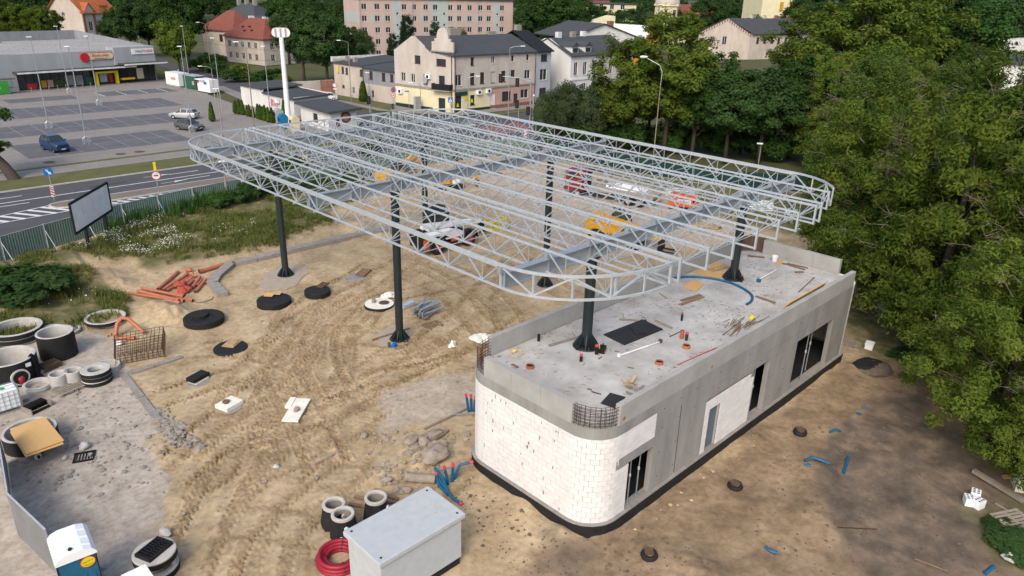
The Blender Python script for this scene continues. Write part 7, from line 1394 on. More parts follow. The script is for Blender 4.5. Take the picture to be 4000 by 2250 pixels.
one('torch','black and pink tube lying at the column foot','tube', MB().tube((-.25,0,.05),(.12,0,.05),.045).tube((.12,0,.05),(.22,0,.05),.05), ['black'], RG(*z3c(690,612)), -.25, None, 60)
one('hard_hat','yellow hard hat lying by the twig heap','hard hat', MB().lathe([(.17,0),(.155,.02),(.13,.02),(.125,.07),(.09,.13),(.01,.15)], 16), 'signal_yellow', RG(*z3c(2412,298)), .3, None, 60)
t = T('bucket','white plastic bucket by the far parapet','bucket', RG(*R1(1045,548))); obj('pail', MB().lathe([(.001,.01),(.15,.01),(.18,.34),(.165,.34),(.14,.03)], 18), 'white_plastic', t, smooth=40); obj('rim', MB().ring(.19,.17,.3,.35,18,ch=.005), 'white_plastic', t)
one('metal_sheet','dark bent metal sheet in the open front corner','sheet', MB().solid([(-.5,-.3,.05),(.4,-.4,.12),(.5,.3,.06),(-.4,.35,.02)],(0,0,.015)), 'black_mat', RG(*z3c(1010,1140)), .3); 
for k in range(9):
    q = z3c(1150+rnd.uniform(0,170), 960+rnd.uniform(0,120)); p = RG(*q); a = rnd.uniform(0,3); one('wood_scrap', '%s wood scrap of the heap at the right parapet' % ORD[k], 'wood scrap', MB().bar(V(-.22,0,.05),V(.22,0,.05+rnd.uniform(0,.15)),.12,.03), 'new_wood' if k%2 else 'grey_wood', p+V(0,0,.03*k), a, 'wood scraps at the right parapet')
one('rope_coil','tangle of yellow straps and foam near the left parapet','straps', MB().path([(.35*math.cos(k*.6)*(1+.2*math.sin(k)),.22*math.sin(k*.6),.04) for k in range(11)], .03, 6).blob((.1,.25,.06),.16,.12,.08,4), 'foam_yellow', RG(*z3c(45,665)))
mb = MB(); r = random.Random(3)
for k in range(46):
    p = RG(*z3c(2150+r.random()*400, 470-r.random()*150)); 
    if p.y < 14.15: p.y = 14.15+r.random()*.4
    a = .45+r.uniform(-.5,.5); L_ = r.uniform(.4,1.5); mb.bar((p.x-L_*math.cos(a)*.5,p.y-L_*math.sin(a)*.12,p.z+.02+.12*r.random()),(p.x+L_*math.cos(a)*.5,p.y+L_*math.sin(a)*.12,p.z+.02+.12*r.random()),.022,.022)
o = obj('twig_heap', mb, 'wood'); o['kind'] = 'stuff'; tag(o, 'heap of thin twigs and laths along the right parapet', 'twigs')
mb = MB()
for k in range(900):
    x, y = r.uniform(18.9,42.2), r.uniform(14.1,21.0); f = 1 if (x > 30 or y > 19.5 or y < 15.2) else .35
    if r.random() > f: continue
    a = r.uniform(0,3.14); L_ = r.uniform(.04,.22)*(2 if r.random() < .06 else 1); mb.bar((x-L_*math.cos(a)/2,y-L_*math.sin(a)/2,ZR+.008),(x+L_*math.cos(a)/2,y+L_*math.sin(a)/2,ZR+.01),r.uniform(.008,.025),.008)
o = obj('roof_debris', mb, 'wood'); o['kind'] = 'stuff'; tag(o, 'fine wood splinters and straw scattered over the roof', 'debris')
board('black_mat_strip','pale screed strip seam on the far roof part','screed strip',[R1(*q) for q in ((880,850),(1230,700),(1530,760),(1190,920))],ZR,.012,'pale_concrete')
# ================================================================ machines
def wheel(par, x, y, r, w_, rim='red', tyre='rubber'):
    o = obj('wheel', MB().lathe([(r*.55,-w_/2),(r*.9,-w_/2),(r,-w_*.32),(r,w_*.32),(r*.9,w_/2),(r*.55,w_/2)], 22, closed=True), tyre, par, smooth=40); o.location = (x,y,r); o.rotation_euler = (PI/2,0,0)
    obj('rim', MB().lathe([(r*.56,-w_*.38),(r*.3,-w_*.2),(.01,-w_*.2)], 16).lathe([(r*.56,w_*.38),(r*.3,w_*.2),(.01,w_*.2)], 16), rim, o, smooth=40)
    return o
p = (G(1705,997)+G(1818,952))/2
t = T('telehandler','white and red telescopic handler parked under the canopy','telehandler', (p.x,p.y+.9,0), 0)
for x in (-1.45,1.5):
    for y in (-.95,.95): wheel(t, x, y, .62, .45)
obj('chassis', MB().box(-2.1,-.55,.5,2.1,.55,.95), 'black', t); o = obj('engine_cover', MB().solid([(-2.0,-1.05,.95),(1.0,-1.05,.95),(1.0,-1.05,1.25),(-.2,-1.05,1.62),(-2.0,-1.05,1.5)],(0,.75,0)), 'white_paint', t); obj('cover_vents', MB().box(-1.2,-1.06,1.1,-.3,-1.052,1.3), 'black', t)
cb_ = obj('cab', MB().box(-.9,.3,.95,.75,1.1,1.5), 'white_paint', t); obj('cab_glass', MB().box(-.85,.34,1.5,.68,1.06,2.35), 'glass', t); obj('cab_roof', MB().box(-.92,.28,2.35,.75,1.12,2.45), 'black', t)
for x in (-.88,.66):
    for y in (.32,1.06): obj('cab_post', MB().box(x,y-.03,1.5,x+.06,y+.03,2.36), 'black', cb_)
obj('boom', MB().bar((-2.1,-.05,1.95),(2.6,-.05,1.45),.34,.36).bar((2.4,-.05,1.47),(3.6,-.05,1.32),.26,.28), 'white_paint', t); obj('boom_head', MB().bar((3.5,-.05,1.35),(3.8,-.05,.5),.4,.3), 'black', t); obj('rear_block', MB().box(-2.5,-.8,.45,-2.1,.85,1.3), 'black', t); obj('rear_light', MB().box(-2.54,-1.0,.5,-2.2,-.8,1.2).box(-2.2,-1.02,.55,-1.85,-.75,.95), 'orange_paint', t); obj('red_panel', MB().box(-.2,-1.06,.7,.6,-1.0,.98), 'orange_paint', t)
obj('forks', MB().box(3.8,-.5,.2,4.7,-.38,.26).box(3.8,.3,.2,4.7,.42,.26), 'black', t)
for x in (-1.45,1.5):
    for y in (-1.08,1.08): obj('mudguard', MB().solid([(x+.75*math.cos(a),y-.2,.62+.75*math.sin(a)) for a in [k*PI/8 for k in range(9)]]+[(x+.7*math.cos(a),y-.2,.62+.7*math.sin(a)) for a in [PI-k*PI/8 for k in range(9)]],(0,.4,0)), 'black', t)
t.scale = (1.12,)*3
t2 = T('work_basket','yellow work platform basket on the sand beside the telehandler','work platform', GG(1935,905), .1); bk = MB()
for z_ in (.05,.55,1.1):
    for a, c in (((-1.1,-.5),(1.1,-.5)),((1.1,-.5),(1.1,.5)),((1.1,.5),(-1.1,.5)),((-1.1,.5),(-1.1,-.5))): bk.bar((*a,z_),(*c,z_),.1,.1)
obj('rails', bk, 'signal_yellow', t2)
for k in range(5):
    for y in (-.5,.5): obj('post', MB().bar((-1.1+k*.55,y,.05),(-1.1+k*.55,y,1.1),.05,.05), 'signal_yellow', t2)
obj('floor', MB().box(-1.1,-.5,.02,1.1,.5,.06), 'yellow', t2); obj('toe_board', MB().box(-1.12,-.52,.06,1.12,-.5,.28), 'yellow', t2)
t = T('compact_machine','small dark green machine standing behind the telehandler','machine', GG(1700,862), .1)
for x in (-.6,.6):
    for y in (-.5,.5): wheel(t, x, y, .35, .25, 'black')
obj('body', MB().box(-1,-.45,.4,1,.45,.95), 'dark_green', t); obj('rack', MB().box(-.9,-.45,1.3,.9,.45,1.36).bar((-.85,-.4,.95),(-.85,-.4,1.3),.05,.05).bar((.85,-.4,.95),(.85,-.4,1.3),.05,.05).bar((-.85,.4,.95),(-.85,.4,1.3),.05,.05).bar((.85,.4,.95),(.85,.4,1.3),.05,.05), 'black', t); obj('beacon', MB().disc(.08,1.36,1.5,10,(-.8,.2,0)), 'orange_paint', t)
t = T('mini_excavator','yellow and white small excavator parked at the back of the site','excavator', V(49.2,59,0), -.35)
for y in (-.7,.7): obj('track', MB().solid([(1.2*math.cos(a)*1.0+(.25 if math.cos(a) > 0 else -.25),y-.2,.35+.33*math.sin(a)) for a in [k*PI/8 for k in range(16)]],(0,.4,0)), 'rubber', t)
obj('undercarriage', MB().box(-.6,-.6,.3,.6,.6,.62), 'black', t); obj('upper_body', MB().box(-1.5,-.8,.7,.1,.8,1.5), 'jcb_yellow', t); obj('cab', MB().box(-.3,.0,1.5,.9,.85,1.65).box(-.3,.0,.7,.9,.85,1.0), 'jcb_yellow', t); obj('cab_glass', MB().box(-.25,.05,1.0,.85,.8,1.5), 'glass', t); obj('white_hood', MB().box(-.2,-.8,.7,1.0,-.05,1.4), 'white_paint', t); obj('boom', MB().bar((.9,-.2,1.0),(2.2,-.2,2.2),.22,.3).bar((2.2,-.2,2.2),(3.2,-.2,.9),.18,.24), 'jcb_yellow', t); obj('bucket', MB().solid([(3.1,-.5,.9),(3.5,-.5,.5),(3.2,-.5,.1),(2.8,-.5,.3)],(0,.6,0)), 'black', t); obj('blade', MB().box(1.3,-.8,.05,1.4,.8,.45), 'jcb_yellow', t)
t = T('digger_arm','yellow excavator arm by the far fence','excavator', V(44.5,63,0), .1); obj('body', MB().box(-1.3,-.9,.9,1.2,.9,1.9), 'jcb_yellow', t); obj('boom', MB().bar((.6,0,1.9),(3.4,0,2.9),.35,.5).bar((3.4,0,2.9),(5.2,0,1.0),.28,.35), 'jcb_yellow', t); obj('track', MB().box(-1.6,-1.1,0,1.5,-.6,.8).box(-1.6,.6,0,1.5,1.1,.8), 'rubber', t); obj('cab', MB().box(.1,-.9,1.9,1.2,-.05,2.8), 'glass', t)
t = T('yellow_loader','yellow telescopic loader with dark cab near the roof edge','loader', V(48.6,36.0,0), math.radians(-72))
for x in (-1.3,1.45):
    for y in (-.98,.98): wheel(t, x, y, .6, .42, 'jcb_yellow')
obj('chassis', MB().box(-2.0,-.6,.5,2.1,.6,1.0), 'black', t); obj('hood', MB().solid([(-2.0,-1.05,1.0),(.6,-1.05,1.0),(.6,-1.05,1.35),(-2.0,-1.05,1.7)],(0,.7,0)), 'jcb_yellow', t); obj('rear_cover', MB().box(-2.2,-1.0,.6,-1.6,1.0,1.75), 'jcb_yellow', t); obj('boom', MB().bar((-2.0,-.1,2.05),(2.6,-.1,1.3),.36,.4), 'jcb_yellow', t); obj('boom_nose', MB().bar((2.5,-.1,1.35),(3.4,-.1,.85),.34,.5), 'jcb_yellow', t); obj('carriage', MB().box(3.3,-.7,.15,3.5,.6,1.0), 'black', t); obj('fork', MB().box(3.5,-.5,.12,4.5,-.38,.18).box(3.5,.3,.12,4.5,.42,.18), 'black', t)
cb_ = obj('cab', MB().box(-.7,.2,1.0,.8,1.05,1.45), 'black', t); obj('cab_glass', MB().solid([(-.65,.24,1.45),(.75,.24,1.45),(.5,.24,2.4),(-.6,.24,2.4)],(0,.78,0)), mat('glass_green', (.05,.075,.06), .12, spec=.6), t); obj('cab_roof', MB().box(-.65,.2,2.4,.55,1.06,2.5), 'black', t)
for x in (-.66,.72): obj('cab_post', MB().bar((x,.22,1.45),(x*.8,.22,2.42),.07,.07), 'black', cb_)
obj('side_plate', MB().box(-1.9,-.72,.55,2.0,-.62,1.05).box(-1.9,.62,.55,2.0,.72,1.05), 'jcb_yellow', t); t.scale = (1.15,)*3
mat('red_cab', (.26,.018,.022), .45, spec=.5)
# flatbed truck with red cab
t = T('flatbed_truck','flatbed truck with red cab parked along the rear fence','truck', V(59.3,45.5,0), math.radians(104))
for x in (-3.8,-2.7,3.0):
    for y in (-1.05,1.05): wheel(t, x, y, .5, .4, 'grey_panel')
obj('frame', MB().box(-5.2,-.5,.6,4.0,.5,.95), 'black', t); obj('bed', MB().box(-5.3,-1.25,.95,2.0,1.25,1.2), 'grey_wood', t); obj('cab', MB().solid([(2.5,-1.2,.6),(4.6,-1.2,.6),(4.6,-1.2,1.9),(4.3,-1.2,2.75),(2.5,-1.2,2.75)],(0,2.4,0)), 'red_cab', t); obj('windscreen', MB().solid([(4.62,-1.05,1.95),(4.62,1.05,1.95),(4.4,1.05,2.6),(4.4,-1.05,2.6)],(.03,0,.0)), 'glass', t); obj('side_window', MB().box(3.1,-1.22,1.9,4.1,-1.2,2.55).box(3.1,1.2,1.9,4.1,1.22,2.55), 'glass', t); obj('crane', MB().bar((2.2,0,1.2),(2.2,0,2.8),.4,.4).bar((2.2,0,2.8),(-.5,0,2.5),.25,.3), 'black', t)
for k in range(4): obj('drop_side', MB().box(-5.3+k*1.83,-1.27,1.2,-3.5+k*1.83,-1.24,1.6), 'grey_wood', t)
one('sheet_pack','white wrapped pack of sheets on the flatbed','pack', MB().box(-2.2,-.6,0,2.2,.6,.35), 'tarp', (60.3,43.8,1.2), math.radians(104))
for k in range(12): one('timber_plank', '%s long sawn plank of the stack right of the truck' % ORD[k], 'plank', MB().box(-3.2,-.12,0,3.2,.12,.07), 'new_wood', (57.6+.27*(k%4),35.2+.1*(k%3),.1+.08*(k//4)), math.radians(112), 'sawn planks stacked by the truck')
t = T('generator','orange generator set with white sign behind the planks','generator', V(62.3,38.4,0), math.radians(-62)); obj('housing', MB().solid([(-1.35,-.6,.35),(1.35,-.6,.35),(1.35,-.6,1.35),(.9,-.6,1.6),(-1.1,-.6,1.6),(-1.35,-.6,1.4)],(0,1.2,0)), 'orange_paint', t); obj('skid', MB().box(-1.35,-.6,0,1.35,.6,.35), 'black', t); sg = obj('name_plate', MB().box(-.55,-.625,.75,.75,-.602,1.08), 'pvc_white', t); obj('vent', MB().box(.95,-.62,.8,1.2,-.602,1.1), 'black', t)
a = math.radians(-62); text_on('HERKULES', .24, 'black', t, (t.location.x+math.cos(a)*.1+math.sin(a)*.64, t.location.y+math.sin(a)*.1-math.cos(a)*.64, .9), (math.cos(a),math.sin(a),0))
for k, (x, y, lab) in enumerate(((66,41,'stack of galvanized scaffold frames left of the orange generator'),(68,33.5,'stack of galvanized scaffold frames at the right canopy end'))):
    t = T('scaffold_stack', lab, 'scaffold frames', V(x,y,0), 1.9+.2*k, 'scaffold frame stacks')
    for j in range(7): obj('frame', MB().tube((-1.6,-.5,.1+j*.12),(1.6,-.5,.1+j*.12),.03,n=6).tube((-1.6,.5,.1+j*.12),(1.6,.5,.1+j*.12),.03,n=6).tube((-1.6,-.5,.1+j*.12),(-1.6,.5,.1+j*.12),.03,n=6).tube((1.6,-.5,.1+j*.12),(1.6,.5,.1+j*.12),.03,n=6), 'galv', t)
for k, (px, py, s_) in enumerate(((3215,880,.9),(3250,890,.75),(3200,860,.7))): p = GG(px,py); one('bulk_bag', ('grey white bulk bag beside the caged container','half empty bulk bag at the tarpaulin stack','small bulk bag behind the others')[k], 'bulk bag', MB().blob((0,0,s_*.5),s_*.75,s_*.7,s_*.65,140+k,14,.25,True), 'tarp', p, k, 'bulk bags')
t = T('tarpaulin_stack','tall stack wrapped in white tarpaulin under the near tree','stack', V(60.5,20.4,0), -.7); obj('wrap', MB().blob((0,0,1.2),2.6,1.5,1.9,151,26,.06,True).box(-2.3,-1.3,0,2.3,1.3,2.3), 'tarp', t)
for k in range(3): obj('strap', MB().box(-1.6+k*1.6-.03,-1.32,.1,-1.6+k*1.6+.03,-1.3,2.3), 'black', t)
one('black_hose_coil','coil of ribbed black hose in the grass right of the building','hose', MB().path([(.55*math.cos(k*.4),.4*math.sin(k*.4),.1+.02*k) for k in range(24)], .07, 7), 'black', GG(3220,925), 0, None, 60); one('barrel_pipe','dark ribbed pipe piece lying in the grass','pipe', MB().path([(-.8,0,.2),(.8,.2,.2)], .18, 12), 'black', GG(3205,905), .6, None, 60)
for k in range(3):
    t = T('road_barrier', ('left','middle','right')[k]+' red and white barrier board stack at the back of the site', 'barrier', V(55.3+k*2.4,62.4-.2*k,0), -.06, 'red and white barriers')
    for j in range(3):
        for i in range(6): obj('stripe', MB().box(-1+i*.34,-.4+j*.4,.1+.02*j,-.66+i*.34,-.1+j*.4,.14+.02*j), 'road_red' if (i+j)%2 else 'white_paint', t)
    obj('stand', MB().box(-1,-.3,0,-.9,.8,.1).box(.9,-.3,0,1,.8,.1), 'black', t)
# ================================================================ fences
fen = T('site_fence','long corrugated grey green hoarding between site and road','fence', V(30,66,0))
def along(P, step):
    out = [Vector(P[0])]; rem = step
    for a, c in zip(P, P[1:]):
        a, c = Vector(a), Vector(c); L_ = (c-a).length; s_ = rem
        while s_ < L_: out.append(a+(c-a)*(s_/L_)); s_ += step
        rem = s_-L_
    return out
fp = along(FENCE, 3.42)
for a, c in zip(fp, fp[1:]):
    d = (c-a).normalized(); z_ = 0.03; corr_panel(a+d*.05, c-d*.05, 2.0, 'fence_green', fen, step=.2, amp=.03, z0=z_)
    obj('post', MB().cb(a.x+d.y*.06,a.y-d.x*.06,0,.06,.06,2.15), 'galv', fen, world=True); n_ = V(d.y,-d.x,0); obj('brace', MB().tube((a.x+n_.x*.1,a.y+n_.y*.1,1.6),(a.x+n_.x*1.15,a.y+n_.y*1.15,.1),.025,n=6), 'galv', fen, world=True); obj('foot_block', MB().cb(a.x+n_.x*.15,a.y+n_.y*.15,0,.6,.25,.14,math.atan2(d.y,d.x)), 'rubber', fen, world=True)
    obj('top_rail', MB().bar((a.x,a.y,2.05),(c.x,c.y,2.05),.04,.04), 'galv', fen, world=True)
ref = T('rear_fence','dark green mesh fence between the site and the park','fence', V(71,50,0))
rp = along(REAR, 2.5)
for a, c in zip(rp, rp[1:]):
    obj('mesh_panel', MB().solid([(a.x,a.y,.15),(c.x,c.y,.15),(c.x,c.y,1.9),(a.x,a.y,1.9)], (.02,0,0)), 'mesh_green', ref, world=True); obj('post', MB().cb(a.x,a.y,0,.06,.06,2.0), 'galv_web', ref, world=True); obj('base_slab', MB().bar((a.x,a.y,.08),(c.x,c.y,.08),.06,.16), 'old_concrete', ref, world=True)
# ================================================================ billboard, signs, poles
bb = Bld('billboard','white four panel billboard with black frame on two posts', V(15.9,63.1,0), 'billboard'); A0, B0 = (14.75,60.95), (16.93,63.55)
f0 = [bb.pix(A0,B0,*q) for q in ((268,795),(416,711),(433,821),(291,918))]; u0, u1 = (f0[0][0]+f0[3][0])/2, (f0[1][0]+f0[2][0])/2; zt, zb = (f0[0][1]+f0[1][1])/2, (f0[2][1]+f0[3][1])/2
A_, u_, n_, L_ = bb.plane(A0,B0); pq = lambda a, z_, d=0: (*off(A_,u_,n_,a,d), z_)
for k in range(4): e = (u1-u0-.3)/4; a = u0+.15+k*e; bb.part('panel', MB().solid([pq(a+.015,zb+.15,.09),pq(a+e-.015,zb+.15,.09),pq(a+e-.015,zt-.15,.09),pq(a+.015,zt-.15,.09)], (-n_.x*.05,-n_.y*.05,0)), 'tarp')
fr = MB()
for a, c in (((u0,zb),(u1,zb)),((u0,zt),(u1,zt)),((u0,zb),(u0,zt)),((u1,zb),(u1,zt))): fr.bar(pq(*a,.05), pq(*c,.05), .11, .12, (n_.x,n_.y,0))
bb.part('frame', fr, 'black'); bb.part('backing', MB().solid([pq(u0,zb,.02),pq(u1,zb,.02),pq(u1,zt,.02),pq(u0,zt,.02)], (-n_.x*.03,-n_.y*.03,0)), 'black')
for P in (A0,B0): bb.part('post', MB().cb(P[0]-n_.x*.1,P[1]-n_.y*.1,-.1,.2,.2,zb+1.5,math.atan2(u_.y,u_.x)), 'black')
def facing(x, y): return math.atan2(-y,-x)+PI/2
def disc_sign(par, z_, r, m, rim=None, off_=0.03):
    o = obj('sign_plate', MB().solid([(r*math.cos(a),-off_,z_+r*math.sin(a)) for a in [k*2*PI/24 for k in range(24)]],(0,.012,0)), rim or m, par)
    if rim: obj('sign_face', MB().solid([(r*.8*math.cos(a),-off_-.012,z_+r*.8*math.sin(a)) for a in [k*2*PI/24 for k in range(24)]],(0,.006,0)), m, o)
    return o
def post(name, label, cat, px, py, h, r=.04, rz=None, m='galv_web', group=None, dz=0):
    p = GG(px,py); t = T(name, label, cat, p, facing(p.x,p.y) if rz is None else rz, group); obj('pole', MB().tube((0,0,-.1),(0,0,h),r), m, t, smooth=60); return t
t = post('keep_right_sign','blue round arrow sign with striped board on the island nose','road sign',212,782,3.1); disc_sign(t,2.75,.42,'sign_blue'); obj('arrow', MB().solid([(-.22,-.055,2.95),(-.14,-.055,3.02),(.1,-.055,2.72),(.18,-.055,2.78),(.22,-.055,2.5),(-.06,-.055,2.58),(.02,-.055,2.64)],(0,.006,0)), 'pvc_white', t); bd = obj('stripe_board', MB().box(-.16,-.06,.35,.16,-.04,1.4), 'pvc_white', t)
for k in range(4): z_ = .45+k*.26; obj('red_stripe', MB().solid([(-.155,-.066,z_+.12),(.155,-.066,z_-.06),(.155,-.066,z_+.06),(-.155,-.066,z_+.24)] if k < 3 else [(-.155,-.066,z_+.05),(.155,-.066,z_-.1),(.155,-.066,z_),(-.155,-.066,z_+.15)],(0,.004,0)), 'red', bd)
t = post('no_overtaking_sign','round red rimmed sign under a yellow plate at the hatched strip','road sign',622,765,3.2); disc_sign(t,2.05,.45,'pvc_white','red'); obj('black_arrow', MB().box(-.2,-.055,2.0,.2,-.048,2.1), 'black', t); obj('yellow_plate', MB().box(-.12,-.04,2.55,.12,-.02,3.4), 'signal_yellow', t)
t = post('no_stopping_sign','blue and red no stopping sign above a forty limit sign','road sign',1540,445,4.2); disc_sign(t,3.9,.42,'sign_blue','red'); obj('cross_bar', MB().bar((-.24,-.055,3.66),(.24,-.055,4.14),.09,.006,(0,1,0)).bar((.24,-.056,3.66),(-.24,-.056,4.14),.09,.006,(0,1,0)), 'red', t); disc_sign(t,3.05,.36,'pvc_white','red'); q = t.rotation_euler.z; text_on('40', .4, 'black', t, (t.location.x+math.sin(q)*.06, t.location.y-math.cos(q)*.06, 3.05), (math.cos(q),math.sin(q),0))
t = post('crossing_sign','blue pedestrian crossing sign in front of the yellow wall','road sign',1760,445,2.9); obj('sign_plate', MB().box(-.4,-.05,1.9,.4,-.03,2.75), 'sign_blue', t); obj('triangle', MB().solid([(-.3,-.056,2.02),(.3,-.056,2.02),(0,-.056,2.62)],(0,.004,0)), 'pvc_white', t); obj('figure', MB().bar((0,-.06,2.08),(.03,-.06,2.4),.08,.004,(0,1,0)), 'black', t)
t = post('street_name_sign','small blue street name sign on a thin post','road sign',1598,422,3.0,.03); obj('plate', MB().box(-.7,-.04,2.75,.05,-.02,2.98), 'sign_blue', t)
t = post('no_entry_sign','white disc with red rim by the brown gate','road sign',1312,405,3.6); disc_sign(t,3.2,.4,'pvc_white','red'); obj('plate', MB().box(-.3,-.04,2.45,.3,-.02,2.7), 'pvc_white', t)
t = post('keep_right_sign','small blue arrow sign by the traffic light mast','road sign',2050,520,1.9); disc_sign(t,1.6,.36,'sign_blue'); obj('arrow', MB().bar((-.2,-.055,1.75),(.15,-.055,1.45),.1,.006,(0,1,0)), 'pvc_white', t)
t = post('barrier_beacon','red and white striped beacon by the traffic light mast','beacon',2052,548,1.5); obj('board', MB().box(-.2,-.05,.3,.2,-.03,1.4), 'pvc_white', t); obj('stripe', MB().bar((-.18,-.056,.5),(.18,-.056,.8),.16,.005,(0,1,0)).bar((-.18,-.056,.95),(.18,-.056,1.25),.16,.005,(0,1,0)), 'red', t)
t = post('yield_sign','yellow triangular sign seen through the canopy','road sign',1195,690,2.4); obj('plate', MB().solid([(-.4,-.05,2.4),(.4,-.05,2.4),(0,-.05,1.7)],(0,.02,0)), 'pvc_white', t); obj('face', MB().solid([(-.26,-.056,2.32),(.26,-.056,2.32),(0,-.056,1.86)],(0,.005,0)), 'signal_yellow', t)
# car park lamps with bicycle hoops
def lamp(label, px, py, top, hoop=True, group='car park lamps', arm=0, m='galv_web', px_top=None):
    p = G(px,py); H_ = (py-top)/FOC*math.hypot(p.length,CAMH)*1.03; t = T('lamp_post', label, 'lamp post', (p.x,p.y,0), facing(p.x,p.y), group); obj('pole', MB().path([(0,0,0),(0,0,H_*.5),(0,0,H_)],[.075,.065,.04],8), m, t, smooth=60)
    if arm: obj('arm', MB().path([(0,0,H_),(arm*.4,0,H_+.25),(arm,0,H_+.35)], .035, 6), m, t); obj('head', MB().cb(arm*1.15,0,H_+.32,.7,.26,.12), 'white_plastic', t)
    else: obj('head', MB().cb(-.15,-.2,H_,.62,.42,.09), 'white_plastic', t)
    if hoop:
        for s_ in (-1,1):
            for k in range(3): x = s_*(.28+k*.02); obj('bicycle_hoop', MB().path([(x+.12*k-.12,-.35+.2*k,0),(x+.12*k-.12,-.35+.2*k,.75),(x*.3,-.35+.2*k,1.0),(x*.1,-.35+.2*k,1.0)], .03, 6), 'galv', t)
    return t
lamp('car park lamp standing left of the blue car row',192,500,228); lamp('tall car park lamp behind the blue car',340,562,262); lamp('car park lamp right before the shop entrance',388,411,200); lamp('far car park lamp before the shop windows',272,366,165); lamp('car park lamp beside the grey parked car',751,517,238)
lamp('street lamp post by the white container',866,430,195,False,'street lamps'); lamp('street lamp beside the trailer',740,312,142,False,'street lamps'); lamp('street lamp behind the supermarket',549,190,95,False,'street lamps',-.0); lamp('slim street lamp left of the white pylon',1058,470,222,False,'street lamps')
lamp('lamp with long arm behind the white container',840,385,285,False,'street lamps',-1.6); lamp('lamp before the tenement left corner',1645,470,345,False,'street lamps',-1.3); lamp('lamp with arm before the yellow shop wall',1828,450,318,False,'street lamps',1.4); lamp('tall lamp with long arm before the pink wall',1985,462,215,False,'street lamps',1.8); lamp('lamp before the cream house',1445,440,300,False,'street lamps'); lamp('lamp post above the park trees',2550,320,140,False,'street lamps',1.8)
t = lamp('wooden lamp pole with curved arm before the park trees',2548,655,350,False,'wooden poles',0,'grey_wood'); 
for o in list(t.children):
    if o.name.startswith('head'): bpy.data.objects.remove(o)
H_ = (655-350)/FOC*math.hypot(G(2548,655).length,CAMH)*1.03; obj('arm', MB().path([(0,0,H_-.5),(.05,0,H_+1.1),(-.3,0,H_+1.9),(-1.8,0,H_+2.6)], .04, 6), 'galv', t); obj('lamp_head', MB().blob((-2.2,0,H_+2.75),.5,.18,.14,3), 'white_plastic', t, smooth=60)
lamp('weathered wooden pole left of the thujas',884,640,385,False,'wooden poles',0,'grey_wood'); lamp('second weathered wooden pole right of the thujas',1000,560,230,False,'wooden poles',-1.0,'grey_wood'); lamp('concrete pole in front of the cream house',1372,395,195,False,'wooden poles',-1.4,'old_concrete'); lamp('concrete pole beside the white pylon',1125,370,170,False,'wooden poles',0,'old_concrete'); lamp('concrete pole by the red roof house',826,290,130,False,'wooden poles',-1.3,'old_concrete'); lamp('leaning wooden pole at the park edge',2950,720,575,False,'wooden poles',0,'grey_wood'); lamp('wooden pole standing in the road hoarding',893,805,645,False,'wooden poles',0,'grey_wood')
# advertising pylon
p = G(1128,482); H_ = (482-178)/FOC*p.length; t = T('sign_pylon','tall white advertising pylon with rounded sign box','pylon', (p.x,p.y,0), facing(p.x,p.y)); obj('column', MB().path([(0,0,0),(0,0,H_)],[.42,.32],16), 'white_paint', t, smooth=60)
def stad(w_, h, z_, n=8): return [(w_/2-h/2+h/2*math.cos(a),z_+h/2*math.sin(a)) for a in [-PI/2+PI*k/n for k in range(n+1)]]+[(-w_/2+h/2+h/2*math.cos(a),z_+h/2*math.sin(a)) for a in [PI/2+PI*k/n for k in range(n+1)]]
bx_ = obj('sign_box', MB().solid([(x,-.25,z_) for x, z_ in stad(2.6,1.3,H_+.6)],(0,.5,0)), 'white_paint', t); obj('red_edge', MB().solid([(x,.25,z_) for x, z_ in stad(2.65,1.35,H_+.6)],(0,.25,0)), 'shop_red', bx_)
for x in (-.75,-.05,.65): obj('bracket', MB().box(x-.12,-.32,H_+.0,x+.12,-.25,H_+1.2), 'grey_panel', bx_)
# traffic signals
def signal(label, px, py, top, arm=0, heads=1):
    p = G(px,py); H_ = (py-top)/FOC*math.hypot(p.length,CAMH)*1.03; t = T('traffic_light', label, 'traffic light', (p.x,p.y,0), facing(p.x,p.y), 'traffic lights'); obj('mast', MB().tube((0,0,0),(0,0,H_),.1 if arm else .06), 'galv_web', t, smooth=60)
    def head(x, z_):
        o = obj('signal_head', MB().box(x-.17,-.3,z_-.5,x+.17,-.1,z_+.5), 'black', t); obj('back_board', MB().box(x-.3,-.1,z_-.65,x+.3,-.07,z_+.65), 'black', o)
        for k in range(3): obj('lens', MB().solid([(x+.1*math.cos(a),-.31,z_-.3+k*.3+.1*math.sin(a)) for a in [j*PI/5 for j in range(10)]],(0,.01,0)), 'brown_frame', o)
    if arm: obj('arm', MB().path([(0,0,H_-.1),(arm*.4,0,H_+.35),(arm,0,H_+.5)], .06, 8), 'galv_web', t); head(arm,H_+.2); head(arm*.45,H_-.3)
    head(-.3,min(H_-.6,2.6))
    return t
signal('tall traffic light mast with arm by the park birches',2068,500,330,-4.6); signal('traffic light before the cream house',1450,455,345); signal('traffic light on thin post before the pink wall',2025,470,375); signal('traffic light seen through the canopy beside the road',1497,620,545); signal('traffic light seen through the canopy near the fence end',1790,660,590)
t = post('camera_mast','grey steel mast with white camera beside the birches','mast',2080,515,5.4,.14); obj('camera', MB().cb(0,-.2,5.3,.2,.5,.22), 'white_plastic', t)
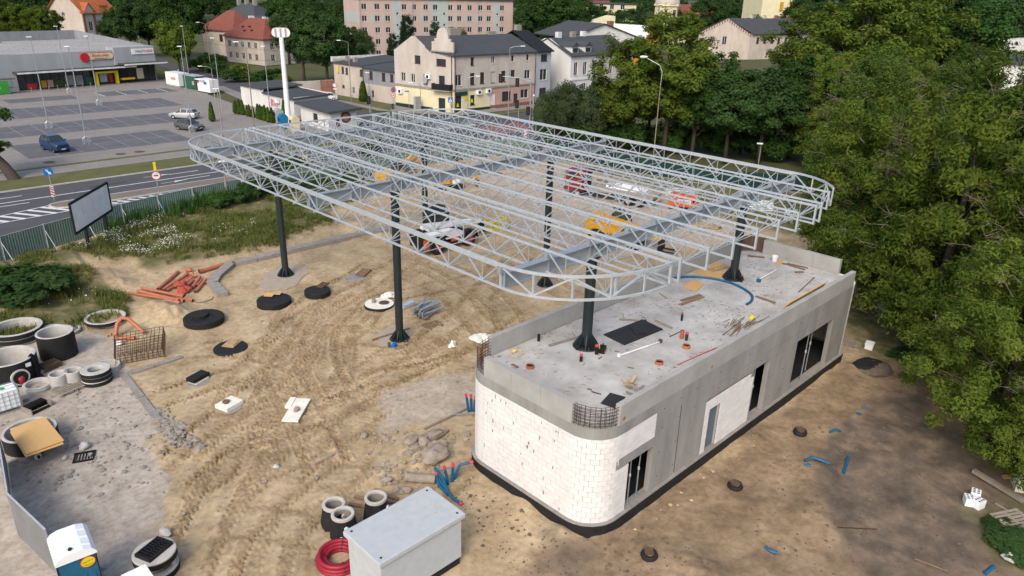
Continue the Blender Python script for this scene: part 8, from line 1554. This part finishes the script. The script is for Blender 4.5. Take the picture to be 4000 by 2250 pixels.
# collection boxes, cabinets, bins
def clothes_box(label, px, py, m):
    p = G(px,py); t = T('collection_box', label, 'collection box', (p.x,p.y,0), math.radians(-10), 'clothes collection boxes'); obj('body', MB().solid([(-.6,-.6,0),(.6,-.6,0),(.6,-.6,1.75),(.3,-.6,2.1),(-.3,-.6,2.1),(-.6,-.6,1.75)],(0,1.2,0)), m, t); obj('hatch', MB().box(-.625,-.35,1.1,-.6,.35,1.6), 'black', t); obj('hood', MB().box(-.7,-.4,1.6,-.6,.4,1.68), m, t)
clothes_box('grey clothes collection box behind the blue one',1090,478,'grey_panel'); clothes_box('blue clothes collection box',1108,502,'blue_paint'); clothes_box('cream clothes collection box',1152,510,'cream_paint')
p = G(1180,365); one('wheelie_bin','dark wheelie bin beside the yard wall','bin', MB().cb(0,0,0,.6,.6,1.1).cb(0,.05,1.1,.68,.7,.08), 'black', (p.x,p.y,0)); p = G(1536,428); one('litter_bin','green litter bin below the no stopping sign','bin', MB().disc(.25,0,.9,14).disc(.28,.9,.98,14), 'dark_green', (p.x,p.y,0)); p = G(1683,428); one('litter_bin','black litter bin at the yellow wall','bin', MB().disc(.3,0,.9,14).disc(.32,.9,1.0,14), 'black', (p.x,p.y,0)); p = G(1630,430); one('switch_cabinet','grey switch cabinet on the pavement by the yellow wall','cabinet', MB().cb(0,0,0,1.2,.5,2.3), 'grey_panel', (p.x,p.y,0), .1); p = G(1210,372); one('concrete_wall','low weathered yard wall left of the cream house','wall', MB().box(0,0,0,9,.3,2.4), 'plaster_grey', (70.6,131.5,0), -.1); one('yard_gate','rusty brown yard gate beside the cream house','gate', MB().box(0,0,.1,3.4,.1,2.6).box(0,-.05,1.3,3.4,.15,1.4), 'brick_dark', (76.0,129.5,0), -.5)
# kebab trailer, containers
p = G(690,337); t = T('snack_trailer','white snack trailer with food pictures near the side street','trailer', (58.7,154.5,0), math.radians(-82)); obj('body', MB().box(-2.4,-1.1,.35,2.4,1.1,2.75), 'white_paint', t); obj('serving_side', MB().box(-2.43,-1.0,.7,-2.4,1.0,2.6), 'brown_box', t); obj('serving_hatch', MB().box(-2.46,-.6,1.2,-2.43,.75,2.2), 'cream_paint', t); obj('picture', MB().box(-2.45,-.95,1.0,-2.43,-.65,2.2), 'orange_paint', t); obj('skirt', MB().box(-2.3,-1.0,.05,2.3,1.0,.35), 'grey_panel', t); obj('logo', MB().box(-.4,-1.13,1.4,1.3,-1.1,1.9), 'plaster_pink', t); obj('vent', MB().tube((.5,.2,2.75),(.5,.2,3.3),.12), 'grey_panel', t)
t = T('green_container','dark green container with stickers beside the trailer','container', (60.0,149.6,0), math.radians(-82)); obj('box', MB().box(-2.2,-1.0,.1,2.2,1.0,2.5), 'container_green', t); obj('roof', MB().box(-2.3,-1.1,2.5,2.3,1.1,2.6), 'grey_panel', t); obj('side_panel', MB().box(2.2,-.98,.1,2.23,.98,2.45), 'brown_box', t); obj('sticker', MB().box(.9,-1.02,.9,1.6,-1.0,1.6), 'plaster_pink', t)
t = T('white_container','white vending container with small red sign','container', (59.9,143.0,0), math.radians(-82)); obj('box', MB().box(-2.1,-.95,.2,2.1,.95,2.5), 'white_paint', t); obj('base', MB().box(-2.1,-.95,0,2.1,.95,.2), 'black', t); obj('awning', MB().box(-2.1,-1.4,2.35,.6,-.95,2.5), 'white_plastic', t); obj('red_sign', MB().box(-2.0,-.975,1.7,-1.5,-.955,2.25), 'shop_red', t); obj('panel', MB().box(.2,-.975,1.6,1.1,-.955,2.1), 'sign_blue', t)
t = T('green_shelter','trolley shelter with bright green side panel at the left edge','shelter', V(*sp_(-4.6,3.0)), ang); obj('panel', MB().box(-2.2,-.1,.1,1.9,.0,2.3), 'bright_green', t); obj('emblem', MB().solid([(-.2+.7*math.cos(a),-.12,1.25+.55*math.sin(a)) for a in [k*PI/8 for k in range(16)]],(0,.02,0)), 'pvc_white', t); obj('roof', MB().box(-2.3,-.1,2.5,3.2,1.8,2.6), 'glass', t); obj('frame', MB().bar((1.9,0,0),(1.9,0,2.5),.06,.06).bar((3.1,0,0),(3.1,0,2.5),.06,.06).bar((3.1,1.7,0),(3.1,1.7,2.5),.06,.06), 'galv_web', t); obj('trolleys', MB().box(1.95,.3,.3,3.0,1.5,1.0), 'galv_web', t)
# ================================================================ cars
def car(label, loc, rz, paint, suv=0, wagon=1, front_lights=True):
    t = T('parked_car', label, 'car', loc, rz, 'parked cars'); h = .22*suv
    def sect(x, zb, zm, zt, wb, wm, wt): return [(x,-wb,zb),(x,-wm,zm),(x,-wt,zt),(x,wt,zt),(x,wm,zm),(x,wb,zb)]
    S_ = [(-2.18,.42,.75,.95,.7,.82,.72),(-2.05,.3,.7,1.02,.82,.88,.78),(-1.2,.25,.7,1.0,.86,.9,.82),(0,.24,.7,.98,.87,.91,.83),(1.0,.25,.7,.95,.86,.9,.8),(1.7,.3,.66,.86,.83,.87,.72),(2.12,.36,.6,.72,.7,.76,.6)]
    mb = MB(); k = 6
    for x, zb, zm, zt_, wb, wm, wt in S_: mb.v += sect(x,zb,zm+h,zt_+h*1.3,wb,wm,wt)
    for i in range(len(S_)-1):
        for j in range(5): mb.f.append((i*k+j,i*k+j+1,(i+1)*k+j+1,(i+1)*k+j)); mb.mi.append(0)
        mb.f.append((i*k+5,i*k,(i+1)*k,(i+1)*k+5)); mb.mi.append(0)
    mb.f += [tuple(range(k)),tuple((len(S_)-1)*k+j for j in range(k))[::-1]]; mb.mi += [0,0]
    obj('body', mb, paint, t, smooth=50); z0, z1 = .97+h*1.3, 1.47+h*1.6
    xr = -2.0 if wagon else -1.7; gh = [(xr,z0),(1.05,z0-.03),(.25,z1-.02),(-.4,z1),(xr+.35,z1-.06)]
    def prof(w0, w1): return [(x,-(w0 if z_ < z0+.1 else w1),z_) for x, z_ in gh]+[(x,(w0 if z_ < z0+.1 else w1),z_) for x, z_ in gh]
    P = prof(.8,.62); obj('greenhouse', MB().add(P,[(0,1,2,3,4),(9,8,7,6,5),(0,5,6,1),(1,6,7,2),(3,2,7,8),(4,3,8,9),(0,4,9,5)]), 'glass', t)
    obj('roof', MB().add([(.2,-.6,z1),(-.4,-.61,z1+.02),(xr+.36,-.6,z1-.04),(.2,.6,z1),(-.4,.61,z1+.02),(xr+.36,.6,z1-.04),(.2,-.6,z1+.03),(-.4,-.58,z1+.055),(xr+.36,-.57,z1),(.2,.6,z1+.03),(-.4,.58,z1+.055),(xr+.36,.57,z1)],[(6,7,10,9),(7,8,11,10),(0,1,7,6),(1,2,8,7),(3,9,10,4),(4,10,11,5),(0,6,9,3),(2,5,11,8)]), paint, t, smooth=40)
    pl = MB()
    for s_ in (-1,1):
        for x in (-.95,.1): pl.bar((x,s_*.81,z0-.02),(x-.05,s_*.635,z1),.09,.03,(0,1,0))
        pl.bar((1.02,s_*.8,z0-.02),(.22,s_*.62,z1),.07,.05)
        pl.bar((xr+.02,s_*.8,z0),(xr+.36,s_*.61,z1-.04),.1,.05)
    obj('pillars', pl, paint, t)
    for x in (-1.35,1.32):
        for y in (-.78,.78): wheel(t, x, y, .33+.05*suv, .22, 'alu')
    for s_ in (-1,1):
        obj('headlight', MB().cb(2.0,s_*.58,.58+h,.16,.3,.14), 'white_plastic', t); obj('taillight', MB().cb(-2.13,s_*.62,.78+h,.12,.24,.18), 'lamp_red', t); obj('mirror', MB().cb(.75,s_*.98,z0+.02,.12,.18,.13), paint, t)
    obj('number_plate', MB().cb(2.13,0,.42,.02,.5,.11), 'pvc_white', t); obj('number_plate', MB().cb(-2.19,0,.6,.02,.5,.11), 'pvc_white', t); obj('grille', MB().cb(2.1,0,.52+h,.06,.7,.14), 'black', t); return t
p = G(222,598); car('blue sport utility car alone in the front parking row', (23.4,103.3,0), math.radians(-80), 'car_blue', 1); car('grey hatchback next to the lamp post', (41.6,107.4,0), math.radians(-68), 'car_grey', 0, 0); car('silver estate car behind the grey hatchback', (44.8,117.3,0), math.radians(128), 'car_silver'); car('white car parked behind the kiosk', (72,121.5,0), math.radians(165), 'white_paint', 0, 0)
# overhead wires
def wire(name, label, a, c, sag): a, c = Vector(a), Vector(c); one(name, label, 'wire', MB().path([a+(c-a)*(k/12)-V(0,0,sag*math.sin(PI*k/12))-a for k in range(13)], .018, 4), 'black', a, 0, 'overhead wires')
wire('overhead_wire','overhead wire from the wooden pole to the pylon', (49.6,103.5,9.6),(76.6,128,7.5),.6); wire('overhead_wire','overhead wire from the concrete pole to the cream house', (76.6,128.2,7.6),(66,185,8.5),.9)
